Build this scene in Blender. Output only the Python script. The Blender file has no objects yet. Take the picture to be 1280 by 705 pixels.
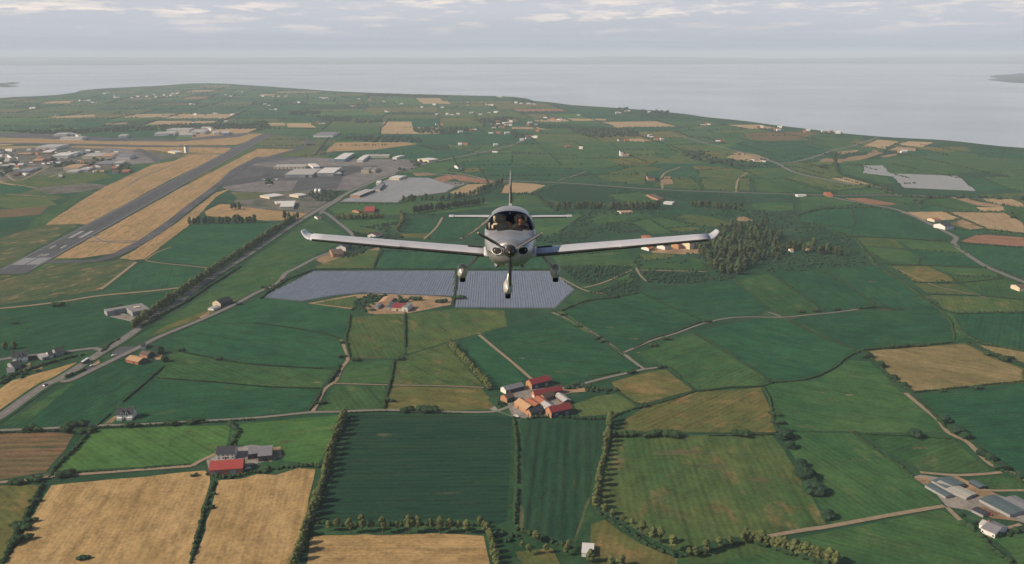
import bpy, bmesh, math, random
from mathutils import Vector, Matrix, noise as mnoise
random.seed(11)
S = bpy.context.scene
C = S.collection
PW, PH, FL, YH, H = 1280.0, 705.0, 1108.0, 66.0, 300.0
TH = math.atan((PH/2-YH)/FL)
CT, ST = math.cos(TH), math.sin(TH)

def ray(px, py):
    x, y = (px-PW/2)/FL, (PH/2-py)/FL
    return Vector((x, CT+y*ST, -ST+y*CT))
def G(px, py, z=0.0):
    """ground point seen at that place of the photograph"""
    d = ray(px, py); t = (H-z)/(-d.z)
    return Vector((d.x*t, d.y*t, z))
def pix(p):
    f = p[1]*CT-(p[2]-H)*ST
    if f <= 1: return None
    u = p[1]*ST+(p[2]-H)*CT
    return (PW/2+FL*p[0]/f, PH/2-FL*u/f)
def SC(py): return (py-YH)*CT/H          # pixels of the photograph per metre across
def GS(pts, z=0.0): return [G(a, b, z) for a, b in pts]

# ------------------------------------------------------------------ camera
cam = bpy.data.cameras.new('camera'); co = bpy.data.objects.new('camera', cam); C.objects.link(co)
cam.sensor_width = 36; cam.lens = 36*FL/PW; cam.clip_start = 0.5; cam.clip_end = 400000
co.location = (0, 0, H); co.rotation_euler = (math.pi/2-TH, 0, 0)
S.camera = co
# ------------------------------------------------------------------ light
SEL, SDX, SDY = math.radians(35), -0.965, -0.26
SAZ = math.atan2(SDX, SDY)                       # clockwise from +Y
to_sun = Vector((math.sin(SAZ)*math.cos(SEL), math.cos(SAZ)*math.cos(SEL), math.sin(SEL)))
sl = bpy.data.lights.new('sun', 'SUN'); so = bpy.data.objects.new('sun', sl); C.objects.link(so)
sl.energy = 4.75; sl.angle = math.radians(0.5); sl.color = (1.0, 0.82, 0.62)
so.rotation_euler = to_sun.to_track_quat('Z', 'Y').to_euler()
so.location = (0, 0, 800)
S.view_settings.view_transform = 'Standard'; S.view_settings.look = 'None'
S.view_settings.exposure = 0.20; S.view_settings.gamma = 1.0; S.view_settings.use_curve_mapping = False
S.cycles.use_denoising = True
S.cycles.max_bounces = 6; S.cycles.transparent_max_bounces = 12; S.cycles.volume_bounces = 2
S.cycles.use_adaptive_sampling = True; S.cycles.adaptive_threshold = 0.01

w = bpy.data.worlds.new('World'); S.world = w; w.use_nodes = True
nt = w.node_tree; nt.nodes.clear()
def N(t, typ, **k):
    n = t.nodes.new(typ)
    for a, b in k.items(): setattr(n, a, b)
    return n
def math_(t, op, a, b=None, clamp=False):
    n = N(t, 'ShaderNodeMath', operation=op, use_clamp=clamp)
    for i, v in enumerate((a, b)):
        if v is None: continue
        if isinstance(v, (int, float)): n.inputs[i].default_value = v
        else: t.links.new(v, n.inputs[i])
    return n.outputs[0]
def mix_(t, f, a, b, mode='MIX'):
    n = N(t, 'ShaderNodeMix', data_type='RGBA', blend_type=mode)
    for i, v in ((0, f), (6, a), (7, b)):
        if isinstance(v, (int, float)): n.inputs[i].default_value = v
        elif isinstance(v, tuple): n.inputs[i].default_value = (*v[:3], 1)
        else: t.links.new(v, n.inputs[i])
    return n.outputs[2]
def ramp_(t, v, stops):
    n = N(t, 'ShaderNodeValToRGB')
    while len(n.color_ramp.elements) < len(stops): n.color_ramp.elements.new(0.5)
    for e, (p, c) in zip(n.color_ramp.elements, stops):
        e.position = p; e.color = (*c, 1) if isinstance(c, tuple) else (c, c, c, 1)
    t.links.new(v, n.inputs[0]); return n.outputs[0]
sky = N(nt, 'ShaderNodeTexSky', sky_type='NISHITA', sun_disc=False)
sky.sun_elevation = SEL; sky.sun_rotation = SAZ; sky.air_density = 1.0; sky.dust_density = 1.5; sky.ozone_density = 2.0; sky.altitude = 0
tc = N(nt, 'ShaderNodeTexCoord')
sep = N(nt, 'ShaderNodeSeparateXYZ'); nt.links.new(tc.outputs['Generated'], sep.inputs[0])
zc = math_(nt, 'MAXIMUM', sep.outputs[2], 0.006)
def cloud(scale, det, off, lo, hi, rough=0.55):
    cb = N(nt, 'ShaderNodeCombineXYZ')
    nt.links.new(math_(nt, 'DIVIDE', sep.outputs[0], zc), cb.inputs[0])
    nt.links.new(math_(nt, 'DIVIDE', sep.outputs[1], zc), cb.inputs[1]); cb.inputs[2].default_value = off
    nz = N(nt, 'ShaderNodeTexNoise'); nz.inputs['Scale'].default_value = scale; nz.inputs['Detail'].default_value = det
    nz.inputs['Roughness'].default_value = rough
    nt.links.new(cb.outputs[0], nz.inputs['Vector'])
    return ramp_(nt, nz.outputs[0], [(lo, 0.0), (hi, 1.0)])
def puffs(sx, sz, off, lo, hi, det=8):
    cb = N(nt, 'ShaderNodeCombineXYZ')
    for i, k in ((0, sx), (1, sx), (2, sz)): nt.links.new(math_(nt, 'ADD', math_(nt, 'MULTIPLY', sep.outputs[i], k), off), cb.inputs[i])
    nz = N(nt, 'ShaderNodeTexNoise'); nz.inputs['Scale'].default_value = 1.0; nz.inputs['Detail'].default_value = det; nz.inputs['Roughness'].default_value = 0.62
    nt.links.new(cb.outputs[0], nz.inputs['Vector'])
    return ramp_(nt, nz.outputs[0], [(lo, 0.0), (hi, 1.0)])
c1 = puffs(16, 110, 3.7, 0.49, 0.60)
c3 = puffs(5, 90, 9.1, 0.40, 0.62, 4)
c2 = cloud(0.07, 5, 8.4, 0.36, 0.72)
gate = ramp_(nt, sep.outputs[2], [(0.016, 0.0), (0.040, 1.0), (0.11, 1.0), (0.2, 0.0)])
low = ramp_(nt, sep.outputs[2], [(0.05, 1.0), (0.25, 0.0)])
m1 = math_(nt, 'MULTIPLY', math_(nt, 'MULTIPLY', c1, gate), math_(nt, 'ADD', math_(nt, 'MULTIPLY', c3, 0.8), 0.25), True)
veil = math_(nt, 'MULTIPLY', math_(nt, 'ADD', math_(nt, 'MULTIPLY', c2, 0.12), 0.84), low)
SKYS = 0.079
base = sky.outputs[0]
vcol = mix_(nt, ramp_(nt, sep.outputs[2], [(0.0, 0.0), (0.045, 1.0)]), (5.7, 6.15, 7.1), (6.7, 6.9, 7.7))
a1 = mix_(nt, veil, base, vcol)
a2 = mix_(nt, math_(nt, 'MULTIPLY', m1, 0.85), a1, (11.0, 9.7, 8.7))
bg = N(nt, 'ShaderNodeBackground'); bg.inputs[1].default_value = SKYS
nt.links.new(a2, bg.inputs[0])
ow = N(nt, 'ShaderNodeOutputWorld'); nt.links.new(bg.outputs[0], ow.inputs[0])

# ------------------------------------------------------------------ materials
MATS = {}
def newmat(name):
    m = bpy.data.materials.new(name); m.use_nodes = True; t = m.node_tree
    b = t.nodes['Principled BSDF']; b.inputs['Roughness'].default_value = 0.85
    b.inputs['Specular IOR Level'].default_value = 0.2
    MATS[name] = m
    return m, t, b
def wpos(t, obj=False):
    if obj: return N(t, 'ShaderNodeTexCoord').outputs['Object']
    return N(t, 'ShaderNodeNewGeometry').outputs['Position']
def noise_(t, vec, scale, det=4, rough=0.55):
    n = N(t, 'ShaderNodeTexNoise'); n.inputs['Scale'].default_value = scale
    n.inputs['Detail'].default_value = det; n.inputs['Roughness'].default_value = rough
    t.links.new(vec, n.inputs['Vector']); return n.outputs[0]
def plain(name, a, b=None, scale=0.4, rough=0.8, metal=0.0, spec=0.2, obj=True, vary=0.0, bump=0.0):
    m, t, p = newmat(name); b = b or tuple(c*0.72 for c in a)
    v = wpos(t, obj)
    f = ramp_(t, noise_(t, v, scale, 6, 0.65), [(0.3, 0.0), (0.7, 1.0)])
    col = mix_(t, f, a, b)
    if vary:
        oi = N(t, 'ShaderNodeObjectInfo')
        k = math_(t, 'ADD', math_(t, 'MULTIPLY', oi.outputs['Random'], vary), 1-vary/2)
        cb = N(t, 'ShaderNodeCombineColor')
        for i in range(3): t.links.new(k, cb.inputs[i])
        col = mix_(t, 1.0, col, cb.outputs[0], 'MULTIPLY')
    t.links.new(col, p.inputs['Base Color'])
    p.inputs['Roughness'].default_value = rough; p.inputs['Metallic'].default_value = metal
    p.inputs['Specular IOR Level'].default_value = spec
    if bump:
        bn = N(t, 'ShaderNodeBump'); bn.inputs['Strength'].default_value = bump
        t.links.new(f, bn.inputs['Height']); t.links.new(bn.outputs[0], p.inputs['Normal'])
    return m
def field(name, a, b, c, patch=0.62, period=5.0, row=0.15, big=0.010, vary=0.22, stretch=1.0, fine=0.30):
    """two tones in broad patches, a third in dry patches, and faint drill rows that turn with each field's own row_angle"""
    m, t, p = newmat(name)
    v = wpos(t)
    at = N(t, 'ShaderNodeAttribute', attribute_type='OBJECT', attribute_name='row_angle')
    rot = N(t, 'ShaderNodeVectorRotate', rotation_type='Z_AXIS'); t.links.new(v, rot.inputs['Vector']); t.links.new(at.outputs['Fac'], rot.inputs['Angle'])
    mp = N(t, 'ShaderNodeMapping'); t.links.new(rot.outputs[0], mp.inputs[0]); mp.inputs['Scale'].default_value = (stretch, 1, 1)
    s1 = ramp_(t, noise_(t, mp.outputs[0], big, 6, 0.6), [(0.40, 0.0), (0.60, 1.0)])
    col = mix_(t, s1, a, b)
    s2 = ramp_(t, noise_(t, mp.outputs[0], big*2.3, 7, 0.68), [(patch, 0.0), (patch+0.13, 1.0)])
    col = mix_(t, s2, col, c)
    wv = N(t, 'ShaderNodeTexWave', wave_type='BANDS', bands_direction='X', wave_profile='SIN')
    t.links.new(rot.outputs[0], wv.inputs['Vector']); wv.inputs['Scale'].default_value = 0.314/period
    wv.inputs['Distortion'].default_value = 0.6; wv.inputs['Detail'].default_value = 2; wv.inputs['Detail Scale'].default_value = 0.3
    wt = N(t, 'ShaderNodeTexWave', wave_type='BANDS', bands_direction='X', wave_profile='SIN'); t.links.new(rot.outputs[0], wt.inputs['Vector']); wt.inputs['Scale'].default_value = 0.314/21.0; wt.inputs['Distortion'].default_value = 0.25
    tram = math_(t, 'MULTIPLY', ramp_(t, wt.outputs[1], [(0.93, 0.0), (1.0, 1.0)]), 0.16 if period < 20 else 0.0)
    g = noise_(t, v, 0.33, 5, 0.7); g2 = noise_(t, mp.outputs[0], 0.045, 5, 0.7)
    k = math_(t, 'ADD', math_(t, 'MULTIPLY', math_(t, 'SUBTRACT', wv.outputs[1], 0.5), row), math_(t, 'ADD', math_(t, 'MULTIPLY', math_(t, 'SUBTRACT', g, 0.5), fine*4), math_(t, 'MULTIPLY', math_(t, 'SUBTRACT', g2, 0.5), 1.5)))
    oi = N(t, 'ShaderNodeObjectInfo')
    k = math_(t, 'SUBTRACT', math_(t, 'ADD', k, math_(t, 'ADD', math_(t, 'MULTIPLY', oi.outputs['Random'], vary), 1-vary/2)), tram)
    cb = N(t, 'ShaderNodeCombineColor')
    for i in range(3): t.links.new(k, cb.inputs[i])
    col = mix_(t, 1.0, col, cb.outputs[0], 'MULTIPLY')
    t.links.new(col, p.inputs['Base Color'])
    p.inputs['Roughness'].default_value = 0.95; p.inputs['Specular IOR Level'].default_value = 0.05
    return m
field('dark_pasture', (0.013, 0.062, 0.030), (0.022, 0.080, 0.035), (0.052, 0.094, 0.045), 0.58, stretch=2.0)
field('mid_pasture', (0.027, 0.078, 0.029), (0.046, 0.098, 0.034), (0.088, 0.116, 0.047), 0.57, stretch=1.6)
field('bright_pasture', (0.036, 0.102, 0.028), (0.056, 0.124, 0.034), (0.10, 0.14, 0.046), 0.56, stretch=1.6)
field('olive_pasture', (0.044, 0.088, 0.029), (0.072, 0.102, 0.034), (0.145, 0.118, 0.050), 0.55, vary=0.16, stretch=1.8)
field('brown_pasture', (0.075, 0.092, 0.030), (0.112, 0.106, 0.036), (0.185, 0.130, 0.055), 0.53, vary=0.12, stretch=1.8)
field('rough_grass', (0.040, 0.078, 0.032), (0.088, 0.098, 0.044), (0.23, 0.165, 0.088), 0.54, big=0.012, stretch=2.4)
field('straw', (0.275, 0.186, 0.080), (0.335, 0.232, 0.106), (0.195, 0.134, 0.060), 0.57, 3.0, 0.09, vary=0.10, stretch=2.6, fine=0.34)
field('dry_grass', (0.335, 0.220, 0.108), (0.25, 0.178, 0.086), (0.125, 0.128, 0.060), 0.56, 9, 0.10, stretch=5.0, vary=0.08)
field('pale_stubble', (0.29, 0.210, 0.115), (0.34, 0.25, 0.145), (0.22, 0.16, 0.085), 0.57, 5, 0.10, stretch=3)
field('ploughed', (0.150, 0.095, 0.052), (0.110, 0.088, 0.044), (0.048, 0.078, 0.032), 0.54, 8.5, 0.30, stretch=6, vary=0.1)
field('red_soil', (0.25, 0.130, 0.080), (0.19, 0.105, 0.066), (0.30, 0.185, 0.115), 0.55, 6, 0.22, stretch=4)
field('crop_cross', (0.010, 0.040, 0.024), (0.017, 0.050, 0.027), (0.070, 0.066, 0.040), 0.60, 6, 0.22, stretch=9, vary=0.0)
field('crop_lines', (0.013, 0.046, 0.024), (0.020, 0.054, 0.027), (0.066, 0.060, 0.034), 0.59, 8, 0.34, stretch=6, vary=0.0)
field('tan_ground', (0.28, 0.19, 0.115), (0.21, 0.145, 0.085), (0.09, 0.095, 0.045), 0.57, 30, 0.03, big=0.04)
field('verge', (0.018, 0.060, 0.026), (0.034, 0.078, 0.032), (0.11, 0.10, 0.052), 0.58, 30, 0.03, big=0.03)
field('concrete_yard', (0.20, 0.185, 0.165), (0.27, 0.25, 0.22), (0.13, 0.12, 0.105), 0.56, 12, 0.05, big=0.04)
field('grey_apron', (0.135, 0.128, 0.130), (0.175, 0.165, 0.162), (0.10, 0.098, 0.10), 0.57, 25, 0.06, big=0.008)
field('dark_apron', (0.062, 0.066, 0.076), (0.088, 0.090, 0.098), (0.13, 0.125, 0.125), 0.58, 25, 0.05, big=0.01)
field('town_ground', (0.075, 0.085, 0.062), (0.14, 0.13, 0.118), (0.040, 0.068, 0.036), 0.52, 40, 0.03, big=0.022)
field('gold_pasture', (0.155, 0.130, 0.056), (0.200, 0.160, 0.076), (0.095, 0.105, 0.042), 0.56, 5, 0.06, stretch=2.4)
field('worn_grass', (0.062, 0.074, 0.036), (0.085, 0.082, 0.042), (0.15, 0.115, 0.06), 0.55, 30, 0.03, big=0.05)
field('film_soil', (0.100, 0.115, 0.130), (0.125, 0.142, 0.160), (0.075, 0.095, 0.085), 0.6, 3, 0.05)
field('land', (0.015, 0.050, 0.026), (0.026, 0.066, 0.032), (0.050, 0.076, 0.040), 0.57, 60, 0.02, big=0.004)
plain('road_asphalt', (0.165, 0.155, 0.14), (0.125, 0.12, 0.112), 0.15, 0.9, obj=False)
plain('lane_dirt', (0.27, 0.215, 0.145), (0.19, 0.15, 0.095), 0.25, 0.95, obj=False)
plain('lane_asphalt', (0.20, 0.185, 0.155), (0.15, 0.14, 0.115), 0.2, 0.9, obj=False)
plain('road_paint', (0.52, 0.52, 0.50), (0.30, 0.30, 0.29), 0.5, 0.7, obj=False)
plain('runway_paint', (0.34, 0.35, 0.35), (0.16, 0.17, 0.18), 0.35, 0.7, obj=False)
plain('stripe_paint', (0.19, 0.20, 0.21), (0.12, 0.125, 0.13), 0.1, 0.7, obj=False)
def runway_mat():
    m, t, p = newmat('runway_asphalt'); v = wpos(t, True)
    sp = N(t, 'ShaderNodeSeparateXYZ'); t.links.new(v, sp.inputs[0])
    d = math_(t, 'ABSOLUTE', sp.outputs[0])
    f = ramp_(t, math_(t, 'DIVIDE', d, 22.5), [(0.10, 1.0), (0.55, 0.0)])
    mp = N(t, 'ShaderNodeMapping'); t.links.new(v, mp.inputs[0]); mp.inputs['Scale'].default_value = (1, 0.06, 1)
    n1 = noise_(t, mp.outputs[0], 0.16, 6, 0.65); n2 = noise_(t, v, 0.5, 4)
    col = mix_(t, ramp_(t, n1, [(0.3, 0.0), (0.7, 1.0)]), (0.056, 0.060, 0.068), (0.088, 0.091, 0.098))
    # rubber laid down by landing tyres: densest in the touchdown length
    ln = ramp_(t, math_(t, 'DIVIDE', sp.outputs[1], 2000.0), [(0.04, 0.0), (0.16, 1.0), (0.45, 0.45), (0.9, 0.3)])
    col = mix_(t, math_(t, 'MULTIPLY', math_(t, 'MULTIPLY', f, ln), math_(t, 'ADD', n1, 0.2)), col, (0.028, 0.030, 0.034))
    col = mix_(t, math_(t, 'MULTIPLY', n2, 0.35), col, (0.055, 0.057, 0.06))
    t.links.new(col, p.inputs['Base Color']); p.inputs['Roughness'].default_value = 0.9
runway_mat()
def water_mat():
    m, t, p = newmat('sea_water')
    p.inputs['Base Color'].default_value = (0.22, 0.25, 0.28, 1); p.inputs['Roughness'].default_value = 0.22
    p.inputs['Specular IOR Level'].default_value = 0.5; p.inputs['IOR'].default_value = 1.33
    v = wpos(t)
    n = noise_(t, v, 0.004, 8, 0.7)
    bn = N(t, 'ShaderNodeBump'); bn.inputs['Strength'].default_value = 0.015; bn.inputs['Distance'].default_value = 1
    t.links.new(n, bn.inputs['Height']); t.links.new(bn.outputs[0], p.inputs['Normal'])
    r = ramp_(t, noise_(t, v, 0.0006, 4), [(0.3, 0.10), (0.7, 0.20)])
    t.links.new(r, p.inputs['Roughness'])
water_mat()
def leaf(name, a, b, vary=0.35):
    m, t, p = newmat(name)
    v = wpos(t)
    f = ramp_(t, noise_(t, v, 0.45, 5, 0.7), [(0.3, 0.0), (0.7, 1.0)])
    col = mix_(t, f, a, b)
    oi = N(t, 'ShaderNodeObjectInfo')
    k = math_(t, 'ADD', math_(t, 'MULTIPLY', oi.outputs['Random'], vary), 1-vary/2)
    cb = N(t, 'ShaderNodeCombineColor')
    for i in range(3): t.links.new(k, cb.inputs[i])
    col = mix_(t, 1.0, col, cb.outputs[0], 'MULTIPLY')
    t.links.new(col, p.inputs['Base Color']); p.inputs['Roughness'].default_value = 0.9
    p.inputs['Specular IOR Level'].default_value = 0.08
leaf('poplar_leaf', (0.128, 0.145, 0.052), (0.060, 0.078, 0.034))
leaf('wood_leaf', (0.082, 0.104, 0.044), (0.030, 0.050, 0.027), 0.6)
leaf('hedge_leaf', (0.022, 0.046, 0.022), (0.034, 0.062, 0.026), 0.3)
leaf('scrub_leaf', (0.017, 0.042, 0.025), (0.028, 0.056, 0.030), 0.3)
leaf('far_leaf', (0.022, 0.042, 0.026), (0.034, 0.056, 0.032), 0.3)
plain('bark', (0.12, 0.10, 0.075), rough=0.9)
def corrugated(name, a, b, period=0.9, rough=0.6, metal=0.0, str_=0.35):
    m, t, p = newmat(name); v = wpos(t, True)
    f = ramp_(t, noise_(t, v, 0.35, 6, 0.7), [(0.3, 0.0), (0.7, 1.0)])
    wv = N(t, 'ShaderNodeTexWave', wave_type='BANDS', bands_direction='X'); t.links.new(v, wv.inputs['Vector'])
    wv.inputs['Scale'].default_value = 0.314/period
    col = mix_(t, f, a, b)
    col = mix_(t, math_(t, 'MULTIPLY', wv.outputs[1], 0.22), col, tuple(c*0.55 for c in a))
    t.links.new(col, p.inputs['Base Color']); p.inputs['Roughness'].default_value = rough; p.inputs['Metallic'].default_value = metal
    bn = N(t, 'ShaderNodeBump'); bn.inputs['Strength'].default_value = str_; bn.inputs['Distance'].default_value = 0.05
    t.links.new(wv.outputs[1], bn.inputs['Height']); t.links.new(bn.outputs[0], p.inputs['Normal'])
corrugated('red_sheet', (0.36, 0.060, 0.050), (0.27, 0.050, 0.045))
corrugated('dark_red_sheet', (0.25, 0.040, 0.042), (0.19, 0.035, 0.038))
corrugated('orange_tile', (0.36, 0.125, 0.068), (0.27, 0.10, 0.06), 0.5)
corrugated('grey_sheet', (0.21, 0.21, 0.225), (0.145, 0.145, 0.16), 1.2)
corrugated('pale_sheet', (0.42, 0.41, 0.39), (0.31, 0.30, 0.285), 1.4)
corrugated('white_sheet', (0.62, 0.61, 0.59), (0.50, 0.49, 0.475), 1.6)
corrugated('blue_sheet', (0.10, 0.25, 0.33), (0.08, 0.20, 0.28), 1.0)
corrugated('teal_sheet', (0.095, 0.13, 0.135), (0.062, 0.09, 0.098), 2.2)
corrugated('tan_sheet', (0.44, 0.27, 0.15), (0.36, 0.22, 0.12), 1.0)
corrugated('slate', (0.050, 0.052, 0.062), (0.035, 0.037, 0.045), 0.5, 0.7)
corrugated('brown_tile', (0.13, 0.085, 0.065), (0.10, 0.07, 0.055), 0.5)
corrugated('rib_white', (0.36, 0.35, 0.31), (0.27, 0.27, 0.24), 2.4)
plain('white_render', (0.74, 0.71, 0.65), (0.58, 0.56, 0.52), 0.5)
plain('cream_render', (0.66, 0.56, 0.38), (0.55, 0.46, 0.32), 0.5)
plain('orange_brick', (0.44, 0.23, 0.122), (0.34, 0.175, 0.095), 0.7)
plain('red_brick', (0.33, 0.125, 0.080), (0.25, 0.10, 0.07), 0.7)
plain('brown_board', (0.16, 0.105, 0.085), (0.11, 0.075, 0.065), 0.5)
plain('grey_block', (0.33, 0.325, 0.32), (0.24, 0.235, 0.235), 0.5)
plain('dark_and_shaded_wall', (0.055, 0.062, 0.078), (0.04, 0.045, 0.055), 0.5)  # also used on sides turned from the sun, as painted shade
plain('roof_felt', (0.22, 0.22, 0.215), (0.15, 0.15, 0.15), 0.2)
plain('window_glass', (0.035, 0.045, 0.06), (0.02, 0.03, 0.04), 0.6, 0.12, spec=0.6)
plain('door_wood', (0.10, 0.07, 0.05), rough=0.6)
plain('steel_door', (0.24, 0.27, 0.30), (0.16, 0.18, 0.2), 0.8, 0.5)
plain('trim_white', (0.70, 0.69, 0.66), rough=0.6)
plain('chimney_brick', (0.30, 0.15, 0.10), rough=0.9)
plain('silo_metal', (0.72, 0.72, 0.71), (0.6, 0.6, 0.6), 0.3, 0.35, 0.2)
plain('crop_film', (0.160, 0.192, 0.250), (0.120, 0.146, 0.195), 0.10, 0.55, spec=0.3, obj=False)
plain('fleece', (0.31, 0.315, 0.32), (0.20, 0.21, 0.215), 0.11, 0.6, spec=0.25, obj=False)
plain('car_dark', (0.03, 0.032, 0.04), rough=0.25, spec=0.5)
plain('bus_white', (0.72, 0.71, 0.70), (0.62, 0.62, 0.62), rough=0.35, spec=0.5)
plain('bus_maroon', (0.10, 0.03, 0.035), rough=0.3, spec=0.5)
plain('tyre', (0.018, 0.018, 0.018), rough=0.85)
plain('rubble', (0.36, 0.30, 0.24), (0.22, 0.18, 0.14), 0.6, 0.95)
def MT(n): return MATS[n]

# ------------------------------------------------------------------ object helpers
def link(o, parent=None):
    C.objects.link(o)
    if parent: o.parent = parent
    return o
def tag(o, label=None, cat=None, group=None, kind=None):
    if label: o['label'] = label
    if cat: o['category'] = cat
    if group: o['group'] = group
    if kind: o['kind'] = kind
    return o
def empty(name, loc, rz=0.0, label=None, cat=None, group=None):
    o = bpy.data.objects.new(name, None); o.location = loc; o.rotation_euler = (0, 0, rz); o.empty_display_size = 1
    link(o); return tag(o, label, cat, group)
def meshobj(name, vs, fs, mats, parent=None, mi=None, smooth=False):
    me = bpy.data.meshes.new(name); me.from_pydata([tuple(v) for v in vs], [], fs)
    for m in (mats if isinstance(mats, (list, tuple)) else [mats]): me.materials.append(MT(m) if isinstance(m, str) else m)
    if mi: me.polygons.foreach_set('material_index', mi)
    if smooth: me.polygons.foreach_set('use_smooth', [True]*len(me.polygons))
    me.update()
    return link(bpy.data.objects.new(name, me), parent)
def bmobj(name, bm, mats, parent=None, smooth=False):
    me = bpy.data.meshes.new(name); bmesh.ops.recalc_face_normals(bm, faces=bm.faces); bm.to_mesh(me); bm.free()
    for m in (mats if isinstance(mats, (list, tuple)) else [mats]): me.materials.append(MT(m) if isinstance(m, str) else m)
    if smooth: me.polygons.foreach_set('use_smooth', [True]*len(me.polygons))
    return link(bpy.data.objects.new(name, me), parent)
class MB:
    """collects boxes and prisms for one mesh"""
    def __init__(s): s.v, s.f, s.m = [], [], []
    def add(s, vs, fs, mi=0):
        k = len(s.v); s.v += [tuple(v) for v in vs]; s.f += [tuple(i+k for i in f) for f in fs]; s.m += [mi]*len(fs); return s
    def box(s, x0, x1, y0, y1, z0, z1, mi=0):
        return s.add([(x0,y0,z0),(x1,y0,z0),(x1,y1,z0),(x0,y1,z0),(x0,y0,z1),(x1,y0,z1),(x1,y1,z1),(x0,y1,z1)],
                     [(0,3,2,1),(4,5,6,7),(0,1,5,4),(1,2,6,5),(2,3,7,6),(3,0,4,7)], mi)
    def cyl(s, x, y, z0, z1, r0, r1=None, n=16, mi=0):
        r1 = r0 if r1 is None else r1
        vs = [(x+r0*math.cos(6.2832*i/n), y+r0*math.sin(6.2832*i/n), z0) for i in range(n)]+[(x+r1*math.cos(6.2832*i/n), y+r1*math.sin(6.2832*i/n), z1) for i in range(n)]
        return s.add(vs, [(i,(i+1)%n,n+(i+1)%n,n+i) for i in range(n)]+[tuple(range(n-1,-1,-1)), tuple(range(n,2*n))], mi)
    def build(s, name, mats, parent=None, smooth=False):
        return meshobj(name, s.v, s.f, mats, parent, s.m, smooth)
def copy_tree(o, loc=None, rz=None, sc=None, parent=None):
    c = o.copy(); C.objects.link(c)
    if parent: c.parent = parent
    if loc is not None: c.location = loc
    if rz is not None: c.rotation_euler = (0, 0, rz)
    if sc is not None: c.scale = sc
    for ch in o.children: copy_tree(ch, parent=c)
    return c
ORD = 'first second third fourth fifth sixth seventh eighth ninth tenth eleventh twelfth thirteenth fourteenth fifteenth sixteenth seventeenth eighteenth nineteenth twentieth'.split()
def ordn(i):
    if i < 20: return ORD[i]
    t = {20: 'twenty', 30: 'thirty'}[(i+1)//10*10] if (i+1) % 10 else {30: 'thirtieth', 40: 'fortieth'}[i+1]
    return t+'-'+ORD[(i+1) % 10-1] if (i+1) % 10 else t

# ------------------------------------------------------------------ ground sheets
def rough_edge(P, step=14.0, amp=0.9):
    out = []
    for i, a in enumerate(P):
        b = P[(i+1) % len(P)]; d = (b-a); n = max(1, int(d.length/step)); n = min(n, 60)
        nr = Vector((-d.y, d.x, 0)).normalized() if d.length > 0 else Vector((0, 0, 0))
        for k in range(n):
            q = a+d*(k/n)
            out.append(q+nr*(amp*mnoise.noise(Vector((q.x*0.06, q.y*0.06, 2.7)))*2))
    return out
ZL = [0.40]
LAY = []
def sheet(name, mat, pts, z=None, ang=None, edge=0.9, ground=False):
    P = list(pts) if ground else GS(pts)
    if z is None:
        bb = (min(p.x for p in P), max(p.x for p in P), min(p.y for p in P), max(p.y for p in P)); z = 0.05
        for b, zz in LAY:
            if zz >= z and b[0] < bb[1] and b[1] > bb[0] and b[2] < bb[3] and b[3] > bb[2]: z = zz+0.01
        LAY.append((bb, z))
    P = rough_edge(P, 12.0, edge) if edge else P
    bm = bmesh.new(); f = bm.faces.new([bm.verts.new((p.x, p.y, z)) for p in P])
    if f.normal.z < 0 or (f.normal_update() or f.normal.z < 0): f.normal_flip()
    bmesh.ops.triangulate(bm, faces=bm.faces[:])
    me = bpy.data.meshes.new(name); bm.to_mesh(me); bm.free(); me.materials.append(MT(mat))
    o = link(bpy.data.objects.new(name, me)); o['kind'] = 'structure'
    o['row_angle'] = float(random.uniform(0, 3.14) if ang is None else ang)
    return o
def dirang(a, b):
    """row_angle that lays the drill rows along the line a -> b of the photograph"""
    d = G(*b)-G(*a); return -(math.atan2(d.y, d.x)-math.pi/2)
def smooth_line(P, per=6):
    if len(P) < 3: return P
    out = []
    for i in range(len(P)-1):
        p0, p1, p2, p3 = P[max(i-1, 0)], P[i], P[i+1], P[min(i+2, len(P)-1)]
        for k in range(per):
            t = k/per
            out.append(0.5*((2*p1)+(p2-p0)*t+(2*p0-5*p1+4*p2-p3)*t*t+(3*p1-p0-3*p2+p3)*t*t*t))
    return out+[P[-1]]
def ribbon(name, mat, pts, width, z, ground=False, per=6, wob=0.0, thick=0.0):
    P = smooth_line(list(pts) if ground else GS(pts), per)
    vs, fs = [], []
    for i, p in enumerate(P):
        d = (P[min(i+1, len(P)-1)]-P[max(i-1, 0)]).normalized(); n = Vector((-d.y, d.x, 0))
        wv = width*(1+wob*mnoise.noise(p*0.03))
        vs += [(p.x+n.x*wv/2, p.y+n.y*wv/2, z), (p.x-n.x*wv/2, p.y-n.y*wv/2, z)]
    for i in range(len(P)-1): fs.append((2*i, 2*i+1, 2*i+3, 2*i+2))
    o = meshobj(name, vs, fs, mat); o['kind'] = 'structure'; o['row_angle'] = 0.0
    return o, P
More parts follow.
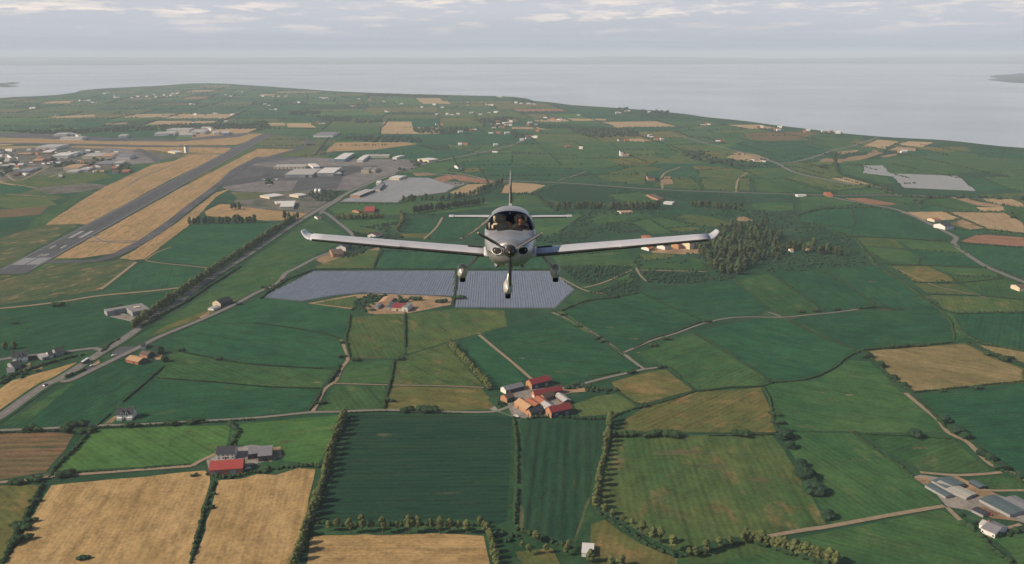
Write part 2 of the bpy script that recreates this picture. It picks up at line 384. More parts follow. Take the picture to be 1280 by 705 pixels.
# ================================================================== SETTING: sea, land, far shore
COAST = [(-260,150),(-120,136),(0,122.5),(50,120),(85,117),(107,112.5),(140,110),(200,107),(225,105),(250,104),(285,104.8),(320,107),(420,114),(495,117),(570,119),(640,121),
         (670,126),(715,131),(770,135),(835,140),(890,147),(960,155),(1030,164),(1100,170),(1170,175),(1242,182),(1280,184.5),(1400,194),(1600,212)]
coastP = GS(COAST)
land = [Vector((-7000, -1500, 0)), Vector((-7000, coastP[0].y, 0))]+smooth_line(coastP, 5)+[Vector((7000, coastP[-1].y-700, 0)), Vector((7000, -1500, 0))]
landR = []
for i, p in enumerate(land):
    landR.append(p+Vector((mnoise.noise(p*0.004)*25, mnoise.noise(p*0.004+Vector((5, 5, 5)))*35, 0)))
sheet('ground', 'land', landR, z=0.0, edge=0, ground=True)
m_ = MB(); ring = [(62000*math.cos(a*math.pi/24), 62000*math.sin(a*math.pi/24), -6.0) for a in range(48)]
m_.add(ring, [tuple(range(48))]); o = m_.build('sea', 'sea_water'); o['kind'] = 'structure'
# low cliff between land and sea
vs, fs = [], []
edgeP = landR[1:-1]
for i, p in enumerate(edgeP):
    q = p+Vector((0, 1, 0))*9
    vs += [(p.x, p.y, 0.01), (q.x, q.y, -6.2)]
for i in range(len(edgeP)-1): fs.append((2*i, 2*i+1, 2*i+3, 2*i+2))
plain('shore_rock', (0.10, 0.095, 0.08), (0.05, 0.075, 0.045), 0.02, 0.95, obj=False)
o = meshobj('shore_bank', vs, fs, 'shore_rock'); o['kind'] = 'structure'
# far shore: rolling land on the horizon
plain('far_land', (0.035, 0.065, 0.040), (0.075, 0.085, 0.055), 0.0012, 0.95, obj=False)
def far_land(name, x0, x1, y0, y1, hgt, seed, nx=90, ny=26, shore=0.16, back=0.0):
    vs, fs = [], []
    for j in range(ny+1):
        for i in range(nx+1):
            u, v = i/nx, j/ny
            x = x0+(x1-x0)*u
            ys = y0+1800*mnoise.noise(Vector((u*9+seed, 0.3, seed)))+700*mnoise.noise(Vector((u*30+seed, 3.3, seed)))
            y = ys+(y1-ys)*v
            r = min(1, v/0.7)
            h = hgt*(r**1.4)*(0.55+0.7*mnoise.noise(Vector((x/7000+seed, y/9000, seed))))+60*r*mnoise.noise(Vector((x/1600, y/1600, seed)))
            edge = min(1, min(u, 1-u)/shore)
            vs.append((x, y, -9+min(338, max(0, 3+h*edge+6))*min(1, edge*3)))
    for j in range(ny):
        for i in range(nx):
            a = j*(nx+1)+i; fs.append((a, a+1, a+nx+2, a+nx+1))
    o = meshobj(name, vs, fs, 'far_land', smooth=True); o['kind'] = 'structure'
far_land('far_shore', -34000, 36000, 25500, 41000, 170, 4.2)
far_land('far_hill', 14000, 38000, 33000, 50000, 300, 9.7, shore=0.34)
far_land('far_shore', -40000, -9000, 23500, 31000, 40, 1.7)
# low reefs off the coast
plain('reef_rock', (0.07, 0.075, 0.07), (0.05, 0.06, 0.055), 0.01, 0.9, obj=False)
for pts in ([(-90,106),(-10,103),(6,103.2),(14,102),(26,102.4),(18,104.6),(8,105.2),(24,107),(10,108.3),(-10,107.5),(-80,110)],
            [(1236,95),(1246,93),(1262,92.6),(1275,91.0),(1310,90),(1400,90),(1400,108),(1320,105),(1285,103.8),(1262,102.4),(1246,100.6),(1233,98.8),(1250,97.6),(1240,96.4)]):
    sheet('reef', 'reef_rock', GS(pts), z=-5.5, edge=0, ground=True)

# ================================================================== far farmland: one sheet of many small fields
def inside(P, x, y):
    c = False; j = len(P)-1
    for i in range(len(P)):
        a, b = P[i], P[j]
        if (a.y > y) != (b.y > y) and x < (b.x-a.x)*(y-a.y)/(b.y-a.y)+a.x: c = not c
        j = i
    return c
FARM = ['dark_pasture', 'mid_pasture', 'olive_pasture', 'crop_lines', 'pale_stubble', 'brown_pasture', 'bright_pasture', 'red_soil']
WTS = [30, 30, 17, 8, 4, 10, 5, 1]
fv, ff, fm = [], [], []
hedge_lines = []
rf = random.Random(5)
def cell(q, depth=0):
    c = sum((Vector(p) for p in q), Vector((0, 0)))/4
    e1 = (q[1]-q[0]).length; e2 = (q[2]-q[1]).length
    lim = 120+c.y*0.026
    if depth < 12 and (max(e1, e2) > lim*1.9 or (max(e1, e2) > lim and rf.random() < 0.8)):
        t0, t1 = 0.36+0.28*rf.random(), 0; t1 = t0+0.10*(rf.random()-0.5)
        if e1 >= e2*0.8:
            a, b = q[0].lerp(q[1], t0), q[3].lerp(q[2], t1); return cell([q[0], a, b, q[3]], depth+1), cell([a, q[1], q[2], b], depth+1)
        a, b = q[1].lerp(q[2], t0), q[0].lerp(q[3], t1); return cell([q[0], q[1], a, b], depth+1), cell([b, a, q[2], q[3]], depth+1)
    for p in q:
        if not inside(landR, p.x, p.y+60): return
    p2 = pix((c.x, c.y, 0))
    if p2 is None: vis = False
    else: vis = -20 < p2[0] < 1300
    if vis and p2[1] > 226: return
    k = len(fv); ins = 2.2+1.5*rf.random()+c.y*0.0006
    for p in q:
        d = (c-p).normalized()*ins*1.4; fv.append((p.x+d.x, p.y+d.y, 0.025))
    ff.append((k, k+1, k+2, k+3)); fm.append(rf.choices(range(8), WTS)[0])
    if vis and c.y > 1200:
        for i in (0, 1):
            if rf.random() < 0.80: hedge_lines.append((q[i].copy(), q[i+1].copy()))
R_ = Matrix.Rotation(math.radians(9), 2)
cell([R_ @ Vector(v) for v in ((-7600, -1600), (8200, -1600), (8200, 10500), (-7600, 10500))])
fix = []
for f in ff:
    a, b, c_ = (Vector(fv[i]) for i in f[:3]); fix.append(f if (b-a).cross(c_-b).z > 0 else f[::-1])
o = meshobj('far_fields', fv, fix, FARM, mi=fm); o['kind'] = 'structure'; o['row_angle'] = 0.4

# ================================================================== traced fields, in the photograph's 1280 x 705 pixels
EDGES = []
def F(mat, *pts, ang=None, name='field', edge=0.9):
    if name == 'field' and mat.endswith(('pasture', 'lines', 'stubble')) and max(p[1] for p in pts) < 392 and min(p[0] for p in pts) > 395: EDGES.append(pts)
    return sheet(name, mat, pts, ang=ang, edge=edge)
# --- far and middle distance
F('pale_stubble', (479,152),(514,152),(516,159),(479,159))
F('pale_stubble', (335,153.5),(356,153.5),(357,157),(336,157)); F('pale_stubble', (358,154),(388,154),(395,159.5),(360,159))
F('pale_stubble', (56,127),(92,126),(88,129),(54,130)); F('pale_stubble', (60,146),(118,143),(119,146),(66,148)); F('olive_pasture', (0,142),(50,140),(48,145),(0,147))
F('pale_stubble', (132,154),(160,153),(158,155),(133,156)); F('red_soil', (213,154.5),(228,153),(229,155),(216,156))
F('brown_pasture', (220,141),(236,140.5),(230,142.5),(218,143))
F('olive_pasture', (686,182),(700,178),(718,177),(727,183),(722,185),(695,184))
F('pale_stubble', (709,148),(757,148.5),(758,150.5),(715,151)); F('pale_stubble', (668,150),(705,148),(712,151),(700,153),(670,152))
F('pale_stubble', (780,174),(800,173),(812,175.5),(805,177.5),(783,177)); F('pale_stubble', (640,158.5),(672,159),(686,162),(640,161))
F('mid_pasture', (819,189),(836,187),(848,191),(836,198),(820,196)); F('olive_pasture', (834,183),(862,181),(885,183),(880,188),(845,189))
F('brown_pasture', (860,191),(895,189),(908,193),(902,197),(872,196))
F('pale_stubble', (908,197),(918,191),(925,190),(945,193),(962,199),(955,203),(925,201))
F('ploughed', (930,168),(960,165),(1010,164.5),(1024,166.5),(1000,173),(985,176),(955,176),(938,173))
F('dark_pasture', (903,186),(936,176),(1000,176),(1040,185),(1005,197),(978,203),(962,198),(935,190))
F('mid_pasture', (1025,167),(1085,171),(1060,178),(1038,184),(1002,176))
F('pale_stubble', (1077,184),(1097,174.5),(1125,177),(1107,186)); F('pale_stubble', (1122,181),(1135,176.5),(1167,178),(1152,184))
F('pale_stubble', (1110,187.5),(1120,183.5),(1146,184.5),(1145,189)); F('tan_ground', (1020,204),(1030,198),(1055,199),(1062,196),(1082,194),(1092,187),(1104,191),(1080,199),(1055,203),(1035,205), name='dirt_yard')
F('tan_ground', (1045,190),(1075,187),(1070,190),(1052,193), name='dirt_yard'); F('tan_ground', (1100,195),(1120,192),(1122,194),(1105,197), name='dirt_yard')
F('mid_pasture', (1050,202),(1090,199),(1180,190),(1240,186),(1280,190),(1280,214),(1200,216),(1112,214),(1078,206))
F('dark_pasture', (1205,183),(1242,186),(1280,191),(1280,200),(1225,196))
F('mid_pasture', (1082,206),(1110,207),(1150,211),(1199,217.5),(1118,216),(1113,209))
F('dark_pasture', (1200,219),(1222,222),(1262,236),(1222,238)); F('mid_pasture', (1226,220),(1280,222),(1280,240),(1264,236))
F('mid_pasture', (1050,207),(1078,207),(1078,217),(1108,222),(1120,233),(1060,217))
F('pale_stubble', (1030,221),(1048,218),(1062,223),(1098,233),(1070,231))
F('olive_pasture', (978,203),(1040,202),(1045,212),(1058,222),(1030,223),(995,214))
F('mid_pasture', (640,190),(760,196),(800,205),(740,212),(640,208)); F('dark_pasture', (640,209),(740,213),(735,219),(690,226),(640,224))
F('olive_pasture', (744,220),(800,206),(830,211),(808,216),(806,231),(757,227))
F('brown_pasture', (760,200),(800,196),(822,202),(812,206),(780,207))
F('olive_pasture', (830,222),(862,221),(870,228),(876,237),(815,233)); F('mid_pasture', (862,232),(870,230),(877,238),(864,237))
F('olive_pasture', (872,213),(920,210),(960,216),(920,223),(875,221)); F('brown_pasture', (864,207),(895,208),(920,212),(870,212))
F('olive_pasture', (875,223),(920,222),(921,238),(880,237)); F('olive_pasture', (924,223),(937,222),(938,239),(925,238))
F('mid_pasture', (940,224),(962,223),(994,241),(944,240)); F('mid_pasture', (966,224),(978,222),(1030,240),(998,240)); F('olive_pasture', (980,222),(1000,218),(1060,228),(1090,234),(1040,238),(1030,237))
F('mid_pasture', (1042,240),(1098,234),(1122,243),(1050,243))
F('red_soil', (1055,248),(1080,247.5),(1122,255),(1110,256.5),(1088,255))
F('mid_pasture', (1086,246),(1155,247),(1150,255),(1128,255)); F('mid_pasture', (1166,248),(1215,250),(1222,264),(1195,262),(1160,254)); F('dark_pasture', (1156,256),(1192,262),(1150,263))
F('pale_stubble', (1220,248),(1265,249),(1280,255),(1280,259),(1245,255)); F('pale_stubble', (1220,259),(1254,259),(1255,264),(1224,264.5))
F('tan_ground', (1183,245),(1205,247),(1222,252),(1250,256),(1256,259.5),(1222,257),(1205,252), name='dirt_yard')
F('mid_pasture', (1262,262),(1280,263),(1280,277)); F('mid_pasture', (1258,258),(1280,260),(1280,262))
F('pale_stubble', (1126,265),(1179,264.5),(1201,273.5),(1168,276),(1150,274),ang=dirang((1126,265),(1179,264))); F('pale_stubble', (1182,265),(1256,266),(1280,280),(1280,291),(1232,286),ang=dirang((1182,265),(1232,286)))
F('brown_pasture', (1186,279),(1205,275),(1232,285.5),(1205,286)); F('tan_ground', (1200,282),(1215,281),(1231,285),(1212,287), name='dirt_yard')
F('red_soil', (1199,302),(1210,298),(1222,292.5),(1280,297),(1280,309),ang=dirang((1200,301),(1280,309))); F('dark_pasture', (1195,288),(1230,288),(1240,292),(1220,294),(1198,297)); F('mid_pasture', (1232,287.5),(1280,293),(1280,295.5),(1240,291.5))
F('dark_pasture', (1200,304.5),(1280,310.5),(1280,349),(1233,330),(1205,312))
F('dark_pasture', (995,270),(1025,262),(1062,260.5),(1068,277),(1066,285),(1000,277)); F('dark_pasture', (1064,260.5),(1092,259.5),(1118,265),(1186,295),(1182,301),(1117,297.5),(1066,295.5),(1069,277)); F('dark_pasture', (1000,279),(1064,286),(1064,296),(1020,284))
F('olive_pasture', (1070,296.5),(1117,298.5),(1132,310.5),(1073,306.5))
F('mid_pasture', (1119,298.5),(1184,303),(1211,317),(1142,312)); F('mid_pasture', (1074,308),(1133,312),(1150,322),(1148,332),(1112,330)); F('dark_pasture', (1136,313),(1212,319),(1232,334),(1165,331),(1150,320))
F('brown_pasture', (1112,332.5),(1158,332.5),(1185,344),(1195,352),(1143,352),ang=1.1); F('mid_pasture', (1162,332.5),(1232,336),(1252,346),(1195,344)); F('mid_pasture', (1186,345),(1255,348),(1280,356),(1280,374),(1232,368),(1205,355))
F('olive_pasture', (1143,354),(1196,354),(1228,369),(1160,367)); F('olive_pasture', (1162,369),(1230,371),(1280,376),(1280,390),(1188,391),(1173,383))
F('mid_pasture', (918,351.5),(960,342),(1032,392),(985,396),(958,383),ang=dirang((918,351),(985,396))); F('dark_pasture', (962,341),(1026,338),(1099,383),(1072,385),(1036,391),ang=dirang((962,341),(1036,391))); F('dark_pasture', (1038,337),(1095,333),(1169,383),(1102,384),ang=dirang((1038,337),(1102,384)))
F('mid_pasture', (1000,247),(1030,245),(1078,256),(1020,259),(1003,264)); F('mid_pasture', (938,256),(960,253),(990,254),(992,263),(970,265),(945,262))
F('crop_lines', (805,240),(880,243),(930,246),(940,256),(905,254),(860,252),(830,246)); F('dark_pasture', (800,263),(840,260),(880,266),(900,262),(935,270),(940,274),(880,272),(830,268))
F('olive_pasture', (840,272),(858,268),(884,270),(922,281),(900,283),(870,283)); F('mid_pasture', (812,275),(826,272),(878,284),(830,284)); F('olive_pasture', (832,286),(866,283),(878,287),(850,291))
F('mid_pasture', (740,272),(752,264),(795,266),(808,272),(778,277),(745,280)); F('mid_pasture', (790,278),(810,273),(828,285),(842,291),(815,292)); F('mid_pasture', (780,266),(815,268),(810,272))
F('mid_pasture', (660,276),(700,270),(734,265),(700,290),(684,298),(664,290)); F('mid_pasture', (640,244),(668,243),(684,256),(640,256)); F('mid_pasture', (640,259),(690,258),(694,262),(640,263)); F('crop_lines', (668,242),(700,230),(750,231),(790,238),(800,250),(745,254),(705,254))
F('dark_pasture', (640,265),(740,266),(662,274),(640,290)); F('mid_pasture', (760,243),(800,240),(822,250),(790,254),(768,250))
F('mid_pasture', (690,321),(781,314),(797,333),(700,332)); F('mid_pasture', (795,335.5),(806,330),(835,327),(874,322),(883,338)); F('olive_pasture', (797,318),(840,316),(843,322),(806,326))
F('crop_lines', (700,334),(786,333),(792,338),(766,349),(738,356),(716,350)); F('crop_lines', (800,338),(884,340),(893,349),(858,355),(806,352)); F('mid_pasture', (769,350),(787,342),(792,350),(776,355)); F('verge', (728,361),(745,358),(756,367),(738,366))
F('crop_lines', (794,340),(800,350),(800,366),(760,371),(735,365),(758,369),(768,357),(790,352))
# --- left, beyond the airfield road
F('dark_pasture', (0,229),(46,236),(28,241),(0,244)); F('olive_pasture', (0,246),(45,240),(85,247),(58,252),(0,248)); F('olive_pasture', (0,246),(58,247),(72,256),(30,262),(0,259))
F('ploughed', (0,262),(60,258),(50,268),(20,271),(0,272), ang=0.4); F('dark_pasture', (0,273),(46,270),(28,276),(0,290)); F('mid_pasture', (50,270),(78,256),(108,236),(122,235),(98,250),(74,268),(68,278),(32,287),(40,276))
F('rough_grass', (0,298),(30,288),(60,280),(98,281),(62,302),(16,327),(0,335)); F('town_ground', (36,234),(100,228),(140,232),(100,240),(60,243), name='field')
F('rough_grass', (0,341),(38,340),(62,331),(150,325),(170,326),(128,362),(60,373),(0,381),ang=0.3)
F('dark_pasture', (240,281),(330,279),(372,279),(345,288),(318,305),(278,335),(188,324),ang=dirang((188,324),(278,335))); F('dark_pasture', (180,327),(270,339),(240,357),(130,364))
F('dark_pasture', (0,388),(60,382),(160,372),(232,361),(202,382),(172,407),(140,428),(60,443),(0,448),ang=dirang((0,415),(140,385)))
F('dark_pasture', (363,276),(392,271),(370,281),(320,316),(282,335),(330,300)); F('verge', (0,396),(10,393),(12,398),(0,402))
F('mid_pasture', (165,424),(205,402),(252,372),(320,320),(395,270),(404,276),(438,296),(395,319),(360,340),(340,356),(318,364),(248,398),(200,418)); F('brown_pasture', (185,421),(205,414),(250,398),(310,368),(303,371),(248,392),(205,408))
F('tan_ground', (250,396),(262,388),(262,393),(252,399), edge=0.4)
# --- airport
F('dry_grass', (0,172),(140,175),(225,181),(225,184.5),(120,180),(0,178)); F('dry_grass', (0,183),(60,182),(170,184),(228,186),(228,188),(0,186)); F('dry_grass', (160,177),(172,174),(200,176),(262,175),(320,169),(320,173),(296,181),(240,181),(165,180),ang=1.4)
F('dry_grass', (178,184),(290,184.5),(281,192),(240,191.5),(205,190)); F('dry_grass', (56,281),(100,252),(128,235),(190,206),(218,201),(236,193),(258,192),(279,193),(208,227),(110,281),(95,280),ang=dirang((40,325),(300,182)))
F('dry_grass', (68,323),(222,237),(322,186),(372,187),(345,194),(330,198),(298,213),(268,233),(240,253),(187,294),(160,308),(140,317),(100,323),ang=dirang((40,325),(300,182)))
F('dry_grass', (150,323),(166,314),(219,280),(246,259),(270,241),(290,235),(270,246),(238,280),(180,324),(165,325),ang=dirang((165,325),(270,247)))
F('dry_grass', (255,265),(275,255),(320,257),(370,262),(385,266),(374,275),(335,276),(258,270),ang=0.5); F('dry_grass', (240,166),(330,167),(300,177),(240,178))
F('rough_grass', (320,175),(340,168),(385,171),(384,184),(330,185)); F('rough_grass', (390,173),(425,174),(398,185),(391,182)); F('dry_grass', (420,178),(445,177.5),(500,177),(523,180),(500,183),(470,187),(424,189),(407,190),(412,184),ang=1.5); F('rough_grass', (352,200),(395,187),(410,190),(420,188),(405,196),(378,197),(345,203))
F('dark_pasture', (408,192),(470,187),(520,181),(545,188),(600,186),(580,193),(535,201),(490,201),(440,198),(412,196)); F('mid_pasture', (495,217),(545,203),(600,195),(640,186),(640,200),(560,217)); F('dark_pasture', (580,202),(640,200),(640,212),(560,213))
F('town_ground', (0,187),(60,183),(170,187),(205,192),(235,194),(180,204),(135,212),(100,218),(50,226),(0,226), name='town_ground'); F('olive_pasture', (0,228),(40,220),(90,215),(130,216),(140,222),(100,230),(46,235)); F('grey_apron', (118,193),(135,184),(165,187),(172,194),(198,198),(200,203),(160,205),(140,200), name='apron', edge=0)
F('dark_apron', (170,186),(178,186),(202,200),(196,204), name='apron', edge=0); F('dark_apron', (0,166.5),(60,167),(140,172.5),(225,174),(318,165),(300,171),(225,177),(130,176.5),(0,171), name='apron', edge=0)
F('dark_apron', (272,230),(288,213),(320,196),(372,196),(440,205),(470,210),(460,218),(420,236),(400,241),(300,238), name='apron', edge=0)
F('grey_apron', (300,205),(345,202),(382,197),(440,199),(500,199),(535,201),(515,213),(480,222),(448,238),(420,238),(430,222),(398,214),(330,208), name='apron', edge=0); F('grey_apron', (277,234),(330,226),(372,226),(365,238),(330,241),(290,239), name='apron', edge=0)
F('dark_apron', (340,209),(470,207),(480,214),(445,216),(425,222),(360,224),(325,222), name='apron', edge=0)
F('town_ground', (300,243),(350,239),(420,236),(405,262),(385,267),(330,262),(290,257), name='yard'); F('rough_grass', (288,240),(330,241),(325,248),(300,251))
F('grey_apron', (424,252.5),(465,236),(480,226),(492,221),(535,222),(570,233),(557,241),(505,247),(497,253.5), name='field', edge=0)
F('red_soil', (525,228.5),(555,219.5),(572,221),(550,230)); F('grey_apron', (548,230.5),(560,227),(586,228.5),(572,233.5)); F('red_soil', (556,219),(575,218.5),(612,226),(640,228),(600,229),(575,226)); F('pale_stubble', (562,241),(585,230.5),(611,229.5),(609,235),(592,244),(570,243))
F('pale_stubble', (640,228),(670,230),(682,232),(662,241),(625,242),(630,232)); F('tan_ground', (515,216),(535,216),(548,219),(520,220)); F('dark_pasture', (500,220),(550,219.5),(528,225),(505,223)); F('brown_pasture', (578,210),(605,210),(604,215),(580,215))
# --- middle band under and behind the aeroplane
F('mid_pasture', (408,262),(422,255),(500,255),(516,249),(590,254),(640,250),(640,256),(545,268),(500,268),(470,270),(430,272)); F('mid_pasture', (424,274),(480,273),(500,276),(490,288),(450,293),(430,287)); F('olive_pasture', (446,287),(470,283),(470,291),(452,294))
F('dark_pasture', (510,273),(552,272),(544,292),(500,290)); F('dark_pasture', (556,272),(610,270),(600,282),(575,300),(536,299)); F('brown_pasture', (497,292),(535,292),(531,297),(494,297)); F('dark_pasture', (600,285),(612,276),(612,300),(590,300))
F('olive_pasture', (391,336),(432,314),(476,314),(467,336)); F('tan_ground', (458,313),(474,309),(475,313),(460,313), edge=0.4); F('dark_pasture', (469,336),(478,314),(590,317),(680,318),(690,337)); F('verge', (340,357),(362,340),(392,322),(420,316),(392,335),(366,350),(345,370))
F('mid_pasture', (320,348),(350,342),(340,352),(320,360))
F('tan_ground', (380,380),(445,368),(480,366.5),(565,371.5),(563,381),(508,392),(470,393),(437,386),(410,384)); F('olive_pasture', (392,379),(445,370),(450,374),(440,385)); F('verge', (442,375),(460,370),(486,371),(470,380),(468,392),(440,388))
F('film_soil', (327,372),(392,338.5),(569,338),(568,371),(452,366.5),(415,370),(377,377), edge=0); F('film_soil', (574.5,338.5),(690,338.5),(718.5,362),(694,385.5),(640,385.5),(567,384.5), edge=0)
# --- near: left of the farm
F('dark_pasture', (256,401),(325,373),(378,378),(436,386.5),(437,392),(428,423),(405,417),(365,409),(320,403.5),ang=dirang((256,401),(378,378))); F('dark_pasture', (198,428),(253,402),(320,405.5),(365,411),(426,426),(431,447),(424,458),(402,459),(320,455),(272,448),(225,438),ang=dirang((225,438),(320,455)))
F('mid_pasture', (207,456),(212,443),(226,440.5),(272,450.5),(320,457.5),(400,462),(418,463),(402,484),(337,482.5),(270,477),(196,472.5)); F('dark_pasture', (191,475),(270,479.5),(337,485),(400,487),(383,512),(320,520),(250,526),(175,528),(125,530.5),ang=dirang((125,530),(320,520)))
F('dark_pasture', (2,532),(28,517),(82,482),(120,465),(150,450),(165,446),(204,458),(188,474),(121,531),(50,535),ang=dirang((2,532),(150,450))); F('mid_pasture', (2,532),(45,505),(88,478),(92,480),(40,524))
F('straw', (-30,500),(0,486),(15,476),(50,466),(85,456),(96,453),(90,460),(62,475),(30,496),(0,514),(-40,541),ang=dirang((0,514),(90,460))); F('verge', (0,455),(24,452),(60,452),(105,440),(121,442),(110,452),(92,451),(50,464),(14,474),(0,484)); F('tan_ground', (27,466),(34,455),(38,453),(37,460),(30,467), edge=0.3,name='garden'); F('tan_ground', (38,458),(52,455),(53,461),(40,463), edge=0.3,name='garden')
F('verge', (105,462),(124,444),(150,429),(160,431),(174,434),(150,446),(120,460),(88,476),(82,476)); F('tan_ground', (113,456),(124,449.5),(125,454),(118,457.5), edge=0.3,name='dirt_yard'); F('dark_apron', (140,441),(147,434),(170,433),(174,434.5),(152,443),(142,447), name='yard', edge=0); F('concrete_yard', (136,395.5),(150,391),(182,398.5),(172,403.5),(164,402), name='yard', edge=0.3); F('dark_apron', (104,460),(112,454),(118,459),(106,464), name='yard', edge=0)
F('tan_ground', (190,446),(202,441),(203,449),(196,450), edge=0.3, name='garden'); F('tan_ground', (130,530),(143,520),(147,521),(140,529), edge=0.3, name='garden')
F('dark_pasture', (437,397),(474,394),(505,392),(506,443),(492,448),(437,448),(433,425)); F('olive_pasture', (437,397),(474,394),(505,392),(506,443),(492,448),(437,448),(433,425)); F('olive_pasture', (508.5,392.5),(565,386.5),(630,388),(634,408),(572,424),(560,427),(510,442)); F('mid_pasture', (437,450.5),(490,450.5),(486,479.5),(419,478)); F('olive_pasture', (494,450),(510,445),(557,430),(607,483),(488.5,480))
F('mid_pasture', (418,481),(482,482.5),(480,511),(398,513.5)); F('brown_pasture', (486,483),(602,485.5),(622,512),(560,513.5),(482,511.5)); F('dark_pasture', (574,427),(600,420),(640,455),(656,474),(628,486),(614,484))
F('dark_pasture', (605,418),(634,410),(690,394),(735,418),(640,436),(618,427)); F('dark_pasture', (622,430),(640,438),(737,420),(800,462),(752,471),(708,482),(690,478),(662,472))
# --- near: the big dark crop, straw and pasture in front
F('crop_cross', (443,517),(540,519),(641,521),(643,540),(640,648),(622,655),(598,650),(500,649),(396,653),(404,632),(430,560), ang=dirang((450,600),(600,598))); F('verge', (640,523),(643,523),(642,640),(637,655),(634,650), edge=0.5)
F('mid_pasture', (645,523),(651,525),(648,660),(641,656)); F('crop_lines', (655,527),(752,526),(736,620),(722,662),(717,680),(690,672),(652,664), ang=dirang((700,527),(690,672)))
F('worn_grass', (650,628),(655,640),(654,668),(649,664), edge=0.5); F('worn_grass', (735,622),(738,623),(723,670),(719,679),(717,676), edge=0.4); F('verge', (738,624),(742,640),(735,660),(722,684),(718,680))
F('bright_pasture', (118,537),(288,531),(284,552),(281,562),(240,580),(150,585),(68,591),(76,580)); F('bright_pasture', (292,531),(424,519),(412,552),(396,583),(350,587),(345,562),(300,556),(288,556)); F('ploughed', (-40,541),(0,541),(95,541),(80,562),(57,590),(0,600),(-40,603),ang=dirang((0,570),(80,568)))
F('straw', (65,606),(110,602),(180,596),(255,588.5),(262,592),(263,602),(250,650),(236,712),(225,745),(-12,745),(6,706),(40,648), ang=dirang((170,600),(110,705))); F('straw', (273,601),(300,599),(322,593),(345,594),(372,586),(395,587),(384,635),(366,700),(352,745),(231,745),(243,703),(262,640), ang=dirang((340,600),(310,705)))
F('brown_pasture', (-30,609),(0,607),(52,606.5),(30,650),(4,697),(-20,740),(-60,740)); F('straw', (388,672),(420,666),(470,669),(540,666),(604,670),(612,704),(622,745),(378,745), ang=dirang((390,690),(610,690))); F('verge', (392,655),(500,652),(598,653),(608,668),(540,665),(470,667),(388,670))
F('verge', (612,660),(640,660),(690,678),(716,686),(728,694),(720,745),(630,745)); F('brown_pasture', (644,690),(690,685),(700,705),(660,720)); F('brown_pasture', (739,656),(755,650),(800,680),(848,699),(845,745),(735,745)); F('mid_pasture', (846,700),(900,687),(940,680),(990,690),(1020,712),(1000,745),(850,745))
F('olive_pasture', (848,699),(935,678),(960,690),(900,705))
# --- near: right of the farm
F('dark_pasture', (703,390),(745,378),(800,366.5),(828,380),(875,399.5),(820,420.5),(779,438),(742,414.5)); F('verge', (700,384),(720,363),(735,364),(752,373),(728,380),(705,388)); F('dark_pasture', (803,365),(862,357),(920,352),(957,383),(954,391),(880,402.5),(830,379),ang=dirang((803,365),(920,352))); F('olive_pasture', (690,391),(703,389),(738,413),(735,417))
F('mid_pasture', (803,440),(840,426),(865,417),(957,473),(948,482),(872,487),(830,457),ang=dirang((803,440),(865,417))); F('dark_pasture', (869,415),(920,403),(960,396),(980,401),(1066,437),(1058,445),(1034,464),(1000,475),(968,476.5)); F('dark_pasture', (986,399),(1070,389),(1120,387),(1168,388),(1187,405),(1191,427),(1140,433),(1078,437))
F('brown_pasture', (764,478),(800,468),(832,461.5),(866,488),(830,498),(800,506),(775,490)); F('olive_pasture', (716,505),(745,496),(770,492),(797,508),(766,518),(725,521.5)); F('brown_pasture', (770,540),(782,524),(803,511),(870,491),(952,484.5),(960,505),(970,540.5),(880,541)); F('olive_pasture', (767,547),(850,544),(965,543.5),(985,570),(1010,612),(1033,655),(960,668),(900,674),(852,692),(800,665),(744,628))
F('brown_pasture', (1083,439),(1140,434),(1207,429.5),(1240,446),(1280,461),(1280,478),(1200,486),(1143,490.5),(1112,470)); F('gold_pasture', (1084,440),(1140,435),(1206,430.5),(1238,447),(1278,462),(1276,477),(1200,485),(1144,489.5),(1113,469)); F('gold_pasture', (1214,430),(1250,435),(1300,441),(1300,460),(1240,441)); F('dark_pasture', (1195,393),(1300,392),(1300,440),(1240,431),(1210,424)); F('mid_pasture', (1172,387),(1192,394),(1207,422),(1194,428),(1190,405))
F('mid_pasture', (956,481),(1020,475),(1062,450.5),(1086,452),(1110,474),(1131,495),(1188,541),(1080,540.5),(971,537.5),(962,505)); F('dark_pasture', (1149,494),(1200,488),(1300,478),(1300,600),(1262,582),(1225,556),(1180,525)); F('mid_pasture', (976,541),(1065,542),(1100,567),(1139,595),(1178,629),(1110,644),(1040,656),(1012,611)); F('mid_pasture', (1080,544),(1130,546),(1190,549),(1240,590),(1152,590))
F('mid_pasture', (962,682),(1040,664),(1110,650),(1176,637),(1215,660),(1262,698),(1290,745),(1020,745)); F('mid_pasture', (1215,600),(1250,594),(1300,612),(1300,618),(1235,611)); F('mid_pasture', (1254,660),(1300,665),(1300,745),(1285,720),(1262,690),(1230,668)); F('verge', (1184,636),(1200,645),(1230,655),(1260,655),(1240,672),(1262,690),(1256,690),(1215,660))
F('concrete_yard', (1142,596),(1150,594),(1182,598),(1205,604),(1222,611),(1250,620),(1280,628),(1300,640),(1300,660),(1272,652),(1235,646),(1205,637),(1184,634),(1165,612), name='yard', edge=0.5); F('tan_ground', (1182,600),(1192,594),(1215,604),(1250,620),(1222,622), edge=0.4, name='dirt_yard'); F('tan_ground', (1216,634),(1230,633),(1262,648),(1272,652),(1240,648), edge=0.4, name='dirt_yard'); F('tan_ground', (1142,598),(1158,596),(1166,604),(1155,607), edge=0.4, name='dirt_yard')
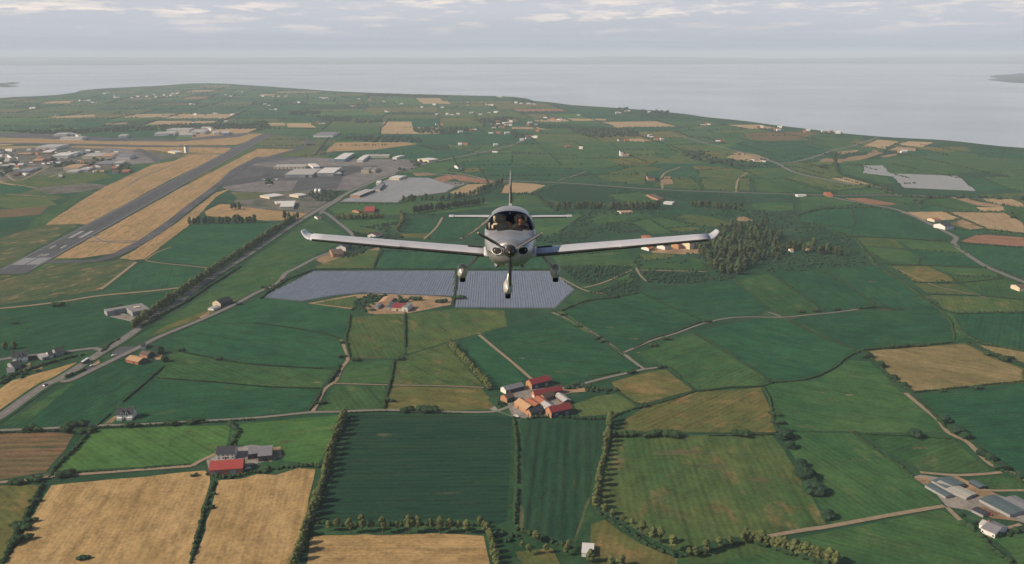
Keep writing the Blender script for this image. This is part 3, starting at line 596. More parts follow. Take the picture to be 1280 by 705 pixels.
F('tan_ground', (783,444),(800,440),(810,451),(803,458),(795,452), edge=0.4, name='dirt_yard'); F('verge', (782,442),(803,441),(826,456),(806,461)); F('tan_ground', (690,487),(720,484),(747,487),(744,489),(715,491),(700,495), edge=0.4, name='dirt_yard'); F('concrete_yard', (612,512),(630,500),(640,484),(700,486),(712,505),(692,520),(662,524),(640,521), name='yard', edge=0.3); F('verge', (620,496),(632,500),(640,520),(625,516),(610,500))
F('concrete_yard', (258,575),(270,565),(315,556),(346,560),(348,572),(330,586),(300,586),(262,590), name='yard', edge=0.4); F('verge', (300,586),(330,577),(348,574),(396,582),(372,585),(345,592),(322,591),(300,597),(276,598),(262,594)); F('tan_ground', (320,565),(350,558),(352,566),(338,578), edge=0.4, name='dirt_yard')
F('tan_ground', (920,272),(930,270),(941,275),(940,277),(922,276), edge=0.5, name='dirt_yard'); F('tan_ground', (812,310),(880,308),(890,315),(860,318),(815,316), edge=0.4, name='yard'); F('tan_ground', (1196,276),(1206,274),(1215,280),(1200,282), edge=0.3, name='yard'); F('tan_ground', (828,221),(838,220),(842,230),(825,231), edge=0.3, name='yard')
F('tan_ground', (806,243),(818,242),(826,247),(824,250),(815,250), edge=0.3, name='yard'); F('tan_ground', (395,325),(402,318),(432,312),(434,318),(420,324),(405,330), edge=0.3, name='yard'); F('tan_ground', (450,384),(470,378),(500,374),(512,378),(520,388),(500,392),(462,392), edge=0.3, name='yard')

F('grey_apron', (1080,207.5),(1104,207.5),(1112,217.3),(1197,220.3),(1219,238.7),(1130,234.7),(1122,226.7),(1117,220.7),(1080,216.7), edge=0)
rw_ = random.Random(4)
for x, y, s in ((599,417,2.2),(740,416,3),(778,440,3),(820,390,4),(763,409.5,3),(793,423.5,3),(653,448,2),(697,465,3),(427,425,3.4),(387,515,4),(396,478,2.5),(431,447,2.4),(695,391,3),(957,393,2),(882,402,3),(829,457,2),(1070,388,6),(1108,388,7),(972,396,4),(1067,540,4),(1133,492,3),(58,594,6),(505,420,2),(492,468,4),(463,446.5,8),(545,467,5),(598,400,7),(545,412,5),(480,543.5,4),(890,583,8),(845,565,10),(950,600,7),(1022,503,3),(1062,494,2),(998,517,3),(1150,560,4),(360,552,4),(235,540,4),(1160,372,9),(1190,363,7),(1205,388,6),(1090,352,6),(860,440,3)):
    c = G(x, y); n_ = 14; e_ = rw_.uniform(1.6, 3.0); P_ = []
    for k in range(n_):
        a_ = 6.2832*k/n_; r_ = s*0.62*(0.6+0.8*rw_.random()); P_.append(Vector((c.x+r_*e_*math.cos(a_), c.y+r_*0.8*math.sin(a_), 0)))
    sheet('worn_patch', 'tan_ground' if s < 2.6 else 'worn_grass', P_, edge=0.6, ground=True)

# ================================================================== roads, runways, lanes
ZR = 1.0
def road(pts, w, mat='road_asphalt', name='road', line=True, z=None):
    global ZR
    ZR += 0.01; z = ZL[0]+0.12+ZR*0.01 if z is None else z
    o, P = ribbon(name, mat, pts, w, z, wob=0.08 if mat.startswith('lane_d') else 0.02)
    if line:
        L = 0; segs = MB(); acc = P[0]
        for a, b in zip(P[:-1], P[1:]):
            d = b-a; l = d.length
            if l < 0.1: continue
            u = d/l; n = Vector((-u.y, u.x, 0)); s = 0.0
            while s < l:
                if int((L+s)/6) % 2 == 0:
                    e = min(l, s+6); p, q = a+u*s, a+u*e
                    segs.add([(p.x+n.x*.12, p.y+n.y*.12, z+.006), (p.x-n.x*.12, p.y-n.y*.12, z+.006), (q.x-n.x*.12, q.y-n.y*.12, z+.006), (q.x+n.x*.12, q.y+n.y*.12, z+.006)], [(0,1,2,3)])
                s += 6
            L += l
        if segs.v: segs.build('road_marking', 'road_paint')['kind'] = 'structure'
    return P
MAIN = [(-60,556),(0,521),(27,502),(57,481.5),(75,473.5),(105,455),(125,442),(150,427),(176,409),(200,391),(215,383),(250,357),(277,339),(320,312),(360,285),(395,264),(425,247),(445,236),(470,226),(495,217),(540,203),(585,194),(640,181.5),(659,172)]
ribbon('verge', 'verge', MAIN, 17, ZL[0]+0.05)
road(MAIN, 10.0)
road([(76,477),(90,475),(120,460.5),(150,446),(175,434),(200,421),(250,400.5),(295,380),(320,366.5),(338,359),(350,351.5),(357,342),(370,335.5),(395,322.5),(415,315),(428,308),(438,300),(440,293),(420,276),(408,267),(400,264)], 7.0)
road([(-60,462),(0,450),(37,445),(75,441),(105,437),(118,436),(127,438.5),(126,441)], 7.0)
road([(427,248),(405,262),(400,268)], 6.0, line=False)
road([(515,216.5),(560,218.5),(610,225),(640,226.3),(715,229.5),(805,236),(880,239.5),(960,242),(1035,244.2),(1122,244.2),(1185,246.3),(1230,249)], 9, line=False)
road([(752,157),(800,164),(835,167.5),(890,181),(960,200),(992,215),(1035,225),(1067,231),(1100,234.5),(1106,236),(1112,240),(1125,244.2)], 11, line=False)
road([(1035,244.2),(1055,250),(1120,262),(1160,279),(1188,293),(1195,297),(1194,301),(1192,305),(1203,314),(1230,332),(1255,343),(1280,353),(1330,372)], 8.5, line=False)
road([(975,204),(1005,200),(1045,187),(1067,182),(1097,172)], 10, line=False)
for pts, w in (([(-40,541),(0,538.5),(50,536.5),(120,532.5),(175,531),(250,526.8),(320,522.7),(385,516.3),(425,515),(480,513),(545,515),(607,515.6),(628,512),(645,505)], 4.0),
               ([(805,462),(752,474),(722,482),(700,486)], 4.2), ([(805,462),(827,459),(832,457)], 3.5), ([(690,391),(715,401),(740,416),(775,440),(805,462)], 3.6), ([(780,441),(815,426),(845,417),(880,404.5),(920,397),(977,397),(1010,394),(1042,391),(1072,387)], 3.2),
               ([(960,391),(968,393),(977,397)], 3.2)):
    road(pts, w, 'lane_asphalt', 'lane', False)
for pts, w in (([(-40,607),(0,603.5),(40,600),(62,596.5),(120,592),(180,587.5),(240,583)], 4.0), ([(240,583),(252,576),(270,568)], 4), ([(427,425),(431,436),(435,449),(427,461),(420,476),(406,487),(398,502),(391,515)], 3.6), ([(415,479.5),(480,481.5),(560,483),(605,485)], 2.2), ([(599,419),(618,435),(640,453),(664,474)], 3.4),
               ([(960,671),(1000,664),(1040,658),(1110,645),(1180,633)], 4.0), ([(1132,492),(1150,507),(1172,525),(1184,540),(1195,546.5),(1210,554),(1237,580),(1265,592),(1290,606)], 4.2), ([(1150,591),(1192,594.5),(1225,593.5),(1252,591)], 3.6), ([(1184,635),(1196,647),(1206,656)], 3.5), ([(1220,613),(1250,614),(1300,613)], 3), ([(1236,672),(1252,663),(1276,656)], 3),
               ([(182,326),(200,329),(240,333),(277,337)], 3), ([(182,325),(196,316),(214,309)], 2.6), ([(0,386),(40,382),(80,377),(125,370),(190,364),(240,358)], 6.0), ([(126,362),(142,350),(170,328)], 5), ([(700,347),(718,357),(728,362),(742,366),(755,367)], 3), ([(730,360),(750,355),(775,345),(787,339),(800,338),(883,340)], 3.2), ([(795,335),(800,344),(808,352)], 2.6), ([(530,299),(545,285),(553,272)], 4), ([(575,299),(592,289),(610,275)], 5),
               ([(764,551.0),(700,551)], 0.1), ([(828,228),(827,222),(832,216),(845,211),(850,209)], 5), ([(828,236),(828,229)], 5), ([(920,240),(921,230),(924,223),(934,216)], 5), ([(697,226),(720,219),(733,214)], 4), ([(1112,333),(1140,345),(1170,358),(1205,366),(1232,372)], 2.2), ([(1040,203),(1028,200),(1014,198)], 4), ([(55,149),(66,146.5),(70,143)], 8), ([(340,185.5),(375,184),(402,184.5)], 5),
               ([(8,218),(24,226),(60,209),(75,202),(88,196)], 6), ([(60,222),(90,213),(125,206)], 6), ([(0,228),(46,235)], 5), ([(8,243),(58,246)], 4), ([(560,181),(600,190),(640,189)], 5), ([(455,209),(420,200)], 5), ([(287,143),(310,138),(330,135)], 8), ([(835,164),(870,160),(885,157)], 7), ([(560,216),(575,217),(610,225)], 6)):
    if w > 0.5: road(pts, w, 'lane_dirt', 'track', False)
# runway
RA, RB = G(13.5, 341), G(330.5, 169.5)
rd = (RB-RA).normalized(); rn = Vector((rd.y, -rd.x, 0)); RL = (RB-RA).length
ZRW = ZL[0]+0.20
def rw(px, py):
    d = G(px, py)-RA; return d.dot(rn), d.dot(rd)
def rwobj(name, m, mat, z=ZRW):
    o = m.build(name, mat); o.location = (RA.x, RA.y, z); o.rotation_euler = (0, 0, math.atan2(rn.y, rn.x)); o['kind'] = 'structure'; o['row_angle'] = 0.0
    return o
xs = [rw(*p) for p in ((59,300),(94,300),(100,286),(130,286),(195,236),(220,236))]
print('runway across', [(round(a,1), round(b)) for a, b in xs], 'length', round(RL))
WR = 24.0
m = MB(); m.add([(-WR, -10, 0), (WR, -10, 0), (WR, RL, 0), (-WR, RL, 0)], [(0,1,2,3)]); rwobj('runway', m, 'runway_asphalt')
y0 = rw(38, 335)[1]; yt = rw(40, 332)[1]; yp0, yp1 = rw(25, 331.5)[1], rw(52, 324.5)[1]
m = MB()
for sgn in (-1, 1):
    for k in range(6):
        x = sgn*(2.6+k*3.0); m.add([(x-.9*1.2, yp0, .006), (x+.9*1.2, yp0, .006), (x+.9*1.2, yp0+46, .006), (x-.9*1.2, yp0+46, .006)], [(0,1,2,3)])
print('keys', yp0, yp1, [rw(a, b) for a, b in ((38,334),(93,294.5),(106,294),(66,308),(76,308.5),(48,322))])
ya = rw(95, 293.5)[1]; yz = rw(71, 309)[1]
for y, l, xw in ((ya, 60, 3.4), (yz, 24, 1.9)):
    for sgn in (-1, 1): m.add([(sgn*8.2-xw, y-l/2, .006), (sgn*8.2+xw, y-l/2, .006), (sgn*8.2+xw, y+l/2, .006), (sgn*8.2-xw, y+l/2, .006)], [(0,1,2,3)])
y = yp0+150
while y < RL-60:
    m.add([(-.28, y, .006), (.28, y, .006), (.28, y+30, .006), (-.28, y+30, .006)], [(0,1,2,3)]); y += 60
rwobj('runway_marking', m, 'runway_paint')
m = MB()
for sgn in (-1, 1):
    m.add([(sgn*20.5-.8, 20, .006), (sgn*20.5+.8, 20, .006), (sgn*20.5+.8, RL, .006), (sgn*20.5-.8, RL, .006)], [(0,1,2,3)])
rwobj('runway_marking', m, 'stripe_paint')
fc = bpy.data.curves.new('runway_number', 'FONT'); fc.body = '28'; fc.size = 19; fc.align_x = 'CENTER'; fc.offset = 0.25; fc.materials.append(MT('runway_paint'))
fo = link(bpy.data.objects.new('runway_number', fc)); fo.location = RA+rd*(yp0+56); fo.location.z = ZRW+0.007; fo.rotation_euler = (0, 0, math.atan2(rn.y, rn.x)); fo.scale = (0.8, 1.3, 1); fo['kind'] = 'structure'
def taxi(pts, w, name='taxiway', mat='dark_apron'): ribbon(name, mat, pts, w, ZRW-0.03)
taxi([(45,329),(70,327.5),(100,327.3),(125,325),(137,321.5),(150,316.5),(162,310.5),(187,296.5),(215,276.5),(240,256.5),(262,240),(280,226)], 19)
taxi([(280,226),(300,210),(320,202),(345,194),(375,186),(388,180)], 22); taxi([(384,174),(388,182)], 26); taxi([(322,173),(335,168),(345,166)], 30); taxi([(386,184),(320,184.2)], 14)
ribbon('runway', 'runway_asphalt', [(-120,178.0),(0,179.2),(100,180.5),(180,182.3),(300,184.2),(320,184.6)], 40, ZRW-0.05)
for pts in ([(100,284),(130,302),(176,302)], [(234,193),(288,194)], [(215,236),(268,238)], [(160,232),(180,220),(222,204)], [(107,302),(170,301)]): ribbon('track', 'stripe_paint', pts, 3.5, ZRW-0.06)
# ================================================================== PLANTS
ICO = {}
for k in (1, 2):
    b_ = bmesh.new(); bmesh.ops.create_icosphere(b_, subdivisions=k, radius=1.0)
    ICO[k] = ([v.co.copy() for v in b_.verts], [tuple(v.index for v in f.verts) for f in b_.faces]); b_.free()
def blob(m, c, rx, ry, rz, rnd, k=1, jit=0.28):
    vs, fs = ICO[k]
    m.add([(c[0]+v.x*rx*(1+jit*(rnd.random()*2-1)), c[1]+v.y*ry*(1+jit*(rnd.random()*2-1)), c[2]+v.z*rz*(1+jit*(rnd.random()*2-1))) for v in vs], fs)
def leaves(m, c, r, n, rnd, size):
    for _ in range(n):
        d = Vector((rnd.gauss(0,1), rnd.gauss(0,1), rnd.gauss(0,1))).normalized()
        p = Vector(c)+Vector((d.x*r[0], d.y*r[1], d.z*r[2]))*(0.75+0.4*rnd.random())
        a = Vector((rnd.gauss(0,1), rnd.gauss(0,1), rnd.gauss(0,1))).normalized()*size*(0.6+0.8*rnd.random())
        b = a.cross(d).normalized()*size*(0.5+0.6*rnd.random())
        m.add([p-a, p+b, p+a], [(0,1,2)])
def crown_mesh(h, w, z0, seed, clumps, lsize, shape='oval'):
    rnd = random.Random(seed); m = MB(); hz_ = (h-z0)/2; zc_ = z0+hz_
    for i in range(clumps):
        t = (i+0.5)/clumps; zz = -1+2*t
        prof = math.sqrt(max(0.03, 1-abs(zz+0.12)**(2.2 if shape == 'oval' else 3.2)))
        a = rnd.random()*6.283; rr = w/2*prof*(0.25+0.55*rnd.random())
        c = (math.cos(a)*rr, math.sin(a)*rr, zc_+zz*hz_*0.84)
        s = w*(0.17+0.14*rnd.random())
        blob(m, c, s, s, s*0.9, rnd, 1, 0.34)
        leaves(m, c, (s*1.05, s*1.05, s), 16, rnd, lsize)
    return m
def trunk_mesh(h, r, seed, top):
    rnd = random.Random(seed); m = MB(); m.cyl(0, 0, -0.4, h*0.5, r, r*0.7, 7); m.cyl(0.0, 0, h*0.48, top, r*0.7, r*0.2, 6)
    for k in range(5):
        a = k*1.3+rnd.random(); z = h*(0.6+0.3*rnd.random()); l = h*0.35; d = Vector((math.cos(a), math.sin(a), 0.8)).normalized(); s = d.cross(Vector((0,0,1))).normalized()*r*0.28; u = Vector((0,0,r*0.3))
        p = Vector((0,0,z)); q = p+d*l
        m.add([p-s, p+s, p+u, q], [(0,1,3),(1,2,3),(2,0,3)])
    return m
PROTO = {}
def proto(kind, name, cat, h, w, z0, mat, n, clumps, lsize, shape='oval'):
    PROTO[kind] = []
    for k in range(n):
        sd = hash((kind, k)) % 1000 if False else sum(map(ord, kind))*7+k
        cm = crown_mesh(h, w, z0, sd, clumps, lsize, shape); tm = trunk_mesh(z0+1.0, w*0.045+0.05, sd, h*0.8)
        me = bpy.data.meshes.new('crown'); me.from_pydata(cm.v, [], cm.f); me.materials.append(MT(mat)); me.update()
        mt = bpy.data.meshes.new('trunk'); mt.from_pydata(tm.v, [], tm.f); mt.materials.append(MT('bark')); mt.update()
        PROTO[kind].append((name, cat, h, me, mt))
proto('slim', 'poplar_tree', 'tree', 10.0, 4.4, 3.4, 'poplar_leaf', 5, 26, 0.34)
proto('row', 'poplar_tree', 'tree', 10.0, 6.4, 1.0, 'poplar_leaf', 5, 34, 0.42, 'full')
proto('wood', 'woodland_tree', 'tree', 14.0, 7.6, 2.2, 'wood_leaf', 6, 34, 0.55)
proto('oak', 'broad_tree', 'tree', 8.5, 11.0, 1.2, 'scrub_leaf', 4, 46, 0.5, 'full')
rt = random.Random(77)
def tree(kind, px, py, h, label, group=None, wide=1.0, ground=None):
    name, cat, h0, me, mt = rt.choice(PROTO[kind])
    p = ground if ground is not None else G(px, py)
    e = empty(name, (p.x, p.y, 0.0), rt.random()*6.28, label, cat, group); s = h/h0*(0.78+0.42*rt.random()); q_ = 0.9+0.25*rt.random(); e.scale = (s*wide*q_, s*wide*q_, s)
    link(bpy.data.objects.new('crown', me), e); link(bpy.data.objects.new('trunk', mt), e)
    return e
def along(pts, n=None, step=None, jit=0.0):
    P = GS(pts); L = [0]
    for a, b in zip(P[:-1], P[1:]): L.append(L[-1]+(b-a).length)
    if n is None: n = max(2, int(L[-1]/step)+1)
    out = []
    for i in range(n):
        s = L[-1]*i/(n-1)+rt.uniform(-jit, jit); s = min(max(s, 0), L[-1])
        k = max(j for j in range(len(L)-1) if L[j] <= s+1e-6)
        f = (s-L[k])/max(1e-6, L[k+1]-L[k]); p = P[k].lerp(P[k+1], f); out.append(p+Vector((rt.uniform(-jit, jit)*.5, rt.uniform(-jit, jit)*.5, 0)))
    return out
# row of slim trees between the dark crop and the straw field in front
xs_ = (365,405,470,530,575,635,707,767,810,875,920,967,1013,1052); bs_ = (540,538,552,548,538,552,535,552,545,540,554,548,540,552); ts_ = (478,484,475,470,486,466,484,470,473,482,478,476,484,492)
for i, (x, b, tp) in enumerate(zip(xs_, bs_, ts_)):
    px, py = 320+x/4, 529+b/4; h = (b-tp)/4/SC(py)*1.08
    tree('slim', px, py, h, f'{ordn(i)} slim tree from the west in the row behind the front straw field', 'row of slim trees behind the front straw field', 1.15 if h < 9.5 else 0.95)
for i, p in enumerate(along([(430,522),(424,540),(415,561),(410,582),(404,606),(397,627),(391,645),(383,662),(378,682),(371,703),(364,722)], n=27, jit=0.6)):
    tree('row', 0, 0, 8.6, f'{ordn(i)} tree from the lane in the dense row west of the big dark crop', 'tree row west of the big dark crop', ground=p)
for i, p in enumerate(along([(763,527),(758,555),(754,580),(749,603),(746,622),(744,637)], n=19, jit=0.5)):
    tree('slim', 0, 0, 8.8, f'{ordn(i)} tree from the farm end of the tight row beside the striped crop', 'tight tree row east of the striped crop', 1.25, ground=p)
for i, (x, y, h) in enumerate(((465,462,9),(500,482,9),(550,508,9.5),(600,532,8),(650,560,9),(705,600,11.5),(740,602,10),(805,640,10),(885,668,7),(915,672,8.5),(970,652,10.5),(1035,630,7),(1090,616,7),(1155,602,7.5))):
    tree('slim', 640+x/4, 529+y/4, h, f'{ordn(i)} loose tree from the striped crop along the olive pasture ditch', 'loose trees along the ditch below the olive pasture', 1.15)
for i, p in enumerate(along([(932,676),(948,679),(962,683),(985,690),(1008,696),(1028,701),(1044,706)], n=17, jit=0.6)):
    tree('row', 0, 0, 8.4, f'{ordn(i)} bushy tree from the west in the thick row below the dirt track', 'thick tree row below the dirt track', 1.0, ground=p)
for i, p in enumerate(along([(600,655),(606,662),(612,672),(615,684),(618,698),(622,712)], n=10, jit=0.5)):
    tree('row', 0, 0, 6.6, f'{ordn(i)} tree from the top of the short row east of the front straw field', 'short tree row east of the front straw field', ground=p)
for i, (x, y, h) in enumerate(((120,598,8),(50,628,7),(85,660,6.5),(170,650,8),(283,632,7.5),(272,662,7))):
    tree('slim', 640+x/4, 529+y/4, h, f'{ordn(i)} small tree on the rough ground below the striped crop', 'small trees on the rough ground below the striped crop', 1.2)
tree('row', 738, 703, 7.5, 'round leafy tree right in front of the white shed'); tree('row', 764, 706, 8, 'dark bushy tree on the rough lot east of the white shed'); tree('row', 776, 708, 8, 'bushy tree at the bottom of the rough lot, farthest from the white shed')
for i, p in enumerate(along([(562,432),(567,439),(573,445),(580,453),(588,461),(596,470),(604,479),(612,487)], n=20, jit=0.5)):
    tree('row', 0, 0, 8.5, f'{ordn(i)} tree from the far end of the diagonal row by the red roofed farm', 'diagonal tree row beside the red roofed farm', 0.9, ground=p)
for p in along([(177,411),(190,402),(205,390),(218,381),(235,370),(255,356),(276,340),(295,327),(318,313),(345,294),(374,275)], n=92, jit=1.2):
    tree('row', 0, 0, 11.0, 'tall pale green tree in the long avenue along the airport road', 'avenue along the airport road', 0.95, ground=p+Vector((-9.5, 2.5, 0)))
for p in along([(238,281),(262,279.5),(290,279.5),(318,279.0)], n=17, jit=2): tree('wood', 0, 0, 14.5, 'dark tree in the short windbreak at the edge of the airfield', 'windbreak at the airfield edge', 0.95, ground=p)
for x, y in ((356,274),(361,275),(372,274),(290,262),(294,261.5),(299,262)): tree('wood', x, y, 14, 'lone dark tree on the dry ground beside the taxiway', 'lone trees on dry ground by the taxiway', 0.9)
for p in along([(421,274),(440,274.5),(460,274),(478,273)], n=16, jit=2): tree('row', 0, 0, 10.5, 'tree in the row in front of the red roofed barn near the airport', 'row in front of the red roofed barn near the airport', 1.0, ground=p)
for p in along([(497,290),(503,281),(504,273),(500,268)], n=10, jit=2): tree('row', 0, 0, 11, 'tree in the curved belt beside the cottage garden behind the wing', 'curved tree belt behind the wing', 1.1, ground=p)
for p in along([(518,267),(535,264),(552,262),(572,259.5),(590,257),(605,255)], n=34, jit=3): tree('wood', 0, 0, 14.5, 'tree in the long belt behind the tail of the aeroplane', 'long tree belt behind the tailplane', 0.95, ground=p)
for p in along([(504,252),(516,252),(530,251),(548,251),(562,250),(580,248),(596,243),(608,238),(628,230)], n=40, jit=4): tree('wood', 0, 0, 13.5, 'tree in the belt bordering the grey sheeted field', 'tree belt bordering the grey sheeted field', 0.95, ground=p)
for p in along([(697,261.5),(715,262),(740,261.5),(760,262),(790,262),(815,262),(824,261)], n=42, jit=4): tree('wood', 0, 0, 15, 'tree in the far belt between the road and the wing', 'far tree belt between road and wing', 0.9, ground=p)
for p in along([(862,259),(880,259),(902,262),(928,263)], n=14, jit=6): tree('wood', 0, 0, 14, 'scattered tree at the end of the far belt', 'scattered trees at the end of the far belt', 0.9, ground=p)
FOREST = [(872,312),(880,297),(896,288),(925,280),(950,287),(976,296),(984,312),(976,328),(950,330),(930,336),(923,345),(900,345),(885,333),(877,322)]
def in_px(poly, x, y):
    c = False; j = len(poly)-1
    for i in range(len(poly)):
        a, b = poly[i], poly[j]
        if (a[1] > y) != (b[1] > y) and x < (b[0]-a[0])*(y-a[1])/(b[1]-a[1])+a[0]: c = not c
        j = i
    return c
cnt, taken = 0, []
FG = GS(FOREST)
while cnt < 150:
    x, y = rt.uniform(868, 990), rt.uniform(278, 348)
    if not in_px(FOREST, x, y): continue
    p = G(x, y)
    if any((p-q).length < 5.6 for q in taken): continue
    taken.append(p); cnt += 1
    tree('wood', 0, 0, rt.uniform(10, 16.5), 'tall olive tree in the wood below the wing tip', 'wood below the wing tip', 0.9, ground=p)
for x, y in ((986,312),(989,308),(992,313),(1000,312),(1004,316),(1010,314),(1014,316),(1017,310),(1024,318),(1028,315),(1034,317),(1040,317),(1044,319),(1050,320),(941,282),(952,284),(958,281)):
    tree('wood', x, y, 15, 'olive tree in the loose group just east of the wood', 'loose group of trees east of the wood', 0.9)
for i, (x, y, wd) in enumerate(((983,546,1.3),(991,558,.8),(1004,581,1.05),(1009,596,1.2),(1021,614,1.2),(1037,645,1.0))):
    tree('oak', x-3, y+2, 6.5, f'{ordn(i)} dark spreading tree from the top between the two eastern pastures', 'dark spreading trees between the two pastures', wd*1.25)
for i, (x, y) in enumerate(((1084,447),(1100,459),(1117,474),(1130,484),(1180,527),(1197,541),(1207,548),(1228,570),(1237,575),(1251,586),(1276,597),(1144,546))):
    tree('oak', x, y, 5.0, f'{ordn(i)} dark spreading tree from the straw field along the pale dirt track', 'dark trees along the pale dirt track', 1.35)
for x, y, lb in ((7,437,'pale round tree at the roadside west of the dark roofed house'),(18,436,'second pale tree beside the dark roofed house'),(206,452,'dark tree at the field corner behind the brick shed'),(200,442,'dark tree behind the small brick cottage')):
    tree('oak' if x > 50 else 'row', x, y, 9 if x < 50 else 7, lb)
# --- bushes and hedges
bushm = []
for k in range(6):
    rnd = random.Random(300+k); m = MB()
    for i in range(9):
        a = rnd.random()*6.28; r = rnd.random()*1.5; blob(m, (math.cos(a)*r*1.3, math.sin(a)*r, 0.8+0.5*rnd.random()), 1.0, 0.9, 0.9, rnd, 1, 0.35); leaves(m, (math.cos(a)*r*1.3, math.sin(a)*r, 1.0), (1.1, 1.0, .9), 10, rnd, 0.3)
    me = bpy.data.meshes.new('bush'); me.from_pydata(m.v, [], m.f); me.materials.append(MT('hedge_leaf')); me.update(); bushm.append(me)
def bush(px, py, s, label, group=None, wide=1.3):
    o = link(bpy.data.objects.new('bush', rt.choice(bushm))); p = G(px, py); o.location = (p.x, p.y, 0.2); o.rotation_euler = (0, 0, rt.uniform(-.5, .5)); o.scale = (s*wide, s, s*0.9)
    return tag(o, label, 'bush', group)
def hedge(pts, w, h, label, gap=0.0, group=None, mat='hedge_leaf'):
    rnd = random.Random(int(pts[0][0]*7+pts[0][1]*3)); m = MB(); P = smooth_line(GS(pts), 4); step = max(w*0.55, 1.2)
    if G(*pts[0]).y > 1500: step *= 1.6
    for a, b in zip(P[:-1], P[1:]):
        d = b-a; n = max(1, int(d.length/step))
        for k in range(n):
            q = a+d*((k+rnd.random()*0.6)/n)
            if mnoise.noise(q*0.02+Vector((3, 1, 9))) < gap-0.62: continue
            s = 0.65+0.5*rnd.random()+0.3*mnoise.noise(q*0.05)
            blob(m, (q.x+rnd.uniform(-.2, .2)*w, q.y+rnd.uniform(-.2, .2)*w, 0.2+h*s*0.40), w*0.55*s, w*0.55*s, h*0.62*s, rnd, 1, 0.3)
    if not m.v: return
    return tag(m.build('hedge', mat), label, 'hedge', group)
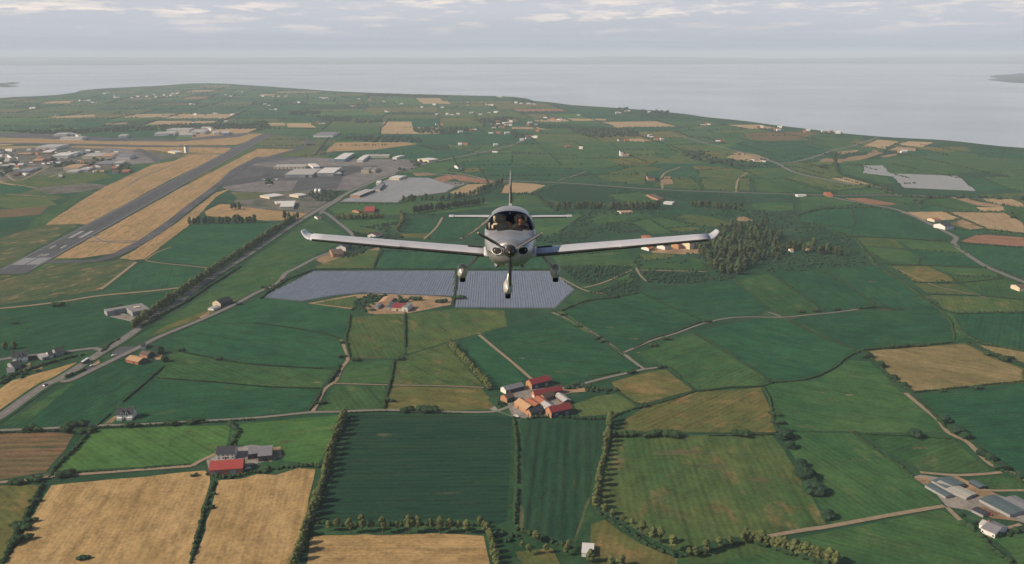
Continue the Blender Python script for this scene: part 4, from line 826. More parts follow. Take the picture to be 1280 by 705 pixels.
HEDGES = [
 ([(62,597),(75,579),(95,561),(108,546),(118,536)],3.5,2.4,'dark hedge between the ploughed field and the bright meadow'),
 ([(4,704),(20,670),(37,638),(54,606)],3.5,2.5,'dark hedge along the west side of the large straw field'),
 ([(238,704),(249,663),(257,632),(268,603)],2.6,2.0,'narrow dark hedge between the two straw fields'),
 ([(75,592),(120,590),(180,586),(238,581)],2.0,1.4,'low hedge along the lane to the red barn'),
 ([(642,522),(646,560),(646,610),(643,655)],3.0,2.2,'hedge between the big dark crop and the striped crop'),
 ([(660,524),(690,521),(722,524),(755,524)],3.6,2.4,'hedge below the red roofed farm yard'),
 ([(767,545),(785,545),(800,546),(845,545.5),(875,545),(925,545),(966,543.5)],2.0,1.6,'hedge between the two large olive pastures'),
 ([(766,522),(779,516),(795,511),(806,509)],3.6,2.2,'clumpy hedge from the tree row to the small brown field'),
 ([(773,491),(788,501),(802,509),(845,498),(869,489)],2.0,1.6,'thin hedge round the lower edge of the small brown field'),
 ([(836,459),(855,475),(870,489),(910,485),(952,483),(968,477)],2.2,1.7,'dark hedge below the pale green field'),
 ([(868,415),(900,435),(930,453),(962,477)],2.2,1.7,'hedge between the pale green field and the dark field beside it'),
 ([(955,485),(962,500),(966,520),(972,540)],2.4,1.8,'hedge on the east edge of the large olive pasture'),
 ([(970,539),(1020,540),(1065,541)],2.0,1.5,'hedge above the east pasture with the spreading trees'),
 ([(1067,541),(1095,563),(1120,580),(1141,595)],2.6,1.8,'straight hedge running down to the grey farm sheds'),
 ([(1078,543),(1130,545),(1190,549)],1.8,1.4,'thin hedge under the pasture beside the pale track'),
 ([(968,478),(1000,476),(1035,465),(1060,446),(1075,440)],2.6,1.9,'curved hedge in front of the two dark fields'),
 ([(985,400),(1015,415),(1040,427),(1070,439)],2.0,1.6,'hedge between the two wide dark green fields'),
 ([(1077,438),(1110,435),(1145,433),(1190,428)],3.4,2.2,'clumped hedge behind the pale straw field'),
 ([(1082,440),(1095,455),(1112,471),(1128,483),(1142,491)],3.6,2.4,'thick hedge on the west side of the pale straw field'),
 ([(1142,491),(1200,485),(1280,477)],2.0,1.6,'hedge below the pale straw field'),
 ([(1211,428),(1240,441),(1280,457)],2.6,2.0,'hedge between the pale straw field and the brown strip'),
 ([(1197,411),(1209,421),(1230,430),(1280,440)],3.8,2.4,'thick hedge above the brown strip at the edge of the view'),
 ([(1148,501),(1168,520),(1182,535),(1196,545)],3.0,2.0,'hedge beside the pale dirt track below the straw field'),
 ([(1222,560),(1245,583),(1262,592),(1280,606)],3.0,2.2,'hedge beside the lower end of the pale dirt track'),
 ([(1205,655),(1222,668),(1240,686),(1262,704)],5.0,3.0,'thick dark hedge below the grey roofed farmhouse'),
 ([(1245,672),(1262,668),(1280,660)],5.0,3.0,'bushy hedge east of the grey roofed farmhouse'),
 ([(122,532),(150,506),(178,482),(205,458)],2.0,1.5,'thin straight hedge rising from the white house to the brick sheds'),
 ([(196,473),(270,478),(337,484),(402,486)],1.6,1.2,'thin hedge across the middle of the meadows by the road'),
 ([(197,427),(225,439),(272,449),(320,456),(402,461)],1.8,1.4,'hedge between the dark meadow and the brighter one by the brick sheds'),
 ([(320,404),(365,410),(405,417),(427,425)],1.6,1.2,'thin hedge across the large dark meadow below the road'),
 ([(437,394),(436,410),(432,424),(438,448)],2.6,2.0,'hedge beside the sandy track near the walled farm'),
 ([(506.5,391),(506.5,418),(506.5,444)],2.6,2.0,'straight dark hedge between the two olive fields'),
 ([(493,450),(489,475),(483,495),(480,512)],2.6,2.0,'dark hedge between the green field and the olive field above the lane'),
 ([(403,487),(396,500),(387,513)],2.6,2.0,'hedge beside the sandy track near the lane'),
 ([(425,458),(419,470),(410,480)],4.0,3.0,'bushy hedge at the bend of the sandy track'),
 ([(640,512),(600,517.5),(545,517),(480,515),(430,517)],2.0,1.5,'low hedge along the lane above the big dark crop'),
 ([(320,525),(250,529),(175,533),(125,535),(60,540),(0,541.5)],2.4,1.8,'low hedge along the lane above the bright meadow'),
 ([(290,531),(296,540),(292,552),(286,560)],5.0,3.0,'bushy hedge between the two bright meadows'),
 ([(690,388),(720,404),(745,420),(780,444)],1.8,1.4,'broken hedge along the track below the film covered field'),
 ([(708,487),(722,481),(745,487),(772,489)],5.0,3.0,'dense dark hedge east of the farm yard'),
 ([(735,470),(755,469),(800,460)],1.8,1.4,'hedge along the track east of the farm'),
 ([(785,439),(815,424),(845,415),(876,402)],2.2,1.6,'hedge along the track to the crossroads of tracks'),
 ([(701,389),(735,376),(770,372),(800,366)],3.6,2.2,'dark hedge below the dark plantation'),
 ([(803,366),(830,380),(855,391),(876,400)],1.6,1.2,'thin hedge dividing the two fields right of the film covered field'),
 ([(918,352),(938,367),(958,383),(984,396)],2.2,1.6,'hedge running down from the wood across the dark fields'),
 ([(961,341),(985,358),(1010,374),(1034,391)],2.2,1.6,'broken hedge crossing the dark fields east of the wood'),
 ([(1027,338),(1060,358),(1100,384),(1130,388)],2.2,1.6,'hedge east of the wood ending at the sandy track'),
 ([(1095,333),(1125,352),(1150,370),(1172,386)],4.0,2.2,'long hedge between the dark fields and the olive strip'),
 ([(1076,386),(1100,384),(1112,386)],4.5,2.6,'bushy hedge by the sandy patch on the track'),
 ([(1172,386),(1188,402),(1193,425)],3.0,2.0,'curved hedge at the end of the wide dark field'),
 ([(326,373.5),(340,362),(362,349),(391,338)],3.6,2.4,'hedge along the west edge of the film covered field'),
 ([(392,337),(467,336.5),(569,337),(640,337.5),(690,337.5)],3.0,2.0,'hedge along the top of the film covered fields'),
 ([(571.5,338),(570,355),(566,384)],2.6,2.0,'narrow hedge between the two film covered fields'),
 ([(475,314),(470,326),(466,337)],3.0,2.0,'short hedge between two fields under the wing'),
 ([(175,411),(200,395),(230,379),(268,354),(300,334)],4.0,2.6,'ditch hedge on the field side of the airport road'),
 ([(128,440),(140,429),(150,424)],4.0,2.4,'dark hedge at the road junction by the car park'),
 ([(84,472),(96,466),(106,463)],4.0,2.6,'dark hedge between the two roads at the fork'),
 ([(0,480),(14,471),(35,463),(60,455),(90,447),(108,443)],4.5,2.8,'bushy hedge above the straw field by the road'),
 ([(260,594),(285,598),(310,592),(340,590)],4.0,2.6,'hedge behind the straw field below the red barn'),
 ([(333,588),(360,585),(380,583),(402,584)],4.4,3.0,'dark hedge between the bright meadow and the second straw field'),
 ([(395,654),(440,657),(500,656),(560,656),(600,657)],4.2,2.4,'low scrub hedge under the row of slim trees'),
 ([(645,662),(680,675),(700,681),(722,690)],4.4,2.8,'dark hedge along the bottom of the striped crop'),
 ([(745,640),(765,653),(790,668),(815,684),(848,698)],3.4,2.0,'ditch hedge below the olive pasture with loose trees'),
 ([(852,697),(895,686),(935,676)],3.0,1.8,'low hedge at the bottom of the olive pasture'),
 ([(1000,278),(1030,285),(1064,296),(1082,316),(1095,333)],6.0,3.0,'dark hedge curving past the group of trees east of the wood'),
 ([(642,243),(668,244),(685,257),(697,264)],9.0,4.0,'dark tree lined stream beyond the tail of the aeroplane'),
 ([(1042,191),(1048,215),(1062,221),(1108,234)],9.0,4.0,'dark hedgerow beside the grey sheeted field near the coast'),
 ([(1108,241),(1150,247),(1200,246),(1280,249)],9.0,4.0,'dark hedgerow along the far road'),
 ([(1062,296),(1075,296),(1118,298),(1186,302)],4.0,2.4,'hedge below the wide dark field by the winding road'),
 ([(995,270),(1025,262),(1064,260),(1092,259)],7.0,3.0,'dark hedge behind the wide dark field by the winding road'),
 ([(1181,264),(1205,274),(1232,286)],4.0,2.4,'hedge between the two pale stubble fields'),
 ([(1232,287),(1256,290),(1280,292)],5.0,3.0,'dark hedge below the larger pale stubble field'),
 ([(1200,303.5),(1240,307),(1280,310)],4.0,2.5,'hedge below the red soil field'),
 ([(1110,331),(1150,332),(1232,335)],2.4,1.6,'thin hedge across the olive pastures by the winding road'),
 ([(1143,353),(1196,354),(1255,348)],2.4,1.6,'second thin hedge across the olive pastures by the winding road'),
 ([(1160,368),(1228,370),(1280,375)],2.4,1.6,'lowest thin hedge across the olive pastures by the winding road'),
 ([(431,521),(424,540),(415,561),(410,582),(404,606),(397,627),(391,645),(383,662),(378,682),(371,703)],4.5,3.4,'thick hedge added to merge shadows under the tree row west of the big dark crop'),  # this and the next three hedges are added to join the row shadows
 ([(764,527),(759,555),(755,580),(750,603),(746,634)],3.4,2.6,'hedge added to merge shadows under the tight tree row east of the striped crop'),
 ([(928,676),(948,681),(985,692),(1044,708)],4.5,3.0,'hedge added to merge shadows under the thick tree row below the dirt track'),
 ([(562,434),(580,455),(596,472),(612,489)],3.6,2.6,'hedge added to merge shadows under the diagonal tree row by the farm'),
 ([(1195,392.5),(1240,391.5),(1280,391.5)],2.4,1.8,'hedge below the olive pastures at the edge of the view'),
]
for h_ in HEDGES:
    hedge(*h_, gap=0.30 if h_[1] < 2.3 else 0.0)
for i, (x, y, s) in enumerate(((38,538,2.6),(86,538,3.4),(105,541,2.4),(163,533,2),(215,531,2),(244,529,2),(78,596,2.2),(46,601,2.0),(18,605,1.8),(27,661,2.2),(33,654,1.6),(20,678,2.2),(45,627,1.3),(102,699,1.2),(104,699,1.0),(244,595,.9),(267,618,.9),(261,636,1.0),(425,447,1.6),(430,430,1.6),(483,502,1.8),(499,450,1.6),(507,515,2),(527,513,2.2),(540,515,2.4),(402,505,1.6),(443,451,1.6),(702,395,1.5),(723,409,1.4),(747,424,1.4),(755,428,1.4),(778,545,2.0),(794,545,2.0),(817,545,2.6),(836,545,2.6),(929,545,2.4),(804,508,1.6),(883,403,1.6),(833,425,1.6),(815,433,1.6),(790,466,1.5),(825,460,1.5),(1238,445,2),(1258,451,2.4),(1220,486,1.6),(1176,490,1.2),(1116,435,2),(1130,434,2),(1148,433,2),(1000,391,1.6),(1022,390,1.6),(1044,388,1.6),(969,519,1.6),(974,530,1.8),(300,381,1.2),(272,450,1.4),(225,439,1.3),(70,383,2.6),(147,387,2.8),(20,405,1.5),(575,374,2.6),(500,378,2.4),(520,375,2.4),(552,378,2.2))):
    bush(x, y, s*1.1, f'dark bush, {ordn(i) if i < 20 else "one"} of the scattered bushes standing along field edges' if i < 20 else 'dark bush standing alone on a field edge', 'scattered bushes on field edges', 1.5)
# --- masses nobody could count
def mass(name, label, polys, n, rmin, rmax, hmul, mat, seed, lim=None):
    rnd = random.Random(seed); m = MB()
    for poly in polys:
        P = GS(poly); x0, x1 = min(p.x for p in P), max(p.x for p in P); y0, y1 = min(p.y for p in P), max(p.y for p in P)
        area = abs(sum(P[i].x*P[(i+1) % len(P)].y-P[(i+1) % len(P)].x*P[i].y for i in range(len(P))))/2
        k = int(area*n); c = 0; tr = 0
        while c < k and tr < k*12:
            tr += 1; x, y = rnd.uniform(x0, x1), rnd.uniform(y0, y1)
            if not inside(P, x, y): continue
            r = rnd.uniform(rmin, rmax); blob(m, (x, y, r*hmul*0.35+0.2), r, r, r*hmul, rnd, 1, 0.32); c += 1
    o = m.build(name, mat); return tag(o, label, name.replace('_', ' '), kind='stuff')
mass('undergrowth', 'dark low undergrowth filling the plantation and the wood below the wing', [FOREST, [(700,334),(786,333),(792,337),(766,349),(738,356),(716,350)], [(790,341),(800,350),(800,366),(762,371),(742,364),(770,356)], [(800,339),(884,340.5),(893,349),(858,355),(806,353)], [(880,345),(925,345),(905,352),(885,350)]], 0.030, 1.2, 2.6, 0.9, 'scrub_leaf', 41)
mass('scrub', 'dark scrub and rough woodland east of the wood and behind the wing', [[(735,265),(748,265),(738,282),(715,284),(700,288),(718,276)], [(662,300),(690,293),(760,280),(780,285),(745,292),(720,305),(690,305)], [(745,280),(790,278),(812,292),(770,292)], [(675,247),(690,254),(700,264),(682,260)], [(692,264),(780,265),(830,263),(830,267),(740,269),(700,268)], [(838,272),(845,272),(884,283),(878,285)], [(985,296),(1000,281),(1030,287),(1060,298),(1070,312),(1090,332),(1040,336),(985,340),(950,340),(975,330)], [(930,276),(945,277),(975,272),(990,280),(980,290),(950,286)], [(885,270),(905,263),(1000,265),(1000,275),(940,272)], [(790,322),(800,318),(806,336),(795,334)], [(830,329),(860,325),(868,322),(850,331)], [(858,318),(885,312),(890,325),(880,330)]], 0.012, 1.4, 3.4, 0.62, 'scrub_leaf', 42)
mass('scrub', 'dark scrub and gardens around the cottages behind the port wing', [[(440,290),(470,296),(500,292),(505,298),(470,305),(445,300)], [(446,284),(472,281),(500,276),(484,290),(470,287)], [(420,318),(436,313),(448,306),(470,308),(450,318),(430,324)], [(443,376),(462,368),(486,370),(468,379),(470,391),(440,388)], [(487,373),(500,370),(512,373),(500,377)], [(325,360),(345,355),(366,345),(340,366)], [(382,242),(400,236),(425,240),(415,252),(396,252)], [(612,500),(625,496),(632,508),(618,512)], [(706,486),(722,480),(750,487),(772,490),(765,494),(740,491)], [(1195,642),(1222,648),(1240,655),(1220,660)], [(28,462),(50,463),(38,470),(20,474)], [(0,470),(20,472),(0,484)], [(612,664),(640,664),(655,672),(640,680),(618,676)]], 0.035, 1.0, 2.6, 0.9, 'scrub_leaf', 43)
mass('far_woods', 'dark far woods and shelter belts scattered over the hazy plain', [[(0,164),(60,162.5),(130,161),(190,158),(240,155),(320,155),(320,161),(200,163),(60,168)], [(424,172),(470,170),(520,171),(528,178),(460,178)], [(320,152),(335,152),(337,161),(322,164)], [(395,145),(440,147),(438,152),(400,151)], [(445,150),(478,150),(477,153),(440,154)], [(515,160),(560,160),(600,163),(560,168),(520,166)], [(588,150),(640,146),(640,150),(600,154)], [(610,152),(632,151),(634,160),(618,160)], [(708,160),(790,161),(800,170),(740,173),(722,168)], [(360,140),(400,139),(400,143),(365,144)], [(768,136),(784,134.5),(786,138),(770,138.5)], [(800,138),(836,139),(834,142),(802,141)], [(640,122),(660,125),(668,128),(642,126)], [(120,112),(142,111),(140,113),(120,114)], [(460,118),(480,117.5),(560,120),(560,121.5),(460,120)], [(514,203),(536,198),(536,203),(516,210)], [(496,213),(506,211),(505,214),(497,215)], [(62,203),(118,203),(118,208),(70,209)], [(0,198),(14,200),(14,214),(0,222)], [(118,199),(140,199),(138,202),(120,202)], [(150,206),(164,206),(162,212),(150,211)], [(1078,234),(1100,232),(1120,238),(1116,242)], [(1140,252),(1158,247),(1164,248),(1150,258)], [(1255,262),(1262,262),(1275,278),(1268,276)], [(1185,248),(1200,246),(1280,247),(1280,250)], [(1015,206),(1035,208),(1040,212),(1020,210)], [(860,196),(900,198),(960,206),(940,210),(870,203)], [(850,190),(875,190),(890,195),(860,197)], [(640,163),(660,170),(650,174),(640,172)], [(330,226),(338,224),(340,232),(332,234)]], 0.0032, 3.5, 7.0, 0.9, 'far_leaf', 44)
# hedgerows of the far fields, seen only as dark lines
rnd = random.Random(9); m = MB()
for a, b in hedge_lines:
    d = b-a; st = 5+a.y*0.0016; n = int(d.length/st); r0 = 1.3+a.y*0.00033
    sk = rnd.random()
    for k in range(n):
        q = a+d*((k+rnd.random())/max(n, 1))
        if not inside(landR, q.x, q.y): continue
        if mnoise.noise(Vector((q.x*.006, q.y*.006, 1.3))) < -0.26+0.35*(sk-.5): continue
        pp = pix((q.x, q.y, 0))
        if pp and (pp[1] > 236 or (pp[0] < 330 and 166 < pp[1]) or (pp[0] < 560 and pp[1] > 195)): continue
        r = r0*(0.7+0.7*rnd.random()); blob(m, (q.x, q.y, r*.5), r, r, r, rnd, 1, 0.3)
    
tag(m.build('far_hedgerows', 'far_leaf'), 'dark hedgerows edging the far fields out to the coast', 'hedgerows', kind='stuff')
rnd = random.Random(19); m = MB()
for pts in EDGES:
    for i in range(len(pts)):
        if rnd.random() < 0.42: continue
        a, b = G(*pts[i]), G(*pts[(i+1) % len(pts)]); d = b-a; n = int(d.length/(3.2+a.y*0.0012)); sk = rnd.random()
        for k in range(n):
            q = a+d*((k+rnd.random())/max(n, 1))
            if mnoise.noise(Vector((q.x*.012, q.y*.012, 4.3))) < -0.12+0.5*(sk-.5): continue
            r = (0.9+q.y*0.0003)*(0.6+0.9*rnd.random()); blob(m, (q.x+rnd.uniform(-1, 1), q.y+rnd.uniform(-1, 1), r*.5), r, r, r*1.05, rnd, 1, 0.32)
tag(m.build('field_hedgerows', 'hedge_leaf'), 'broken dark hedgerows edging the middle distance fields right of the airport road', 'hedgerows', kind='stuff')
# rows of film laid over crops
def film(label, poly, a, b, spacing, wid, hgt, mat, z=0.30, dash=26, cat='crop cover', keep=1.0):
    P = GS(poly); A, B = G(*a), G(*b); d = (B-A).normalized(); n = Vector((-d.y, d.x, 0)); rnd = random.Random(3); m = MB()
    off = [p.dot(n) for p in P]; s = min(off)+spacing/2
    while s < max(off):
        cuts = []
        for i in range(len(P)):
            p, q = P[i], P[(i+1) % len(P)]; u, v = p.dot(n)-s, q.dot(n)-s
            if (u > 0) != (v > 0): cuts.append(p.lerp(q, u/(u-v)).dot(d))
        cuts.sort()
        for t0, t1 in zip(cuts[::2], cuts[1::2]):
            t = t0+1
            while t < t1-1:
                e = min(t1-0.6, t+dash*(0.6+0.8*rnd.random()))
                if rnd.random() < keep:
                    w_ = wid*(0.9+0.2*rnd.random())/2; h_ = hgt*(0.8+0.4*rnd.random()); jx = rnd.uniform(-.12, .12)
                    vs = []
                    for tt in (t, e):
                        for k in range(5):
                            aa = math.pi*k/4; c = d*tt+n*(s+jx-math.cos(aa)*w_); vs.append((c.x, c.y, z+math.sin(aa)*h_))
                    m.add(vs, [(k, k+1, k+6, k+5) for k in range(4)])
                t = e+(0.25 if rnd.random() < .85 else 0.7)
        s += spacing
    return tag(m.build('crop_film', mat), label, cat, kind='stuff')
film('long rows of blue grey film over the crop west of the narrow hedge', [(328,371.5),(393,339.5),(568,339),(567,370.5),(452,366),(415,369.5),(378,376.5)], (540,366), (552,340), 3.3, 2.95, 0.32, 'crop_film')
film('long rows of blue grey film over the crop below the aeroplane', [(575.5,339),(690,339),(717.5,362),(693.5,385),(640,385),(568.5,384)], (650,384), (645,340), 3.1, 2.75, 0.32, 'crop_film')
film('pale grey sheeting over the field beside the airport road', [(425,252),(465,236.5),(480,227),(492,221.5),(535,222.5),(569,233),(556,240.5),(505,246.5),(496,253)], (440,250), (520,224), 5.5, 5.2, 0.3, 'fleece', dash=120)
film('pale sheeting over the stepped field near the coast', [(1080,207),(1104,207),(1112,217),(1197,220),(1220,239),(1130,235),(1122,227),(1117,221),(1080,217)], (1150,236), (1140,219), 4.6, 4.3, 0.3, 'fleece', dash=160)
# ================================================================== BUILDINGS
def frame_of(A, B, D, P=None):
    a, b, d = (G(*q) for q in (A, B, D)); X = (b-a); w = X.length; X.normalize(); Y = Vector((-X.y, X.x, 0))
    dep = (d-a).dot(Y)
    if dep < 0: Y = -Y; dep = -dep; flip = True
    else: flip = False
    if flip: a, X = b, -X     # keep a right-handed frame; the front stays on the A-B side
    return a+X*(w/2)+Y*(dep/2), math.atan2(X.y, X.x), w, dep
def gable_wall(w, d, h, r, base=-0.6):
    x, y = w/2, d/2
    v = [(-x,-y,base),(x,-y,base),(x,y,base),(-x,y,base),(-x,-y,h),(x,-y,h),(x,y,h),(-x,y,h),(-x,0,h+r),(x,0,h+r)]
    return v, [(0,1,5,4),(2,3,7,6),(1,2,6,9,5),(3,0,4,8,7)], [0,0,1,1]
def gable_roof(w, d, h, r, oh=0.35, th=0.22):
    x, y = w/2+oh, d/2+oh; k = r/(d/2)*oh; m = MB(); e = 0.03
    for s in (-1, 1):
        q = [(-x, s*y, h-k+e), (x, s*y, h-k+e), (x, 0, h+r+e), (-x, 0, h+r+e)]
        m.add(q+[(a, b, c+th) for a, b, c in q], [(0,1,2,3),(4,5,6,7),(0,1,5,4),(1,2,6,5),(2,3,7,6),(3,0,4,7)])
    return m
def win(root, side, u, z, ww, hh, w, d, frame=True, name='window', mat='window_glass'):
    t = 0.05; m = MB()
    def put(mb, u0, u1, z0, z1, o):
        if side == 'f': mb.box(u0, u1, -d/2-o, -d/2-0.004, z0, z1)
        elif side == 'b': mb.box(u0, u1, d/2+0.004, d/2+o, z0, z1)
        elif side == 'l': mb.box(-w/2-o, -w/2-0.004, u0, u1, z0, z1)
        else: mb.box(w/2+0.004, w/2+o, u0, u1, z0, z1)
    put(m, u-ww/2, u+ww/2, z, z+hh, 0.05); o = m.build(name, mat, root)
    if frame:
        f = MB(); b = 0.12
        put(f, u-ww/2-b, u+ww/2+b, z-b, z, 0.09); put(f, u-ww/2-b, u+ww/2+b, z+hh, z+hh+b, 0.09); put(f, u-ww/2-b, u-ww/2, z, z+hh, 0.09); put(f, u+ww/2, u+ww/2+b, z, z+hh, 0.09)
        f.build('frame', 'trim_white', o)
    return o
def bld(name, label, cat, A, B, D, h, r, wall, roof, gable=None, group=None, wins=(), chims=(), doors=(), w=None, d=None, oh=0.35):
    c, rz, w0, d0 = frame_of(A, B, D); w = w or w0; d = d or d0
    e = empty(name, (c.x, c.y, 0), rz, label, cat, group)
    if r > 0.05:
        v, f, mi = gable_wall(w, d, h, r); meshobj('wall', v, f, [wall, gable or wall], e, mi)
        rf = gable_roof(w, d, h, r, oh).build('roof', roof, e)
    else:
        m = MB(); m.box(-w/2, w/2, -d/2, d/2, -0.6, h); m.build('wall', wall, e)
        m = MB(); m.box(-w/2-.2, w/2+.2, -d/2-.2, d/2+.2, h+0.003, h+.35); rf = m.build('roof', roof, e)
    for x, y in chims:
        zz = h+r*(1-abs(y)); m = MB(); m.box(x*w/2-.4, x*w/2+.4, y*d/2-.35, y*d/2+.35, zz-.5, zz+1.3); m.box(x*w/2-.5, x*w/2+.5, y*d/2-.45, y*d/2+.45, zz+1.3, zz+1.42); m.build('chimney', 'chimney_brick', rf)
    for sd, u, z, ww, hh in wins: win(e, sd, u*(w if sd in 'fb' else d)/2, z, ww, hh, w, d)
    for sd, u, ww, hh, mt in doors: win(e, sd, u*(w if sd in 'fb' else d)/2, 0.0, ww, hh, w, d, False, 'door', mt)
    return e, w, d, rf
def dormer(root, rf, x, d, h, r, wd=2.2, roof='slate'):
    m = MB(); y0 = -d/2-.02; z0, z1 = h-0.1, h+1.5
    m.add([(x-wd/2,y0,z0),(x+wd/2,y0,z0),(x+wd/2,y0,z1),(x,y0,z1+1.0),(x-wd/2,y0,z1),(x-wd/2,-.6,z0),(x+wd/2,-.6,z0),(x+wd/2,-.6,z1),(x,-.6,z1+1),(x-wd/2,-.6,z1)], [(0,1,2,3,4),(0,4,9,5),(1,6,7,2)])
    dm = m.build('dormer', 'white_render', root)
    m = MB(); k = 0.15
    for s in (-1, 1): m.add([(x+s*(wd/2+k), y0-k, z1-.12), (x, y0-k, z1+1.05), (x, -.4, z1+1.05), (x+s*(wd/2+k), -.4, z1-.12), (x+s*(wd/2+k), y0-k, z1+.06), (x, y0-k, z1+1.25), (x, -.4, z1+1.25), (x+s*(wd/2+k), -.4, z1+.06)], [(0,1,2,3),(4,5,6,7),(0,1,5,4),(1,2,6,5),(2,3,7,6),(3,0,4,7)])
    m.build('dormer_roof', roof, dm)
    m = MB(); m.box(x-.5, x+.5, y0-.05, y0-.004, z0+.35, z1-.1); m.build('window', 'window_glass', dm)
HW = lambda n, z, ww=1.1, hh=1.3: tuple(('f', -0.75+1.5*i/(n-1) if n > 1 else 0.0, z, ww, hh) for i in range(n))
# --- the red roofed farm in the middle
FZ = lambda x, y: (610+x/10.667, 460+y/10.667)
FG_ = 'buildings of the red roofed farm'  # sunward ends get brick, the other sides a dark wall as painted shade
bld('barn', 'large red roofed barn at the back of the farm, nearest the meadow track', 'barn', FZ(585,292), FZ(845,228), FZ(515,245), 5.2, 3.4, 'dark_and_shaded_wall', 'dark_red_sheet', 'orange_brick', FG_, doors=(('f',-.55,3.2,3.4,'steel_door'),('f',.5,3.2,3.4,'steel_door')))
bld('barn', 'long red roofed barn across the middle of the farm with orange and white gable', 'barn', FZ(625,412), FZ(995,345), FZ(560,378), 3.6, 3.2, 'brown_board', 'dark_red_sheet', 'orange_brick', FG_, doors=(('f',.6,2.6,2.6,'door_wood'),('l',0,2.6,2.4,'white_render')))
bld('barn', 'small brown barn with orange gable standing inside the farm courtyard', 'barn', FZ(762,452), FZ(900,402), FZ(708,410), 3.4, 2.6, 'brown_board', 'brown_tile', 'orange_brick', FG_, doors=(('l',0,1.6,2.2,'door_wood'),))
bld('shed', 'narrow shed with pale grey roof on the east side of the farm courtyard', 'shed', FZ(885,398), FZ(1005,490), FZ(950,350), 2.8, 1.6, 'brown_board', 'pale_sheet', None, FG_, doors=(('f',.2,1.4,2.0,'door_wood'),))
bld('barn', 'grey ribbed roof shed with white gable at the west corner of the farm', 'barn', FZ(240,352), FZ(480,292), FZ(165,312), 3.8, 2.4, 'dark_and_shaded_wall', 'grey_sheet', 'white_render', FG_, doors=(('f',.3,3,3,'dark_and_shaded_wall'),))
bld('cottage', 'small orange brick cottage at the west edge of the farm', 'house', FZ(255,472), FZ(350,440), FZ(190,425), 4.4, 2.6, 'dark_and_shaded_wall', 'brown_tile', 'orange_brick', FG_, wins=(('l',-.4,.9,.9,1.1),('l',.4,.9,.9,1.1)), chims=((0.7,0),))
bld('barn', 'tan roofed barn running down the west side of the farm yard', 'barn', FZ(350,512), FZ(505,612), FZ(440,455), 3.8, 3.0, 'orange_brick', 'tan_sheet', 'dark_and_shaded_wall', FG_, doors=(('f',-.3,2.2,2.4,'door_wood'),))
bld('shed', 'low shed with rust orange roof beside the tan roofed barn', 'shed', FZ(478,478), FZ(610,560), FZ(560,430), 3.0, 1.7, 'brown_board', 'orange_tile', None, FG_)
bld('shed', 'red orange roofed link shed between the long barn and the pale roof', 'shed', FZ(600,455), FZ(688,520), FZ(680,400), 3.4, 2.0, 'orange_brick', 'orange_tile', None, FG_)
bld('shed', 'pale stone coloured roof shed joining the red orange shed to the front barn', 'shed', FZ(692,524), FZ(778,586), FZ(770,470), 3.3, 2.0, 'white_render', 'pale_sheet', None, FG_)
bld('barn', 'dark slate roofed barn with orange gable at the front of the farm', 'barn', FZ(575,662), FZ(755,612), FZ(512,622), 3.8, 2.6, 'dark_and_shaded_wall', 'slate', 'orange_brick', FG_, doors=(('f',.3,2.6,2.8,'steel_door'),('l',0,1.4,2.1,'door_wood')))
bld('barn', 'largest dark red roofed barn at the front right of the farm with orange gable', 'barn', FZ(845,672), FZ(1120,612), FZ(762,620), 5.2, 3.6, 'dark_and_shaded_wall', 'dark_red_sheet', 'orange_brick', FG_, doors=(('f',-.5,3.4,3.4,'steel_door'),('f',.5,3.4,3.4,'steel_door'),('l',0,2.4,2.8,'door_wood')))
# --- house on the lane
def lane_house(label, A, B, D, group=None, h=5.0, r=3.6):
    e, w, d, rf = bld('house', label, 'house', A, B, D, h, r, 'white_render', 'slate', None, group, wins=HW(2, 1.0, 1.5, 1.4)+(('f',-.3,3.2,1,1.1),('f',.3,3.2,1,1.1),('l',0,3.4,1,1.2),('r',0,3.4,1,1.2)), chims=((-.93,0),(.93,0)), doors=(('f',0,1.2,2.1,'door_wood'),))
    for s in (-1, 1): dormer(e, rf, s*w*0.14, d, h, r)
    m = MB(); m.box(-w/2+.5, -w/2+w*.34, -d/2-1.8, -d/2-.003, -.5, 2.5); m.box(w/2-w*.34, w/2-.5, -d/2-1.8, -d/2-.003, -.5, 2.5); m.build('porch', 'white_render', e)
lane_house('white house with dark roof and twin dormers beside the lane', (146,525.5), (166.5,524.5), (146.8,519.5))
lane_house('white house with dark roof and twin dormers beside the side road by the avenue trees', (16,453.5), (35,451), (16.5,448))
# --- farm with the red barn
e, w, d, rf = bld('barn', 'long bright red barn beside the lane and the straw fields', 'barn', (262,595), (303.5,592), (261.5,583.5), 4.4, 3.6, 'red_brick', 'red_sheet', None, None, doors=(('f',-.7,4.2,3.4,'steel_door'),('f',.42,4.6,3.6,'steel_door'),('r',0,3,3,'dark_and_shaded_wall')))
bld('house', 'grey slate farmhouse behind the long red barn', 'house', (270.5,575), (293.5,574), (270.5,566), 4.8, 3.2, 'white_render', 'slate', None, None, wins=HW(4, .9, 1.2, 1.2)+HW(4, 3.1, 1.1, 1.1), chims=((-.94,0),(.94,0)), doors=(('f',.02,1.3,2.2,'door_wood'),))
bld('barn', 'grey corrugated barn with open front bay near the rubble heap', 'barn', (323,577.5), (340,576), (322.5,565), 4.6, 2.0, 'brown_board', 'grey_sheet', None, None, doors=(('f',0,3,3,'dark_and_shaded_wall'),))  # open bay is a flat dark panel, its inner shade put in colour
bld('barn', 'set back grey corrugated wing of the open fronted barn', 'barn', (311.5,574.5), (322.3,573.2), (311.5,564.5), 4.4, 1.9, 'brown_board', 'grey_sheet', None, None, doors=(('f',0,8,3.4,'dark_and_shaded_wall'),))  # dark panel again paints the shade inside an open front
m = MB(); rnd = random.Random(8)
